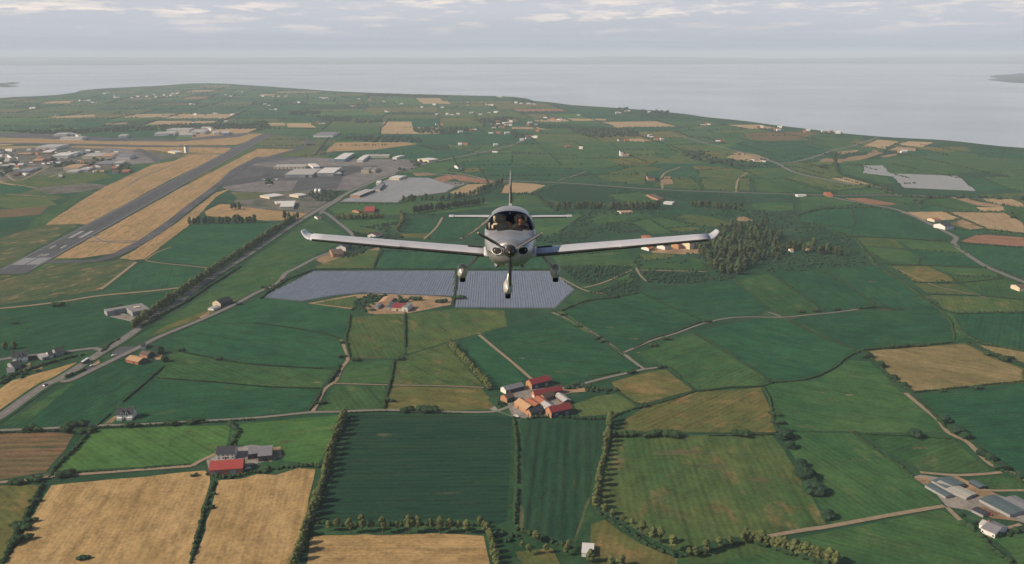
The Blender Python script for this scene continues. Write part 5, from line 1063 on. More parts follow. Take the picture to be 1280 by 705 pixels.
for k in range(26): q = G(348+rnd.uniform(-3.2, 3.2), 568.5+rnd.uniform(-4, 4)); s = rnd.uniform(.4, 1.3); blob(m, (q.x, q.y, s*.4), s, s, s*.7, rnd)
tag(m.build('rubble_heap', 'rubble'), 'pale heap of rubble beside the grey corrugated barn', 'heap')
# --- depot, roadside houses
e, w, d, rf = bld('depot', 'grey flat roofed depot on a concrete apron beside the avenue', 'depot', (166,395.8), (188,392), (166,386.5), 5.5, 0, 'grey_block', 'roof_felt', None, None, doors=(('f',-.4,3,3.5,'steel_door'),('f',.4,3,3.5,'steel_door'),('l',-.5,3,3.4,'steel_door')), wins=(('l',.4,2.5,1.4,1.2),))
m = MB(); m.box(-w/2-15, -w/2-.25, d/2-8, d/2+2, -.6, 5.0); m.box(-w/2-23, -w/2-15.01, d/2-13, d/2, -.6, 5.6); m.build('wing', 'grey_block', e); m = MB(); m.box(-w/2-15.2, -w/2-.3, d/2-8.2, d/2+2.2, 5.003, 5.3); m.box(-w/2-23.2, -w/2-15.25, d/2-13.2, d/2+.2, 5.603, 5.9); m.build('wing_roof', 'roof_felt', e)
m = MB(); m.box(-3, 3, -2, 2, 5.85, 6.8); m.build('roof_plant', 'cream_render', e)
bld('shed', 'red brick shed with pale roof in the field corner by the road fork', 'shed', (157.5,453), (173,456.5), (163,447), 3.4, 2.2, 'red_brick', 'tan_sheet', 'brown_board', None, doors=(('f',.3,2.2,2.4,'door_wood'),))
bld('cottage', 'orange brick cottage with brown roof next to the brick shed', 'house', (174.5,446.5), (184.5,448.5), (180.5,442.5), 3.6, 2.2, 'orange_brick', 'brown_tile', 'dark_and_shaded_wall', None, wins=HW(2, 1, 1, 1.1), chims=((.8,0),))
bld('cottage', 'small dark roofed hut between the two roads', 'hut', (176.5,437), (182,436.5), (179,432.5), 3, 2, 'white_render', 'slate', None, None, wins=(('l',0,1,1,1),))
bld('cottage', 'stone cottage with dark slate roof at the side road bend', 'house', (71,445.5), (80.5,443.5), (70.5,440.5), 3.6, 2.8, 'grey_block', 'slate', None, None, wins=HW(3, 1, 1, 1.1), chims=((-.9,0),(.9,0)))
bld('cottage', 'pale grey bungalow between the two dark roofed houses on the side road', 'house', (53,450.5), (61,448.5), (52,445.5), 2.8, 1.4, 'grey_block', 'pale_sheet', None, None, wins=HW(2, .9, 1, 1), doors=(('f',0,1,2,'door_wood'),))
bld('cottage', 'small white gabled cottage squeezed beside the pale grey bungalow', 'house', (62,448.3), (67.5,447.2), (61.5,443.5), 3.2, 2.4, 'white_render', 'slate', None, None, wins=HW(2, .9, .8, 1))
bld('house', 'dark roofed outbuilding south of the twin dormered house on the side road', 'house', (17,462.5), (27,460.0), (16,457), 3.6, 2.6, 'grey_block', 'slate', None, None, wins=HW(2, 1, 1, 1), chims=((.8,0),))
bld('shed', 'glass roofed grey shed at the bottom of the side road gardens', 'shed', (10,469.5), (19,468), (10.5,463), 2.6, 2.2, 'grey_block', 'grey_sheet', None, None, wins=HW(3, .8, .9, 1))
bld('cottage', 'pale gabled house with slate roof beside the second road', 'house', (276,384), (291,379), (272.5,380), 4.6, 3.4, 'dark_and_shaded_wall', 'slate', 'cream_render', None, wins=(('l',0,1,1,1.2),('l',0,3.3,.9,1)), chims=((.85,0),))
bld('shed', 'low white shed in front of the slate roofed house beside the second road', 'shed', (267,388.5), (275.5,385), (264,386), 2.4, 0.9, 'white_render', 'pale_sheet', None, None)
bld('house', 'brick house with brown roof beside the bend of the second road', 'house', (416,322), (430,321), (415,315.5), 4.8, 2.4, 'orange_brick', 'brown_tile', None, None, wins=HW(4, 1, 1.2, 1.1)+HW(4, 3, 1.2, 1.1), chims=((.5,0),))
bld('house', 'white gabled house with blue slate roof behind the brown roofed brick house', 'house', (432.5,313.5), (440,309), (427,309), 5, 3.6, 'dark_and_shaded_wall', 'slate', 'white_render', None, wins=(('l',0,1,1,1.2),('l',0,3.4,1,1.1)), chims=((.9,0),))
bld('cottage', 'white gabled cottage just above the wing on the garden side', 'house', (470,297.5), (478,294.5), (464,295), 4, 3, 'white_render', 'brown_tile', 'white_render', None, wins=(('l',0,1,1,1.1),))
bld('cottage', 'tiny white bungalow at the corner below the road junction', 'house', (397,274.5), (402.5,274), (397,272), 3, 1.8, 'white_render', 'brown_tile', None, None, wins=HW(2, .8, .9, 1))
bld('barn', 'red roofed barn with orange walls in the field near the grey sheeting', 'barn', (456,267.5), (468,267.2), (456,261.5), 5, 3, 'orange_brick', 'red_sheet', None, None, doors=(('f',-.4,3,3.2,'steel_door'),))
bld('shed', 'small orange gabled shed beside the red roofed barn in the field', 'shed', (448.5,266.8), (453.5,266), (447.5,264), 3.6, 2, 'orange_brick', 'brown_tile', None, None)
# --- walled farm below the film covered field
WZ = lambda x, y: (440+x/9.14, 360+y/9.14)
bld('barn', 'cream farm building with dull red roof below the film covered field', 'barn', WZ(452,262), WZ(580,268), WZ(475,205), 4.2, 2.2, 'cream_render', 'dark_red_sheet', None, None, doors=(('f',0,2.6,2.8,'door_wood'),), wins=HW(3, 1.2, 1, 1))
bld('shed', 'pale grey block beside the cream farm building', 'shed', WZ(570,268), WZ(635,272), WZ(575,215), 5.4, 0, 'white_render', 'roof_felt', None, None, doors=(('f',0,2.4,2.8,'steel_door'),))
bld('barn', 'tan barn with rust roof at the back of the walled farm yard', 'barn', WZ(300,205), WZ(360,140), WZ(430,205), 4, 2, 'tan_sheet', 'tan_sheet', None, None)
bld('shed', 'teal roofed lean shed in the walled farm yard', 'shed', WZ(385,245), WZ(440,190), WZ(440,245), 3, .8, 'grey_block', 'teal_sheet')
bld('shed', 'dark grey shed at the west corner of the walled farm yard', 'shed', WZ(250,240), WZ(300,200), WZ(305,240), 3, .8, 'grey_block', 'grey_sheet')
# --- hamlet under the right wing
bld('house', 'tall cream three storey house under the wing tip', 'house', (862,312), (868.5,311), (862,308), 9.5, 3, 'cream_render', 'slate', None, None, wins=HW(2, 1, 1, 1.3)+HW(2, 4, 1, 1.3)+HW(2, 7, 1, 1.3))
bld('house', 'long dark shed beside the tall cream house', 'shed', (869.5,311.5), (880,310.5), (869.5,307), 5.5, 2, 'dark_and_shaded_wall', 'slate')
bld('house', 'orange brick gabled house second from the tall cream house', 'house', (848,311.5), (852.5,311), (848,307.5), 6.5, 2.6, 'orange_brick', 'brown_tile', 'orange_brick', None, wins=(('f',0,1,1,1.2),('f',0,3.6,1,1.2)))
bld('house', 'white gabled house third from the tall cream house', 'house', (831,312.5), (836.5,311.5), (830,308.5), 5.2, 2.4, 'white_render', 'slate', 'white_render', None, wins=(('f',0,1,1,1.2),))
bld('house', 'orange and white low house at the west end of the hamlet under the wing', 'house', (811,314), (818,313), (810.5,310), 4, 2, 'orange_brick', 'orange_tile', 'white_render', None, wins=HW(2, 1, 1, 1))
bld('house', 'red brick house showing just above the wing', 'house', (809,301), (815,300.5), (808.5,297.5), 5, 2, 'red_brick', 'orange_tile')
# --- grey farm sheds at the lower right
RZ_ = lambda x, y: (1130+x/5.22, 570+y/5.22)
GF = 'sheds of the grey farm'
bld('shed', 'teal roofed cattle shed at the top of the grey farm beside the round tank', 'shed', RZ_(180,178), RZ_(270,228), RZ_(265,130), 3.2, .9, 'grey_block', 'teal_sheet', None, GF)
bld('shed', 'pale ribbed long shed in the middle of the grey farm', 'shed', RZ_(200,196), RZ_(405,290), RZ_(255,168), 3.0, .8, 'grey_block', 'rib_white', None, GF)
bld('shed', 'narrow teal roofed shed in front of the pale ribbed shed', 'shed', RZ_(135,205), RZ_(270,282), RZ_(170,188), 2.8, .7, 'grey_block', 'teal_sheet', None, GF)
bld('shed', 'wide teal shed at the lower side of the grey farm yard', 'shed', RZ_(490,300), RZ_(690,405), RZ_(570,262), 3.2, .9, 'grey_block', 'teal_sheet', None, GF)
bld('shed', 'grey shed behind the wide teal shed', 'shed', RZ_(640,300), RZ_(790,380), RZ_(690,262), 3.2, 1.0, 'grey_block', 'grey_sheet', None, GF)
bld('shed', 'small dark shed on the edge of the grass near the round tank', 'shed', RZ_(420,180), RZ_(490,220), RZ_(445,162), 2.6, .7, 'dark_and_shaded_wall', 'teal_sheet', None, GF)
bld('shed', 'weathered low block with dark roof along the front of the yard', 'shed', RZ_(440,365), RZ_(515,402), RZ_(470,345), 2.6, .7, 'grey_block', 'slate', None, GF)
q = G(*RZ_(360,195)); e = empty('slurry_tank', (q.x, q.y, 0), 0, 'round brown slurry tank between the grey farm sheds', 'tank'); m = MB(); R_t = 40/5.22/SC(607)
vs = []; n = 28
for k in range(n):
    a = 6.2832*k/n
    for r_, z_ in ((R_t, -.5), (R_t, 2.0), (R_t-.4, 2.0), (R_t-.4, 1.2)): vs.append((r_*math.cos(a), r_*math.sin(a), z_))
m.add(vs, [(4*k+j, 4*((k+1) % n)+j, 4*((k+1) % n)+j+1, 4*k+j+1) for k in range(n) for j in range(3)]); m.build('tank_wall', 'dark_and_shaded_wall', e); m = MB(); m.cyl(0, 0, .9, 1.25, R_t-.42, n=28); m.build('slurry', 'rubble', e)
bld('house', 'grey roofed farmhouse below the grey farm sheds', 'house', RZ_(500,500), RZ_(590,540), RZ_(555,445), 3.4, 2.0, 'white_render', 'grey_sheet', None, None, wins=HW(2, .9, 1, 1.1), chims=((-.9,0),))
bld('shed', 'small white annex beside the grey roofed farmhouse', 'shed', RZ_(488,470), RZ_(515,482), RZ_(510,440), 3.2, 1.6, 'white_render', 'pale_sheet')
bld('shed', 'white flat topped shed on the rough lot below the striped crop', 'shed', (727,696), (741.5,697), (735,684), 2.6, 0, 'white_render', 'white_sheet', None, None, doors=(('f',0,2,2.1,'steel_door'),))
# --- right hand middle distance
bld('house', 'large white house with grey roof at the bend of the winding road', 'house', (1181,287.5), (1192,286.5), (1181,283), 6, 3.4, 'white_render', 'slate', 'white_render', None, wins=HW(3, 1, 1.4, 1.5)+HW(3, 3.8, 1.2, 1.3), chims=((-.8,0),(.8,0)))
bld('house', 'cream bungalow with red tiled roof up the road from the large white house', 'house', (1168,277.8), (1176,277.2), (1168,275), 4, 2, 'cream_render', 'orange_tile', None, None, wins=HW(2, 1, 1.4, 1.2))
bld('house', 'cream house at the edge of the view beside the winding road', 'house', (1274,364.5), (1285,364), (1273,360), 5, 2, 'cream_render', 'brown_tile', None, None, wins=HW(3, 1, 1.2, 1.2)+HW(3, 3.2, 1.2, 1.2))
bld('house', 'red brick house at the far crossroads', 'house', (1034,245.8), (1040,245.8), (1034,243.5), 5, 3, 'red_brick', 'orange_tile', None, None, wins=HW(2, 1, 1.4, 1.4))
bld('shed', 'long white shed west of the far crossroads', 'shed', (997,246.4), (1008,246.4), (998,244.8), 3.5, 1.2, 'white_render', 'white_sheet')
bld('house', 'orange house on the lane north of the far road', 'house', (810,225.8), (819,225.8), (810,223.5), 6, 3, 'orange_brick', 'slate', 'orange_brick', None, wins=HW(3, 1.2, 1.4, 1.6))
bld('shed', 'white shed with pale roof among the far tree belt', 'shed', (829,255.2), (840,256), (831,253), 3, 1, 'white_render', 'white_sheet')
bld('shed', 'rust roofed sheds stepping down beside the far tree belt', 'shed', (808,245), (823,251), (813,243), 3.2, 1.2, 'tan_sheet', 'brown_tile')
bld('shed', 'pale long roof in the field below the far tree belt', 'shed', (776,267.5), (791,266.8), (777,265.2), 3, 1, 'white_render', 'tan_sheet')
for i, (x, y) in enumerate(((988,315.5),(1008,315.3))): bld('hut', ('pale wooden hut among the olive trees east of the wood', 'second pale hut near the loose trees east of the wood')[i], 'hut', (x,y), (x+4,y), (x,y-2), 3, 1.6, 'white_render', 'tan_sheet')
# --- airport
AP = 'airport buildings'
bld('hangar', 'hangar with white roof and blue wall at the far side of the apron', 'hangar', (417.5,202.5), (431,202.5), (421,194.5), 8, 0.8, 'blue_sheet', 'white_sheet', None, AP, doors=(('f',0,20,5.5,'steel_door'),))
bld('hangar', 'white gabled hangar end beside the long green roofed shed', 'hangar', (446,203), (453.5,203), (449,196.5), 6, 1.4, 'white_render', 'white_sheet', None, AP)
bld('shed', 'long pale green roofed shed at the far edge of the apron', 'shed', (455,197.5), (486,197.3), (455,194.8), 4.5, 1.5, 'cream_render', 'rib_white', None, AP)
bld('shed', 'white shed standing alone east of the long green roofed shed', 'shed', (490.5,199), (496,199.2), (494,196), 5, 1.2, 'white_render', 'white_sheet', None, AP)
bld('hangar', 'grey hangar beyond the taxiway with white end wall', 'hangar', (391.5,171.6), (416,171.6), (395,167.4), 7, 1, 'white_render', 'grey_sheet', None, AP)
bld('terminal', 'low cream terminal building with a row of windows', 'terminal', (342.5,211.5), (381,211.2), (343,208.5), 6, 0, 'cream_render', 'pale_sheet', None, AP, wins=tuple(('f',-.88+.25*i,1.5,4,2.6) for i in range(8)))
bld('hangar', 'wide grey hangar in front of the cream terminal', 'hangar', (356,222), (390.5,222), (360,214.5), 7.5, 1.2, 'grey_block', 'pale_sheet', None, AP, doors=(('f',-.3,24,6,'steel_door'),('f',.6,8,6,'dark_and_shaded_wall')))
bld('hangar', 'white hangar with stepped annexes next to the wide grey hangar', 'hangar', (396,220.5), (417,220.5), (399,213.5), 8.5, 1.2, 'grey_block', 'white_sheet', None, AP, doors=(('f',-.2,16,6,'steel_door'),))
bld('shed', 'grey stepped annex on the east side of the white hangar', 'shed', (418,220.5), (428,220), (418.5,216), 6, 0, 'grey_block', 'pale_sheet', None, AP, wins=HW(2, 2, 2, 2))
bld('shed', 'small white shed behind the white hangar', 'shed', (391.5,211), (400,210.6), (395,206.5), 5, 1, 'white_render', 'white_sheet', None, AP)
bld('office', 'cream office block on the apron edge, the larger of the pair', 'office', (451.5,216.8), (461,216.8), (452,213), 9, 0, 'cream_render', 'roof_felt', None, AP, wins=HW(4, 1.5, 1.6, 1.4)+HW(4, 5, 1.6, 1.4))
bld('office', 'smaller cream office block beside the larger cream office', 'office', (463,216.3), (469,216.3), (463.5,213), 8, 0, 'cream_render', 'roof_felt', None, AP, wins=HW(2, 1.5, 1.6, 1.4)+HW(2, 5, 1.6, 1.4))
bld('shed', 'cream long shed at the corner of the grey sheeted field', 'shed', (486.5,225), (499,225.5), (489,221.5), 5, 1.4, 'cream_render', 'white_sheet', None, AP)
bld('shed', 'cream roadside building west of the straight far road', 'shed', (536,203), (548.5,201.5), (537,199.5), 6, 1.2, 'cream_render', 'white_sheet', None, AP, wins=HW(3, 1.5, 1.4, 1.4))
bld('shed', 'long white roofed shed with cream wall by the airport road', 'shed', (337,249), (355,246.5), (338,245), 4.2, .8, 'cream_render', 'white_sheet', None, AP)
bld('shed', 'cream shed in the yard near the silver tanks', 'shed', (373,247.5), (383,246), (373.5,244), 4.5, 1.4, 'cream_render', 'white_sheet', None, AP, doors=(('f',0,3,3,'steel_door'),))
bld('shed', 'large white roofed shed in the dark yard by the road junction', 'shed', (350,262), (367,261.5), (354,254.5), 5.2, .9, 'cream_render', 'white_sheet', None, AP)
bld('shed', 'flat white lean shed west of the large white roofed shed', 'shed', (345.5,256.5), (354,256), (346.5,253.5), 3.2, .4, 'cream_render', 'white_sheet', None, AP)
bld('warehouse', 'grey roofed warehouse with orange brick wall at the edge of the sheeted field', 'warehouse', (437.5,246.8), (450,247.3), (447,239), 5, .8, 'orange_brick', 'pale_sheet', 'dark_and_shaded_wall', AP)
bld('warehouse', 'grey roofed warehouse with cream end wall further up the sheeted field', 'warehouse', (468,238.8), (475,238.8), (473,232), 5, .8, 'cream_render', 'grey_sheet', 'dark_and_shaded_wall', AP)
bld('shed', 'white gabled shed behind the grey roofed warehouse', 'shed', (470,231.5), (475,231.5), (472,228.5), 5, 1.6, 'white_render', 'white_sheet', None, AP)
for i, x in enumerate((395, 400)):
    q = G(x, 241.5); e = empty('storage_tank', (q.x, q.y, 0), 0, ('white storage tank with domed top, the one nearer the terminal', 'white storage tank with domed top, the one nearer the road')[i], 'tank', 'white storage tanks'); m = MB(); m.cyl(0, 0, -.5, 9, 3.4, n=20); m.build('tank_shell', 'silo_metal', e, True); m = MB(); m.cyl(0, 0, 9.003, 9.8, 3.4, 2.2, 20); m.cyl(0, 0, 9.8, 10.3, 2.2, .3, 20); m.build('tank_top', 'silo_metal', e)
q = G(233.5, 190.8); e = empty('control_tower', (q.x, q.y, 0), 0.75, 'pale airport control tower with glazed cab beside the runway', 'control tower')
e.scale = (1.25, 1.25, 1.15); m = MB(); m.box(-4.5, 4.5, -4.5, 4.5, -.5, 16); m.build('shaft', 'white_render', e); m = MB(); m.cyl(0, 0, 16.003, 17, 4.6, 6.2, 8); m.build('gallery', 'grey_block', e); m = MB(); m.cyl(0, 0, 17, 20, 5.0, 5.8, 8); m.build('cab_glass', 'window_glass', e); m = MB(); m.cyl(0, 0, 20, 20.9, 6.2, 5.6, 8); m.build('roof', 'pale_sheet', e); m = MB(); m.cyl(0, 0, 20.9, 26, .2, .08, 6); m.build('mast', 'trim_white', e)
for z_ in (4, 8, 12):
    m = MB(); m.box(-1.2, 1.2, -4.56, -4.504, z_, z_+1.3); m.build('window', 'window_glass', e)
bld('shed', 'low cream building at the foot of the control tower', 'shed', (219,192.5), (228,191.8), (220,190), 4.5, 1, 'cream_render', 'white_sheet', None, AP)
# white hangars beyond the second runway
for i, (x0, x1, y, dp, h, lb) in enumerate(((193,206,170,2.5,8,'westernmost white hangar of the row beyond the second runway'),(208,218,170,3,9,'white hangar with dark doorway, second in the row beyond the second runway'),(208,236,165.8,2.5,10,'long white hangar standing behind the row beyond the second runway'),(223,233,171,2.4,7,'small white hangar at the front of the row beyond the second runway'),(234,241,171.2,2.4,7,'narrow white hangar beside the small front one beyond the second runway'),(238,255,168,3,9,'broad white hangar in the middle of the row beyond the second runway'),(251,262,163.3,2,9,'square white block behind the broad hangar beyond the second runway'),(264,267,163.5,1.5,10,'narrow white tower block beyond the second runway'),(267,274,168.5,2.6,8,'cream hangar next to last in the row beyond the second runway'),(277,286,169,3,8,'last white hangar at the east end of the row beyond the second runway'),(67,83,164-93+99.5,2.2,7,'low white hangar west of the row, nearest the town'),(75,103,175.3,1.8,8,'long cream fronted hangar beside the second runway'),(98,102,172.5,1.5,9,'small white block at the end of the long cream fronted hangar'),(148,158,172.6,2,8,'lone white hangar between the two hangar rows'),(87,95,169.7,1,6,'small pale shed behind the long cream fronted hangar'))):
    bld('hangar', lb, 'hangar', (x0, y), (x1, y-.2), (x0+1, y-dp), h, 1.2, 'white_render', 'pale_sheet', None, 'hangars beyond the second runway', doors=(('f',.1,min(14, (x1-x0)*1.4),h*.65,'steel_door'),) if x1-x0 > 8 and i in (1,5,9) else ())
# industrial estate beside the runway
EZ = lambda x, y: (x/8, 160+y/8)
EST = 'buildings of the industrial estate'
for x0, x1, y, yd, h, r, wl, rf_, lb in (
 (350,560,222,188,8,1.0,'white_render','pale_sheet','long arched white hall at the back of the estate'),(420,505,262,235,5,1,'orange_brick','white_sheet','orange walled workshop with white roof south of the long hall'),(520,680,305,272,8,1,'white_render','white_sheet','wide white factory hall in the middle of the estate'),(690,755,292,255,6,1,'white_render','pale_sheet','narrow pale hall leaning against the wide white factory'),(775,825,268,250,5,1,'white_render','blue_sheet','small blue roofed unit near the taxiway'),(858,905,248,232,5,1,'white_render','white_sheet','small white unit nearest the second runway'),(820,985,312,278,8,1,'cream_render','pale_sheet','cream factory hall behind the line of trees'),(990,1105,312,282,8,1,'cream_render','tan_sheet','weathered cream hall at the east end of the estate'),(1160,1300,318,292,9,1,'white_render','grey_sheet','broad white hall facing the taxiway'),(635,785,425,390,7,1.5,'cream_render','tan_sheet','big pinkish shed at the front of the estate'),(665,770,455,432,4,.8,'white_render','pale_sheet','low white shed in front of the pinkish shed'),(785,880,435,408,4,.8,'white_render','pale_sheet','long low pale shed beside the pinkish shed'),(955,1110,378,345,5,1,'grey_block','grey_sheet','grey roofed hall behind the cream strip building'),(1135,1222,375,350,6,.6,'cream_render','pale_sheet','cream strip building by the airfield grass'),(320,415,350,325,6,2,'orange_brick','tan_sheet','orange walled house row in the estate'),(372,418,332,310,8,2,'orange_brick','orange_tile','tall orange house behind the orange row'),(435,492,338,308,6,2,'red_brick','brown_tile','red brick building next to the orange houses'),(45,92,372,335,10,5,'cream_render','pale_sheet','cream church like building with a steep gable'),(0,95,395,375,4,1,'grey_block','pale_sheet','flat grey building in front of the steep gable'),(130,158,385,368,4,2,'white_render','white_sheet','small white house west of the pale cottages'),(175,228,385,368,4,2,'white_render','white_sheet','pair of joined white cottages on the estate road'),(165,290,450,410,4,.8,'grey_block','grey_sheet','grey warehouse beside the estate road'),(590,625,505,482,4,2,'cream_render','pale_sheet','lone cream house on the green below the estate'),(935,970,450,438,4,2,'white_render','tan_sheet','first cottage of the row by the airfield grass'),(1000,1040,452,438,4,2,'cream_render','tan_sheet','second cottage of the row by the airfield grass'),(1120,1175,455,435,4,2,'cream_render','brown_tile','third cottage of the row by the airfield grass'),(1215,1285,455,432,4,2,'orange_brick','orange_tile','red roofed end cottage of the row by the airfield grass'),(1115,1170,425,405,5,2,'red_brick','orange_tile','red roofed house behind the row by the airfield grass'),(120,150,312,280,6,3,'white_render','slate','white gabled house among trees at the west of the estate'),(180,205,312,290,5,2,'white_render','slate','smaller white house beside the gabled one'),(0,40,250,232,6,2,'white_render','slate','white house block at the far west of the estate'),(120,140,235,222,6,2,'white_render','white_sheet','small white block at the back of the estate'),(170,305,275,262,4,1,'tan_sheet','tan_sheet','long low tan roofed shed at the back of the estate'),(0,20,460,440,4,2,'white_render','slate','white cottage at the west edge of the estate'),(30,50,465,445,4,2,'white_render','pale_sheet','second white cottage at the west edge of the estate'),(130,180,482,455,4,2,'red_brick','brown_tile','brick shed by the estate road end'),(255,280,478,462,4,1,'white_render','white_sheet','tiny white kiosk on the estate road')):
    bld('workshop' if h > 6.5 else 'unit', lb, 'building', EZ(x0, y), EZ(x1, y-2), EZ(x0+8, yd), h, r, wl, rf_, None, EST)
# --- farms and houses scattered far off: a wall and a roof each
FARH = {}
for k, (wl, rf_) in enumerate((('white_render','slate'),('white_render','brown_tile'),('orange_brick','orange_tile'),('white_render','white_sheet'))):
    v, f, mi = gable_wall(15, 8, 5.4, 3.0); m = MB(); m.add(v, f, 0); r2 = gable_roof(15, 8, 5.4, 3.0); m.add(r2.v, r2.f, 1)
    me = bpy.data.meshes.new('house'); me.from_pydata(m.v, [], m.f); me.materials.append(MT(wl)); me.materials.append(MT(rf_)); me.polygons.foreach_set('material_index', m.m); me.update(); FARH[k] = me
rh = random.Random(21)
def far_house(px, py, k, label, group, s=1.0):
    o = link(bpy.data.objects.new('house', FARH[k])); p = G(px, py); o.location = (p.x, p.y, 0); o.rotation_euler = (0, 0, rh.uniform(-.5, .5)); g = 0.85*s*(1+p.y*0.00005); o.scale = (g*rh.uniform(.8, 1.3), g, g)
    tag(o, label, 'house', group)
Z1 = lambda x, y: (x/4, 60+y/4); Z2 = lambda x, y: (320+x/4, 60+y/4); Z3 = lambda x, y: (640+x/4, 60+y/4); Z4 = lambda x, y: (960+x/4, 60+y/4)
def cluster(Z, pts, label, group, ks=(0,3,1)):
    for i, (x, y) in enumerate(pts): far_house(*Z(x, y), ks[i % len(ks)], label, group)
cluster(Z1, ((660,250),(675,258),(690,246),(705,252),(720,250),(735,246),(748,252),(765,243),(780,247),(795,242),(810,246),(822,238),(835,243),(845,232),(855,240),(865,228),(875,236),(885,230),(893,226),(840,226),(770,238),(745,240),(700,243)), 'tiny pale house in the village strung over the far headland', 'village on the far headland', (0,2,3))
cluster(Z1, ((520,232),(530,226),(545,230),(560,246),(575,250),(590,248),(570,242)), 'white house in the small group west of the headland village', 'small group west of the headland village', (3,0))
cluster(Z1, ((400,266),(415,264),(430,265),(445,266),(465,274),(478,276)), 'pale house in the line above the far stubble fields', 'line above the far stubble fields', (3,0,1))
cluster(Z1, ((155,305),(170,303)), 'pale farm roof alone on the far west plain', 'far west farm roofs', (3,))
cluster(Z1, ((955,284),(968,284),(978,336),(1025,338),(1075,333),(1097,331),(1162,338),(882,343),(1130,372),(965,375),(1128,238),(1155,242),(1210,225),(1185,368)), 'white house scattered behind the hangar row', 'scattered white houses behind the hangar row', (3,0,3,1))
cluster(Z2, ((35,244),(85,246),(115,243),(150,245),(240,265),(325,250),(340,254),(355,250),(372,256),(45,285),(65,288),(80,310),(98,311),(70,308),(190,276),(215,275)), 'pale house on the far coast above the end of the runway', 'far coast houses above the runway end', (3,0,1))
cluster(Z2, ((310,378),(322,380),(336,379),(600,334),(650,318),(662,322),(570,262),(575,268),(480,292),(495,294),(515,256),(640,268),(690,288)), 'house with warm roof in the middle of the far plain', 'warm roofed houses in the far plain', (2,0,1))
cluster(Z2, ((728,284),(810,296),(830,297),(892,286),(932,298),(905,333),(955,334),(975,335),(992,336),(1010,334),(1063,274),(1060,288),(1078,328),(1122,333),(1165,325),(1198,324),(1155,284),(1168,286),(1182,288),(1205,320)), 'white house along the far shore road', 'houses along the far shore road', (3,0,1))
cluster(Z2, ((1185,385),(1198,392),(1210,385),(1222,398),(1235,400),(1240,382),(1250,388),(1262,384),(1272,390),(1255,375),(1210,372),(1275,372),(1190,400)), 'pale house in the hamlet by the far road bend', 'hamlet by the far road bend', (0,2,3))
cluster(Z2, ((1022,424),(1038,421),(1078,416),(1092,415),(1175,427),(1212,428),(1255,430),(905,385),(930,386),(1020,486),(1032,484),(1045,486),(1198,490),(1196,522)), 'white farmhouse standing among the fields near the straight far road', 'farmhouses near the straight far road', (3,0,2))
cluster(Z2, ((1210,246),(1222,247)), 'white house on the shore just right of the tail fin', 'shore houses by the tail fin', (3,))
cluster(Z3, ((80,282),(95,281),(112,282),(20,276),(45,279),(333,337),(525,328),(570,318),(585,316),(685,324),(535,326)), 'pale house on the coast beyond the wood', 'coast houses beyond the wood', (3,1,0))
cluster(Z3, ((168,350),(180,350),(205,358),(235,360),(255,358),(970,383),(985,384),(955,386)), 'house in the loose line inland of the coast', 'loose line inland of the coast', (1,0,2))
cluster(Z3, ((80,388),(90,378),(120,385),(128,418),(48,464),(80,455),(82,448),(118,450),(102,446)), 'warm toned house in the group right of the fin', 'group of houses right of the fin', (2,3,0))
cluster(Z3, ((278,498),(345,505),(540,465),(572,468),(688,444),(698,446),(720,462),(748,462),(1030,467),(1050,470),(1200,570),(1255,570),(1230,400),(1248,398),(750,458)), 'lone house with bright walls between the two far roads', 'lone houses between the two far roads', (2,3,0))
bld('house', 'tall white tower like house between the two far roads', 'house', (775.5,195.5), (779,195.5), (776,194), 13, 3, 'white_render', 'slate')
bld('barn', 'grey barn beside the tall white tower like house', 'barn', (780.5,196), (786.5,196), (781,194), 5, 2, 'grey_block', 'tan_sheet')
bld('house', 'white gabled house in the dark field beside the bare patch', 'house', (572.5,211.5), (577.5,211.3), (573,209), 5, 3, 'white_render', 'slate', 'white_render', None)
cluster(Z4, ((40,412),(52,415),(58,400),(182,421),(200,416),(275,420),(315,424),(350,428),(358,427),(660,524),(675,525),(680,522)), 'white house near the shore on the far right coast', 'shore houses on the far right coast', (2,3,3))
bld('house', 'orange roofed house beside the red soil field close to the far junction', 'house', (1035.5,246.4), (1041,246.6), (1036,245.4), 3, 2, 'orange_brick', 'orange_tile')
for i in range(46):
    while True:
        px, py = rh.uniform(0, 165), rh.uniform(185, 216)
        if py < 216-max(0, px-60)*.08: break
    far_house(px, py, rh.choice((0,0,1,2,3)), 'small house packed among the streets of the town beside the airfield', 'small houses in the town beside the airfield', 0.75)
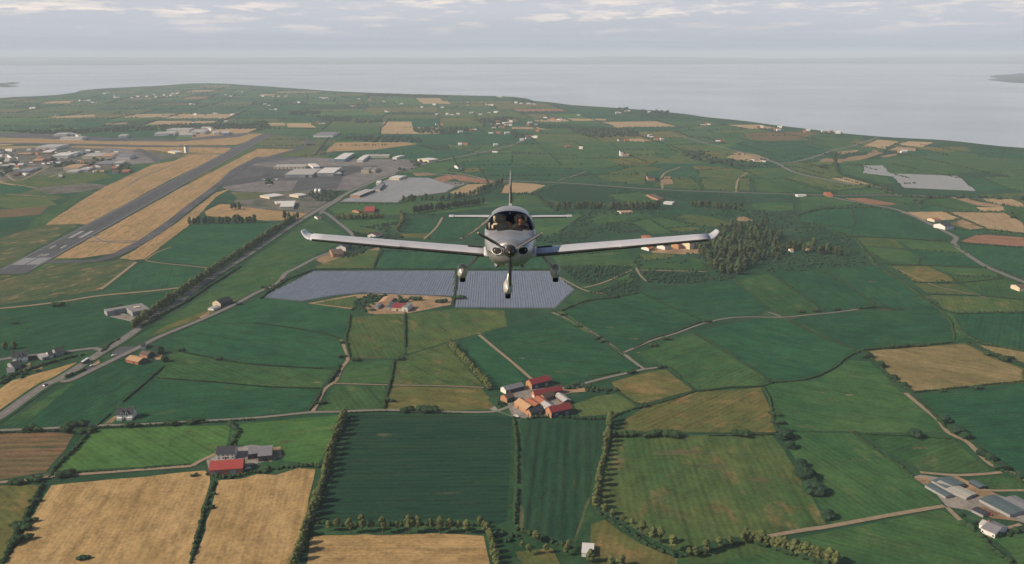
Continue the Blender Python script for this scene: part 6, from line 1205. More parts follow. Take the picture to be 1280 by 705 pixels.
# ================================================================== VEHICLES
def drive_dir(a, b): d = G(*b)-G(*a); return math.atan2(d.y, d.x)
def vehicle(name, label, cat, px, py, a, b, L, W, Hh, body_mat, kind):
    p = G(px, py); e = empty(name, (p.x, p.y, ZL[0]+0.16), drive_dir(a, b), label, cat); m = MB()
    if kind == 'bus':
        m.box(-L/2, L/2, -W/2, W/2, .45, 1.45); m.build('body', 'bus_maroon', e); m = MB(); m.box(-L/2+.05, L/2-.05, -W/2+.04, W/2-.04, 1.453, 2.35); m.build('window', 'window_glass', e)
        m = MB(); m.add([(-L/2,-W/2,2.353),(L/2,-W/2,2.353),(L/2,W/2,2.353),(-L/2,W/2,2.353),(-L/2+.2,-W/2+.2,Hh),(L/2-.2,-W/2+.2,Hh),(L/2-.2,W/2-.2,Hh),(-L/2+.2,W/2-.2,Hh)], [(0,3,2,1),(4,5,6,7),(0,1,5,4),(1,2,6,5),(2,3,7,6),(3,0,4,7)]); m.build('roof', 'bus_white', e)
    else:
        x = L/2; prof = [(-x,.35),(-x,.85),(-x*.82,.95),(-x*.5,1.42),(x*.12,1.44),(x*.45,.98),(x*.92,.82),(x,.6),(x,.35)]
        vs = [(a_,-W/2+(.12 if z_ > 1 else 0),z_) for a_, z_ in prof]+[(a_,W/2-(.12 if z_ > 1 else 0),z_) for a_, z_ in prof]; n = len(prof)
        m.add(vs, [(i,(i+1) % n,n+(i+1) % n,n+i) for i in range(n)]+[tuple(range(n-1,-1,-1)),tuple(range(n,2*n))]); m.build('body', body_mat, e)
        m = MB()
        for s in (-1, 1): m.add([(-x*.7, s*(W/2+.005), 1.0), (x*.3, s*(W/2+.005), 1.0), (x*.08, s*(W/2-.1), 1.38), (-x*.5, s*(W/2-.1), 1.38)], [(0,1,2,3)])
        m.build('window', 'window_glass', e)
    for sx in (-.62, .62):
        for sy in (-1, 1):
            m = MB(); r_ = .45 if kind == 'bus' else .33; n = 14
            vs = [(sx*L/2+r_*math.cos(6.2832*i/n), sy*(W/2-.12)+t_, r_+r_*math.sin(6.2832*i/n)) for t_ in (-.14, .14) for i in range(n)]
            m.add(vs, [(i,(i+1) % n,n+(i+1) % n,n+i) for i in range(n)]+[tuple(range(n)),tuple(range(n,2*n))]); m.build('wheel', 'tyre', e)
    return e
vehicle('bus', 'white roofed maroon bus on the main road near the junction', 'bus', 107, 453.6, (105,455), (125,442), 11.5, 2.6, 3.2, None, 'bus')
vehicle('parked_car', 'small dark car on the main road below the fork', 'car', 57, 482.5, (75,473), (57,481), 4.4, 1.8, 1.45, 'car_dark', 'car')
plain('car_white', (0.72, 0.72, 0.70), rough=.3, spec=.5); plain('car_red', (0.38, 0.05, 0.04), rough=.3, spec=.5)
vehicle('van', 'white van parked at the front of the red roofed farm', 'van', 645.5, 521.5, (640,520), (650,524), 5.2, 2.0, 2.2, 'car_white', 'car')
vehicle('parked_car', 'white car parked between the brick barn door and the farmhouse yard', 'car', 310.5, 587, (305,588), (316,586), 4.4, 1.8, 1.45, 'car_white', 'car')
vehicle('tractor', 'small red vehicle standing in the grey farm yard', 'vehicle', *RZ_(550,384), RZ_(530,376), RZ_(570,392), 5, 2.0, 2, 'car_red', 'car')
vehicle('parked_car', 'white car on the dark verge lot between the two roads', 'car', 115.5, 458.2, (110,459), (120,457), 4.4, 1.8, 1.45, 'car_white', 'car')
vehicle('parked_car', 'white car parked on the gravel lot beside the road junction', 'car', 142.5, 445.3, (138,446), (148,444), 4.6, 1.8, 1.45, 'car_white', 'car')
# parked light aircraft on the apron
def small_plane(px, py, rz, label):
    p = G(px, py); e = empty('parked_aircraft', (p.x, p.y, ZL[0]), rz, label, 'aircraft', 'light aircraft parked on the apron'); m = MB()
    m.add([(-6,-.2,1.4),(-1,-.8,.9),(3,-.7,.9),(4.6,-.2,1.2),(4.6,.2,1.2),(3,.7,.9),(-1,.8,.9),(-6,.2,1.4),(-6,0,1.8),(-1,0,2.4),(1,0,2.5),(3,0,1.7)], [(0,1,9,8),(1,2,11,10,9),(2,3,11),(3,4,11),(4,5,11),(5,6,9,10,11),(6,7,8,9),(0,8,7),(0,7,6,5,4,3,2,1)]); m.build('fuselage', 'bus_white', e)
    m = MB(); m.box(-.2, 1.5, -6.2, 6.2, 2.5, 2.7); m.build('wing', 'bus_white', e); m = MB(); m.box(-6.4, -5.4, -2, 2, 1.6, 1.7); m.build('tailplane', 'bus_white', e); m = MB(); m.box(-6.6, -5.4, -.06, .06, 1.7, 3.6); m.build('fin', 'bus_white', e); m = MB()
    for x, y in ((2.6,0),(0,1.3),(0,-1.3)): m.box(x-.12, x+.12, y-.1, y+.1, 0, 1.1)
    m.build('undercarriage', 'tyre', e)
small_plane(330, 225.5, .6, 'white light aircraft on the dark apron, westernmost of the three'); small_plane(345.5, 225, 2.2, 'white light aircraft on the dark apron, nearest the grey hangar'); small_plane(337, 232, 1.2, 'white light aircraft on the pale apron, nearest the camera of the three')
# ================================================================== THE AEROPLANE (nose to -Y, wings along X, spinner axis at z = 0)
plain('aircraft_silver', (0.47, 0.46, 0.445), (0.35, 0.345, 0.33), 3.0, 0.34, 0.60, spec=0.5, bump=0.04)
plain('aircraft_white', (0.47, 0.475, 0.50), (0.42, 0.425, 0.445), 2.0, 0.34, 0.0, spec=0.5)
plain('aircraft_beige', (0.50, 0.48, 0.43), (0.40, 0.38, 0.34), 3.0, 0.32, 0.2, spec=0.5)
plain('boot_metal', (0.10, 0.092, 0.082), (0.07, 0.065, 0.06), 3.0, 0.34, 0.5, spec=0.5)
plain('dark_intake', (0.035, 0.034, 0.032), rough=0.8)
plain('spinner_dark', (0.085, 0.075, 0.062), (0.05, 0.045, 0.04), 4.0, 0.24, 0.6, spec=0.5)
plain('blade_dark', (0.20, 0.20, 0.20), (0.15, 0.15, 0.15), 3.0, 0.35, 0.7)
plain('tip_cream', (0.6, 0.5, 0.3), rough=0.5)
plain('seat_leather', (0.55, 0.49, 0.38), (0.45, 0.40, 0.31), 4.0, 0.6)
plain('cabin_dark', (0.05, 0.046, 0.042), (0.035, 0.032, 0.03), 3.0, 0.8)
plain('cabin_trim', (0.11, 0.10, 0.085), (0.08, 0.072, 0.06), 3.0, 0.8)
plain('wing_walk', (0.02, 0.02, 0.02), rough=0.95)
m_, t, p_ = newmat('windscreen_glass'); t.nodes.remove(p_)
tr = N(t, 'ShaderNodeBsdfTransparent'); tr.inputs[0].default_value = (0.92, 0.91, 0.87, 1); gl = N(t, 'ShaderNodeBsdfGlossy'); gl.inputs['Roughness'].default_value = 0.04
lw = N(t, 'ShaderNodeFresnel'); lw.inputs[0].default_value = 1.45; ms = N(t, 'ShaderNodeMixShader')
t.links.new(math_(t, 'MULTIPLY', lw.outputs[0], 0.45), ms.inputs[0]); t.links.new(tr.outputs[0], ms.inputs[1]); t.links.new(gl.outputs[0], ms.inputs[2]); t.links.new(ms.outputs[0], t.nodes['Material Output'].inputs[0])

PITCH = math.radians(4.5); DEP = 24.6
r0 = ray(637.5, 313.5); Pn = Vector((0, 0, H))+r0*((DEP-1.9)/(r0.y*CT-r0.z*ST))    # the spinner axis, 22.7 m out
plane = empty('light_aircraft', (0, 0, 0), 0, 'silver single engine low wing aeroplane flying towards us over the fields', 'aeroplane')
plane.rotation_euler = (-PITCH, math.radians(0.0), 0)
Rm = plane.rotation_euler.to_matrix()
plane.location = Pn-Rm @ Vector((0, -1.72, 0))
def PL(px, py, yl):
    """aeroplane-space point at length yl that shows at that place of the photograph"""
    d = Rm.transposed() @ ray(px, py); o = Rm.transposed() @ (Vector((0, 0, H))-plane.location)
    return o+d*((yl-o.y)/d.y)
print('wing tips', PL(377, 289, .6), PL(898, 292, .6), 'root', PL(604, 318, -.1), PL(668, 318, -.1), 'stab', PL(563, 270, 4.9), PL(716, 270, 4.9), 'fin', PL(640, 213, 5.3), 'roof', PL(636, 257, 1.2), 'sill', PL(636, 287, -.5), 'belly', PL(636, 334, -.5), 'sides', PL(603.5, 305, -.4), PL(668, 305, -.4), 'pants', PL(578, 341, .3), PL(694.5, 341, .3), PL(635, 361, -1.1))
ST_ = [(-1.74,.235,-.01,.18,-.22),(-1.70,.36,-.02,.22,-.30),(-1.60,.47,-.03,.25,-.375),(-1.40,.55,-.02,.28,-.445),(-1.1,.605,0,.31,-.51),(-.7,.66,.03,.335,-.56),(-.42,.685,.10,.36,-.58),(-.1,.70,.20,.53,-.59),(.3,.705,.26,.725,-.59),(.7,.70,.27,.83,-.58),(1.1,.695,.27,.87,-.56),(1.6,.665,.25,.86,-.50),(2.2,.57,.22,.77,-.38),(2.8,.44,.21,.64,-.24),(3.5,.31,.21,.53,-.09),(4.3,.20,.23,.46,.05),(5.0,.12,.26,.43,.16),(5.45,.05,.29,.38,.22)]
def cr(tab, y, k):
    i = 0
    while i < len(tab)-2 and tab[i+1][0] < y: i += 1
    p0, p1, p2, p3 = tab[max(i-1,0)], tab[i], tab[i+1], tab[min(i+2,len(tab)-1)]; t = (y-p1[0])/(p2[0]-p1[0]); t = min(max(t,0),1)
    m1 = (p2[k]-p0[k])/(p2[0]-p0[0])*(p2[0]-p1[0]) if i > 0 else p2[k]-p1[k]; m2 = (p3[k]-p1[k])/(p3[0]-p1[0])*(p2[0]-p1[0]) if i < len(tab)-2 else p2[k]-p1[k]
    return (2*t**3-3*t*t+1)*p1[k]+(t**3-2*t*t+t)*m1+(-2*t**3+3*t*t)*p2[k]+(t**3-t*t)*m2
def fus_pt(y, a, off=0.0):
    hw, zc_, zt, zb = (cr(ST_, y, k) for k in (1,2,3,4))
    c, s = math.cos(a), math.sin(a)
    cow = 1 if y < -.42 else max(0.0, 1-(y+.42)/.6)          # the cowling is boxier than the cabin
    n = (2.3+1.1*cow*min(1, max(0, (y+1.75)/.8))) if s >= 0 else 2.35
    x = hw*math.copysign(abs(c)**(2/n), c); z = zc_+((zt-zc_) if s >= 0 else (zc_-zb))*math.copysign(abs(s)**(2/n), s)
    # shoulders of the cowling: a raised spine behind the spinner and round cheeks over the two inlets
    if y < -.35 and s > 0: z += -.055*cow*(abs(x)/max(hw,.01))**2*(1 if abs(x) > .2 else 1)+.02*cow*math.exp(-(x/.16)**2)
    if off: x += off*c; z += off*s
    return Vector((x, y, z))
ys_ = [-1.74,-1.725,-1.70,-1.66,-1.6,-1.52,-1.42]+[-1.30+.05*i for i in range(66)]+[2.0+.12*i for i in range(29)]; ys_ = [y for y in ys_ if y <= 5.45]+[5.45]
NA = 96
V = [[fus_pt(y, 2*math.pi*k/NA) for k in range(NA)] for y in ys_]
grp = {'skin': [], 'screen': [], 'side': []}
def glass_kind(c):
    x, y, z = c
    zs = .362+.02*(y+.4)                                   # sill line
    if z < zs or y < -.40+.14*(abs(x)/.66)**4: return 'skin'
    hdr = .62-.10*(abs(x)/.7)**2
    if y < hdr and z > zs+.0: return 'screen'
    if abs(x) > .44 and .74 < y < 2.0 and z < .70 and y < 2.0-(z-.4)*.6: return 'side'
    return 'skin'
for i in range(len(ys_)-1):
    for k in range(NA):
        q = (V[i][k], V[i][(k+1)%NA], V[i+1][(k+1)%NA], V[i+1][k]); c = sum(q, Vector())/4; grp[glass_kind(c)].append((i,k))
def fus_mesh(name, keys, mat, parent, cap=False):
    idx, vs, fs = {}, [], []
    def gi(i, k):
        if (i,k) not in idx: idx[(i,k)] = len(vs); vs.append(V[i][k])
        return idx[(i,k)]
    for i, k in keys: fs.append((gi(i,k), gi(i+1,k), gi(i+1,(k+1)%NA), gi(i,(k+1)%NA)))
    if cap:
        fs.append(tuple(gi(0,k) for k in range(NA)))
    return meshobj(name, vs, fs, mat, parent, smooth=True)
fuse = fus_mesh('fuselage', grp['skin'], 'aircraft_silver', plane, True)
fus_mesh('windscreen', grp['screen'], 'windscreen_glass', plane)
for s in (-1, 1): fus_mesh('side_window', [q for q in grp['side'] if V[q[0]][q[1]].x*s > 0], 'windscreen_glass', plane)
# nose: spinner, inlets, propeller
def lathe(name, prof, mat, parent, n=32, axis_y=True, c=(0,0,0)):
    vs = [(c[0]+r*math.cos(6.2832*k/n), c[1]+y, c[2]+r*math.sin(6.2832*k/n)) for y, r in prof for k in range(n)]
    fs = [(j*n+k, j*n+(k+1)%n, (j+1)*n+(k+1)%n, (j+1)*n+k) for j in range(len(prof)-1) for k in range(n)]+[tuple(range((len(prof)-1)*n, len(prof)*n))]
    return meshobj(name, vs, fs, mat, parent, smooth=True)
prop = bpy.data.objects.new('propeller', None); link(prop, plane)
lathe('spinner', [(-2.10,.004),(-2.09,.022),(-2.05,.052),(-1.98,.090),(-1.90,.122),(-1.82,.147),(-1.77,.158),(-1.755,.162),(-1.73,.162)], 'spinner_dark', prop)
for k in range(3):
    a = math.radians(-90+120*k); rx = Vector((math.cos(a), 0, math.sin(a))); tx = Vector((-math.sin(a), 0, math.cos(a))); vs, fs = [], []
    R = [(.12,.030,66),(.2,.042,62),(.32,.056,54),(.5,.060,44),(.7,.054,36),(.85,.043,32),(.93,.030,30),(.955,.012,29)]
    for r, cw, tw in R:
        tw = math.radians(tw); d = tx*math.cos(tw)+Vector((0,1,0))*math.sin(tw); nn = d.cross(rx)
        for u, th in ((-1,0),(-.3,.16),(1,0),(-.3,-.10)): vs.append(rx*r+Vector((0,-1.80,0))+d*(u*cw)+nn*(th*cw))
    for j in range(len(R)-1):
        for q in range(4): fs.append((4*j+q, 4*j+(q+1)%4, 4*j+4+(q+1)%4, 4*j+4+q))
    fs.append((4*len(R)-4,4*len(R)-3,4*len(R)-2,4*len(R)-1)); mi = [1 if (f[0]//4) >= len(R)-2 else 0 for f in fs]
    meshobj('blade', vs, fs, ['blade_dark','tip_cream'], prop, mi, True)
from mathutils.bvhtree import BVHTree
BV = BVHTree.FromPolygons([v.co.copy() for v in fuse.data.vertices], [tuple(p.vertices) for p in fuse.data.polygons])
for s in (-1, 1):      # engine air inlets: a lip and a dark throat in the cheek of the cowling
    cx, cz = s*.335, .0; n = 28; vs = []
    def on_skin(x, z):
        h_ = BV.ray_cast(Vector((x, -3, z)), Vector((0, 1, 0))); return h_[0].y if h_[0] else -1.3
    rings = ((1.25,.02),(1.12,-.026),(1.0,-.034),(.93,-.016))
    for f_, dy in rings:
        for k in range(n):
            a = 6.2832*k/n; x = cx+.128*f_*math.cos(a); z = cz+.095*f_*math.sin(a); vs.append((x, on_skin(x, z)+dy, z))
    meshobj('inlet_lip', vs, [(j*n+k, j*n+(k+1)%n, (j+1)*n+(k+1)%n, (j+1)*n+k) for j in range(len(rings)-1) for k in range(n)], 'aircraft_silver', plane, smooth=True)
    vs = []; 
    for k in range(n):
        a = 6.2832*k/n; x = cx+.128*math.cos(a); z = cz+.095*math.sin(a); vs.append((x, on_skin(x, z)-.018, z))
    vs.append((cx, on_skin(cx, cz)-.014, cz)); meshobj('inlet_throat', vs, [(k, (k+1) % n, n) for k in range(n)], 'dark_intake', plane)
m = MB(); n = 20
vs = [(.075*math.cos(6.2832*k/n), -1.50+.0, -.375+.05*math.sin(6.2832*k/n)) for k in range(n)]
m.add([(x, -1.575, z) for x, y, z in vs], [tuple(range(n))]); m.build('landing_light', 'window_glass', plane)
for s in (-1, 1):
    m = MB(); m.add([(s*.42,-1.40,-.30),(s*.36,-1.46,-.33),(s*.40,-1.45,-.36)], [(0,1,2)]); m.build('vent', 'dark_intake', plane)
    lathe('exhaust_fairing', [(-.95,.01),(-.88,.05),(-.7,.085),(-.4,.09),(0,.05),(.2,.01)], 'aircraft_silver', plane, 16, c=(s*.34,-.1,-.50))
# wings
def airfoil(n=16, th=.15, x0=0.0, x1=1.0):
    up, lo = [], []
    for i in range(n+1):
        x = x0+(x1-x0)*(0.5-0.5*math.cos(math.pi*i/n)) if x0 == 0 else x0+(x1-x0)*i/n
        t = 5*th*(.2969*math.sqrt(x)-.126*x-.3516*x*x+.2843*x**3-.1015*x**4); cam_ = .025*4*x*(1-x)
        up.append((x, cam_+t)); lo.append((x, cam_-t*.85))
    return up, lo
WST = [(.60,1.42,-.22,-.345,1.0),(1.2,1.37,-.20,-.29,.9),(3.0,1.215,-.155,-.135,0.3),(3.02,1.235,-.175,-.135,.2),(5.5,1.00,-.08,.085,-.6)]
def wing_st(s):
    for i in range(len(WST)-1):
        a, b = WST[i], WST[i+1]
        if s <= b[0]: break
    t = (s-a[0])/(b[0]-a[0]); return [a[k]+(b[k]-a[k])*t for k in range(1,5)]
def wing_pt(sgn, s, x, z):
    c, le, zz, tw = wing_st(s); tw = math.radians(tw-1.0); xx = x-.25
    return Vector((sgn*s, le+.25*c+c*(xx*math.cos(tw)+z*math.sin(tw)), zz+c*(z*math.cos(tw)-xx*math.sin(tw))))
def panel(name, sgn, s0, s1, x0, x1, mat, parent, off=0.0, ns=14, closed=True, th=.155, uplim=None, lolim=None):
    vs, fs = [], []; ss = [s0+(s1-s0)*i/ns for i in range(ns+1)]
    if s0 < 3.01 < s1: ss = sorted(ss+[3.0, 3.02])
    up, lo = airfoil(16, th, x0, x1)
    if uplim is not None:
        A = airfoil(40, th)
        loop = [p for p in reversed(A[0]) if p[0] <= uplim]+[p for p in A[1][1:] if p[0] <= lolim]
    else: loop = list(reversed(up))+(lo[1:] if x0 == 0 else lo)
    n = len(loop)
    for s in ss:
        for x, z in loop:
            v = wing_pt(sgn, s, x, z)
            if off: v += Vector((0, -off*max(0, 1-x*9), off*(1 if z > .025 else -1)*min(1, x*14+.2)))
            vs.append(v)
    for j in range(len(ss)-1):
        for k in range(n-1 if uplim is not None else n):
            fs.append((j*n+k, j*n+(k+1)%n, (j+1)*n+(k+1)%n, (j+1)*n+k))
    if uplim is None: fs += [tuple(range(n)), tuple(range((len(ss)-1)*n, len(ss)*n))]
    bm = bmesh.new(); bv = [bm.verts.new(v) for v in vs]
    for f in fs:
        try: bm.faces.new([bv[i] for i in f])
        except ValueError: pass
    o = bmobj(name, bm, mat, parent, False)
    for pl in o.data.polygons: pl.use_smooth = len(pl.vertices) == 4
    return o
for s in (-1, 1):
    wg = panel('wing', s, .60, 5.5, 0, .74, 'aircraft_white', plane)
    panel('flap', s, .78, 3.05, .745, 1.0, 'aircraft_white', wg); panel('aileron', s, 3.08, 4.9, .745, 1.0, 'aircraft_white', wg); panel('trailing_tip', s, 4.92, 5.5, .745, 1.0, 'aircraft_white', wg); panel('trailing_root', s, .60, .76, .745, 1.0, 'aircraft_white', wg)
    panel('deicing_strip', s, .72, 5.44, 0, 1, 'boot_metal', wg, .006, ns=24, uplim=.018, lolim=.22)  # deicing strip, widened below to darken the wing's underside
    # upswept tip
    vs, fs = [], []; up, lo = airfoil(14, .15); loop = list(reversed(up))+lo[1:]; n = len(loop); NT = 8
    for j in range(NT+1):
        t = j/NT; ang = t*t*math.radians(34); sp = 5.5+.36*t-.05*t*t; zz = .085+.19*t**1.7; le = -.08+.34*t**1.6; c = 1.0-.50*t**1.3
        for x, z in loop: vs.append(Vector((s*(sp-(z*c)*math.sin(ang)*.8), le+x*c, zz+z*c*math.cos(ang)*(1-.35*t))))
    for j in range(NT):
        for k in range(n): fs.append((j*n+k, j*n+(k+1)%n, (j+1)*n+(k+1)%n, (j+1)*n+k))
    fs.append(tuple(range(NT*n, NT*n+n))); meshobj('wing_tip', vs, fs, 'aircraft_silver' if False else 'aircraft_white', wg, smooth=True)
    # fairing that swells from the fuselage into the wing root
    vs, fs = [], []; up, lo = airfoil(14, .17); loop = list(reversed(up))+lo[1:]; n = len(loop)
    for j, (x_, g) in enumerate(((.50,1.35),(.60,1.22),(.66,1.10),(.72,1.03))):
        for x, z in loop: 
            v = wing_pt(s, max(.60, x_), x, z*g); vs.append(Vector((s*x_, v.y+(x-.4)*.12*(g-1)*2, v.z)))
    for j in range(3):
        for k in range(n): fs.append((j*n+k, j*n+(k+1)%n, (j+1)*n+(k+1)%n, (j+1)*n+k))
    fs.append(tuple(range(3*n, 4*n)))
    meshobj('wing_root', vs, fs, 'aircraft_white', wg, smooth=True)
    # walkway on the upper surface at the root
    vs = []
    for s_ in (.76, 1.18):
        for x in (.30, .45, .60, .735):
            v = wing_pt(s, s_, x, [q for q in airfoil(60, .155)[0] if q[0] >= x][0][1]); vs.append(v+Vector((0,0,.007)))
    meshobj('walkway', vs, [(k,k+1,k+5,k+4) for k in range(3)], 'wing_walk', wg)
# tail
def surf(name, pts, th, mat, parent, vertical=False, n=10):
    """pts: (span, leading edge y, chord, height)"""
    vs, fs = [], []; up, lo = airfoil(n, th); loop = list(reversed([(x, (z-.025*4*x*(1-x))) for x, z in up]))+[(x, z-.025*4*x*(1-x)) for x, z in lo[1:]]; k_ = len(loop)
    for sp, le, c, zz in pts:
        for x, z in loop: vs.append((z*c, le+x*c, sp) if vertical else (sp, le+x*c, zz+z*c))
    for j in range(len(pts)-1):
        for k in range(k_): fs.append((j*k_+k, j*k_+(k+1)%k_, (j+1)*k_+(k+1)%k_, (j+1)*k_+k))
    fs += [tuple(range(k_)), tuple(range((len(pts)-1)*k_, len(pts)*k_))]
    bm = bmesh.new(); bv = [bm.verts.new(v) for v in vs]
    for f in fs: bm.faces.new([bv[i] for i in f])
    return bmobj(name, bm, mat, parent, False)
SZ = PL(600, 270, 4.9).z; FT = PL(640, 213.5, 5.4).z; sw = (PL(715.5, 270, 4.9).x-PL(563.5, 270, 4.9).x)/2
surf('tailplane', [(-sw,4.72,.48,SZ),(-sw+.03,4.66,.54,SZ),(0,4.45,.80,SZ),(sw-.03,4.66,.54,SZ),(sw,4.72,.48,SZ)], .10, 'aircraft_white', plane)
for s in (-1, 1):
    surf('elevator_tip', [(s*(sw-.14),4.62,.60,SZ),(s*(sw+.01),4.66,.56,SZ)], .16, 'aircraft_white', plane)
    surf('tail_strip', [(s*.2,4.47,.10,SZ-.012),(s*(sw-.16),4.64,.08,SZ-.012)], .5, 'boot_metal', plane)
surf('fin', [(.40,3.9,1.50,0),(.52,4.35,1.08,0),(1.0,4.62,.85,0),(FT-.02,4.98,.56,0),(FT,5.02,.50,0)], .085, 'aircraft_silver', plane, True)
surf('fin_boot_shade', [(.62,4.375,.16,0),(1.0,4.59,.15,0),(FT-.25,4.89,.13,0)], .60, 'boot_metal', plane, True)  # dark boot, enlarged to paint in the edge-on shade of the fin
lathe('beacon', [(0,.03),(.02,.03),(.05,.015),(.06,.003)], 'trim_white', plane, 12, c=(0,5.2,FT+.02))
m = MB(); m.box(-.05, .05, 1.45, 1.75, .85, .91); m.build('antenna_base', 'aircraft_white', plane)
# undercarriage
def tube(name, pts, rads, mat, parent, flat=1.0, n=12):
    vs, fs = [], []
    for i, p in enumerate(pts):
        d = (Vector(pts[min(i+1,len(pts)-1)])-Vector(pts[max(i-1,0)])).normalized(); a = d.cross(Vector((0,1,0))).normalized(); b = a.cross(d)
        for k in range(n): vs.append(Vector(p)+a*rads[i]*math.cos(6.2832*k/n)+b*rads[i]*flat*math.sin(6.2832*k/n))
    for j in range(len(pts)-1):
        for k in range(n): fs.append((j*n+k, j*n+(k+1)%n, (j+1)*n+(k+1)%n, (j+1)*n+k))
    fs += [tuple(range(n)), tuple(range((len(pts)-1)*n, len(pts)*n))]
    return meshobj(name, vs, fs, mat, parent, smooth=True)
def pant(c, parent, L=.95, W=.145, Hh=.21):
    prof = [(0,.04),(.02,.34),(.07,.62),(.16,.88),(.28,1.0),(.42,.99),(.6,.80),(.8,.45),(.94,.17),(1,.03)]; vs, fs = [], []; n = 20
    for t, g in prof:
        for k in range(n):
            a = 6.2832*k/n; z = math.sin(a); x = math.cos(a); sq = 1 if z > 0 else .86
            vs.append((c.x+W*g*math.copysign(abs(x)**.8, x), c.y-.32*L+t*L, c.z+Hh*g*math.copysign(abs(z)**.85, z)*sq+.05*t))
    for j in range(len(prof)-1):
        for k in range(n): fs.append((j*n+k, j*n+(k+1)%n, (j+1)*n+(k+1)%n, (j+1)*n+k))
    fs += [tuple(range(n)), tuple(range((len(prof)-1)*n, len(prof)*n))]
    o = meshobj('wheel_fairing', vs, fs, 'aircraft_beige', parent, smooth=True)
    m = 20; vs = [(c.x+tt, c.y+.02+.165*math.cos(6.2832*k/m), c.z-.125+.165*math.sin(6.2832*k/m)) for tt in (-.075,-.05,.05,.075) for k in range(m)]
    rr = {0:.86,3:.86}
    vs = [(x, c.y+.02+(y-c.y-.02)*rr.get(i//m,1), c.z-.125+(z-c.z+.125)*rr.get(i//m,1)) for i, (x,y,z) in enumerate(vs)]
    meshobj('tyre', vs, [(j*m+k, j*m+(k+1)%m, (j+1)*m+(k+1)%m, (j+1)*m+k) for j in range(3) for k in range(m)]+[tuple(range(m)),tuple(range(3*m,4*m))], 'tyre', parent, smooth=False)
for px, sx in ((578, -1), (694.5, 1)):
    lg = bpy.data.objects.new('main_gear', None); link(lg, plane)
    c = PL(px, 340, .30); pant(c, lg)
    a = PL(599 if sx < 0 else 677.5, 318, .35)
    tube('gear_leg', [a+Vector((0,0,.03)), a.lerp(c, .3)+Vector((0,0,.01)), a.lerp(c, .7), c+Vector((-sx*.03,0,.10))], [.075,.055,.045,.05], 'aircraft_beige', lg, 1.3)
lg = bpy.data.objects.new('nose_gear', None); link(lg, plane); c = PL(635, 360, -1.05); pant(c, lg, .85, .125, .20)
tube('gear_leg', [Vector((0,-.75,-.48)), Vector((0,-.85,-.62)), c+Vector((0,.02,.22)), c+Vector((0,0,.05))], [.075,.05,.042,.05], 'aircraft_beige', lg, 1.2)
# cabin
m = MB(); m.box(-.52,.52,-.22,-.02,.05,.33); m.add([(-.46,-.28,.335),(.46,-.28,.335),(.54,.02,.38),(-.54,.02,.38),(-.46,-.28,.315),(.46,-.28,.315),(.54,.02,.335),(-.54,.02,.335)], [(0,1,2,3),(4,7,6,5),(0,4,5,1),(1,5,6,2),(2,6,7,3),(3,7,4,0)]); m.build('instrument_panel', 'cabin_dark', plane)
m = MB(); m.box(-.60,.60,-.3,2.1,-.40,-.36); m.box(-.48,.48,2.02,2.06,-.30,.66); m.build('cabin_floor', 'cabin_dark', plane)
m = MB(); m.box(-.52,.52,1.62,1.80,-.15,.42); m.box(-.42,-.10,1.60,1.74,.44,.62); m.box(.10,.42,1.60,1.74,.44,.62); m.build('rear_seat', 'cabin_trim', plane)
def rbox(m_, x0,x1,y0,y1,z0,z1, k=.04):
    b = bmesh.new(); bmesh.ops.create_cube(b, size=1.0)
    for v in b.verts: v.co = Vector((x0+(v.co.x+.5)*(x1-x0), y0+(v.co.y+.5)*(y1-y0), z0+(v.co.z+.5)*(z1-z0)))
    bmesh.ops.bevel(b, geom=b.edges[:]+b.verts[:], offset=k, segments=3, affect='EDGES'); b.verts.index_update(); m_.add([v.co.copy() for v in b.verts], [tuple(v.index for v in f.verts) for f in b.faces]); b.free()
for x in (-.30, .30):
    st_ = bpy.data.objects.new('pilot_seat', None); link(st_, plane)
    m = MB(); rbox(m, x-.23,x+.23,.78,.94,-.14,.43,.05); m.build('seat_back', 'seat_leather', st_, True); m = MB(); rbox(m, x-.18,x+.18,.78,.92,.445,.685,.05); m.build('headrest', 'seat_leather', st_, True); m = MB(); rbox(m, x-.24,x+.24,.26,.82,-.28,-.10,.05); m.build('seat_cushion', 'seat_leather', st_, True)
m = MB(); rbox(m, -.60,-.545,.30,.72,.30,.50,.025); m.build('door_trim', 'seat_leather', plane, True)
m = MB(); m.box(-.03,.03,.58,.66,.72,.77); m.build('overhead_light', 'cabin_trim', plane)
# ------------------------------------------------------------------ the pilot
plain('skin_tone', (0.50, 0.27, 0.17), (0.44, 0.23, 0.145), 20.0, 0.55); plain('shirt_dark', (0.030, 0.030, 0.034), (0.022, 0.022, 0.026), 12.0, 0.9); plain('trouser_cloth', (0.045, 0.05, 0.07), (0.035, 0.04, 0.055), 12, .9); plain('hair_brown', (0.05, 0.03, 0.02), (0.035, 0.022, 0.015), 30, .7); plain('headset_black', (0.02, 0.02, 0.02), rough=.4); plain('eye_dark', (0.02, 0.015, 0.012), rough=.3)
def skin_obj(name, nodes, edges, mat, parent, sub=2, loc=None):
    me = bpy.data.meshes.new(name); me.from_pydata([n_[0] for n_ in nodes], edges, []); o = bpy.data.objects.new(name, me); link(o, parent)
    sk = o.modifiers.new('skin', 'SKIN'); sk.use_smooth_shade = True
    lay = me.skin_vertices[0] if me.skin_vertices else None
    return o, sk
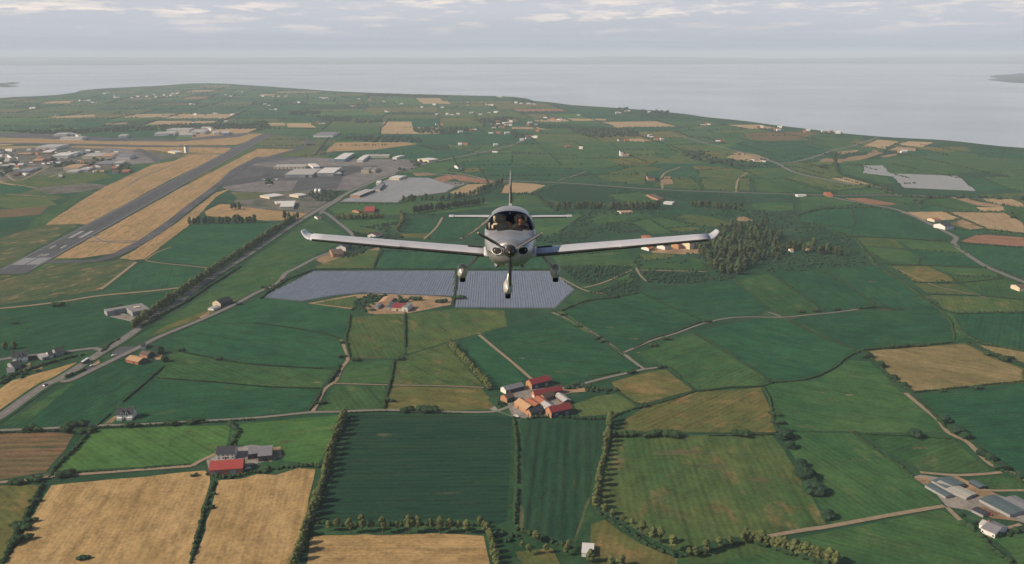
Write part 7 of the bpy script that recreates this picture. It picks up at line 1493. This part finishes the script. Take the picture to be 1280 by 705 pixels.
def skinned(name, nodes, edges, mat, parent, sub=2):
    bm = bmesh.new(); lay = bm.verts.layers.skin.verify(); vs = []
    for (p, r) in nodes:
        v = bm.verts.new(p); v[lay].radius = (r, r) if isinstance(r, (int, float)) else r; vs.append(v)
    vs[0][lay].use_root = True
    for a, b in edges: bm.edges.new((vs[a], vs[b]))
    me = bpy.data.meshes.new(name); bm.to_mesh(me); bm.free(); me.materials.append(MT(mat))
    o = link(bpy.data.objects.new(name, me), parent)
    k = o.modifiers.new('skin', 'SKIN'); k.use_smooth_shade = True; s_ = o.modifiers.new('sub', 'SUBSURF'); s_.levels = sub; s_.render_levels = sub
    return o
pw = plane.location; person = empty('person', (0,0,0), 0, 'person in dark top and headset at the controls of the aeroplane', 'person')
person.location = plane.location+Rm @ Vector((.30, .50, -.17)); person.rotation_euler = plane.rotation_euler
# seated facing -Y: hips, trunk, neck, head, two arms to the yoke, two legs to the pedals, hands with fingers
nodes = [((0,.12,.10),(.155,.12)),((0,.15,.24),(.145,.105)),((0,.19,.40),(.165,.11)),((0,.20,.50),(.13,.09)),((0,.19,.565),.052),((0,.165,.62),.058),((0,.155,.70),(.078,.095)),((0,.155,.775),(.066,.085)),((0,.155,.82),(.03,.04))]
edges = [(0,1),(1,2),(2,3),(3,4),(4,5),(5,6),(6,7),(7,8)]
def add(p, r, j): nodes.append((p, r)); edges.append((j, len(nodes)-1)); return len(nodes)-1
hands = []
for s in (-1, 1):
    k = add((s*.19,.19,.47), .062, 3); k = add((s*.245,.10,.30), .046, k); k = add((s*.255,.0,.22), .042, k); k = add((s*.20,-.16,.235), .034, k); k = add((s*.165,-.28,.26), .027, k); k = add((s*.155,-.33,.268), (.034,.02), k); k = add((s*.15,-.365,.272), (.036,.018), k); hands.append(Vector((s*.15,-.365,.272)))
    for f_ in range(4):
        q = add((s*(.15)+(f_-1.5)*.020,-.395,.270-.004*abs(f_-1.5)), .0085, k); q = add((s*.15+(f_-1.5)*.021,-.42-.004*(1.5-abs(f_-1.5)),.252), .008, q); add((s*.15+(f_-1.5)*.020,-.412,.230), .0072, q)
    q = add((s*.15-s*.045,-.345,.262), .010, k-1); add((s*.15-s*.058,-.375,.25), .009, q)
    k = add((s*.11,-.02,.06), .088, 0); k = add((s*.13,-.20,.075), .076, k); k = add((s*.14,-.36,.08), .062, k); k = add((s*.14,-.46,-.12), .055, k); k = add((s*.14,-.53,-.27), .042, k); k = add((s*.14,-.62,-.29), .04, k)
body = skinned('body', nodes, edges, 'shirt_dark', person)
# skin below the cuffs and above the collar is the same continuous surface, coloured by where it lies on the body
t = MATS['shirt_dark'].node_tree; b_ = t.nodes['Principled BSDF']; v = wpos(t, True); sp = N(t, 'ShaderNodeSeparateXYZ'); t.links.new(v, sp.inputs[0])
fsk = math_(t, 'MAXIMUM', math_(t, 'GREATER_THAN', sp.outputs[2], .575), math_(t, 'MULTIPLY', math_(t, 'LESS_THAN', sp.outputs[1], -.25), math_(t, 'GREATER_THAN', sp.outputs[2], .18)))
old = b_.inputs['Base Color'].links[0].from_socket; leg = math_(t, 'MULTIPLY', math_(t, 'LESS_THAN', sp.outputs[1], .06), math_(t, 'LESS_THAN', sp.outputs[2], .17))
t.links.new(mix_(t, fsk, mix_(t, leg, old, (.045,.05,.07)), (.50,.27,.17)), b_.inputs['Base Color'])
def ell(name, c, r, mat, n=16, parent=person, zmin=-1.0):
    vs, fs = [], []
    for i in range(n+1):
        for k in range(2*n):
            a = math.pi*i/n; b = math.pi*k/n; z = max(math.cos(a), zmin); vs.append((c[0]+r[0]*math.sin(a)*math.cos(b), c[1]+r[1]*math.sin(a)*math.sin(b), c[2]+r[2]*z))
    for i in range(n):
        for k in range(2*n): fs.append((i*2*n+k, i*2*n+(k+1)%(2*n), (i+1)*2*n+(k+1)%(2*n), (i+1)*2*n+k))
    return meshobj(name, vs, fs, mat, parent, smooth=True)
ell('hair', (0,.175,.765), (.086,.100,.085), 'hair_brown', zmin=-.35)
ell('nose', (0,.055,.695), (.013,.020,.020), 'skin_tone'); ell('mouth', (0,.066,.655), (.022,.010,.006), 'red_brick')
for s in (-1, 1):
    ell('eye', (s*.030,.070,.722), (.013,.010,.008), 'eye_dark'); ell('ear', (s*.080,.165,.700), (.010,.022,.032), 'skin_tone')
hs = bpy.data.objects.new('headset', None); link(hs, person)
for s in (-1, 1): ell('ear_cup', (s*.092,.165,.700), (.020,.036,.044), 'headset_black', 10, hs)
tube('headband', [(.095*math.cos(math.pi*i/12), .165, .715+.125*math.sin(math.pi*i/12)) for i in range(13)], [.011]*13, 'headset_black', hs, 1.6, 8)
tube('boom_microphone', [(-.095,.15,.685),(-.085,.09,.665),(-.03,.050,.655)], [.005,.005,.009], 'headset_black', hs, 1, 8)
yk = bpy.data.objects.new('side_stick', None); link(yk, plane)
for s in (-1, 1): tube('control_grip', [(.30+s*.15,.50-.42,.04),(.30+s*.15,.50-.405,.15)], [.016,.018], 'headset_black', yk, 1, 10)
# ================================================================== air
vm = bpy.data.materials.new('air'); vm.use_nodes = True; t = vm.node_tree; t.nodes.clear()
pv = N(t, 'ShaderNodeVolumePrincipled'); pv.inputs['Density'].default_value = 6.0e-5; pv.inputs['Color'].default_value = (0.78, 0.89, 1.0, 1); pv.inputs['Anisotropy'].default_value = 0.0
mo = N(t, 'ShaderNodeOutputMaterial'); t.links.new(pv.outputs[0], mo.inputs['Volume'])
MATS['air'] = vm
m = MB(); m.box(-66000, 66000, -66000, 66000, -10, 352); hz = m.build('haze', 'air'); hz['kind'] = 'stuff'; hz['label'] = 'pale blue haze over the whole countryside and sea'; hz['category'] = 'haze'

for o in bpy.data.objects:
    if o.get('group') == GF: o.scale = (1, 1, 0.72)
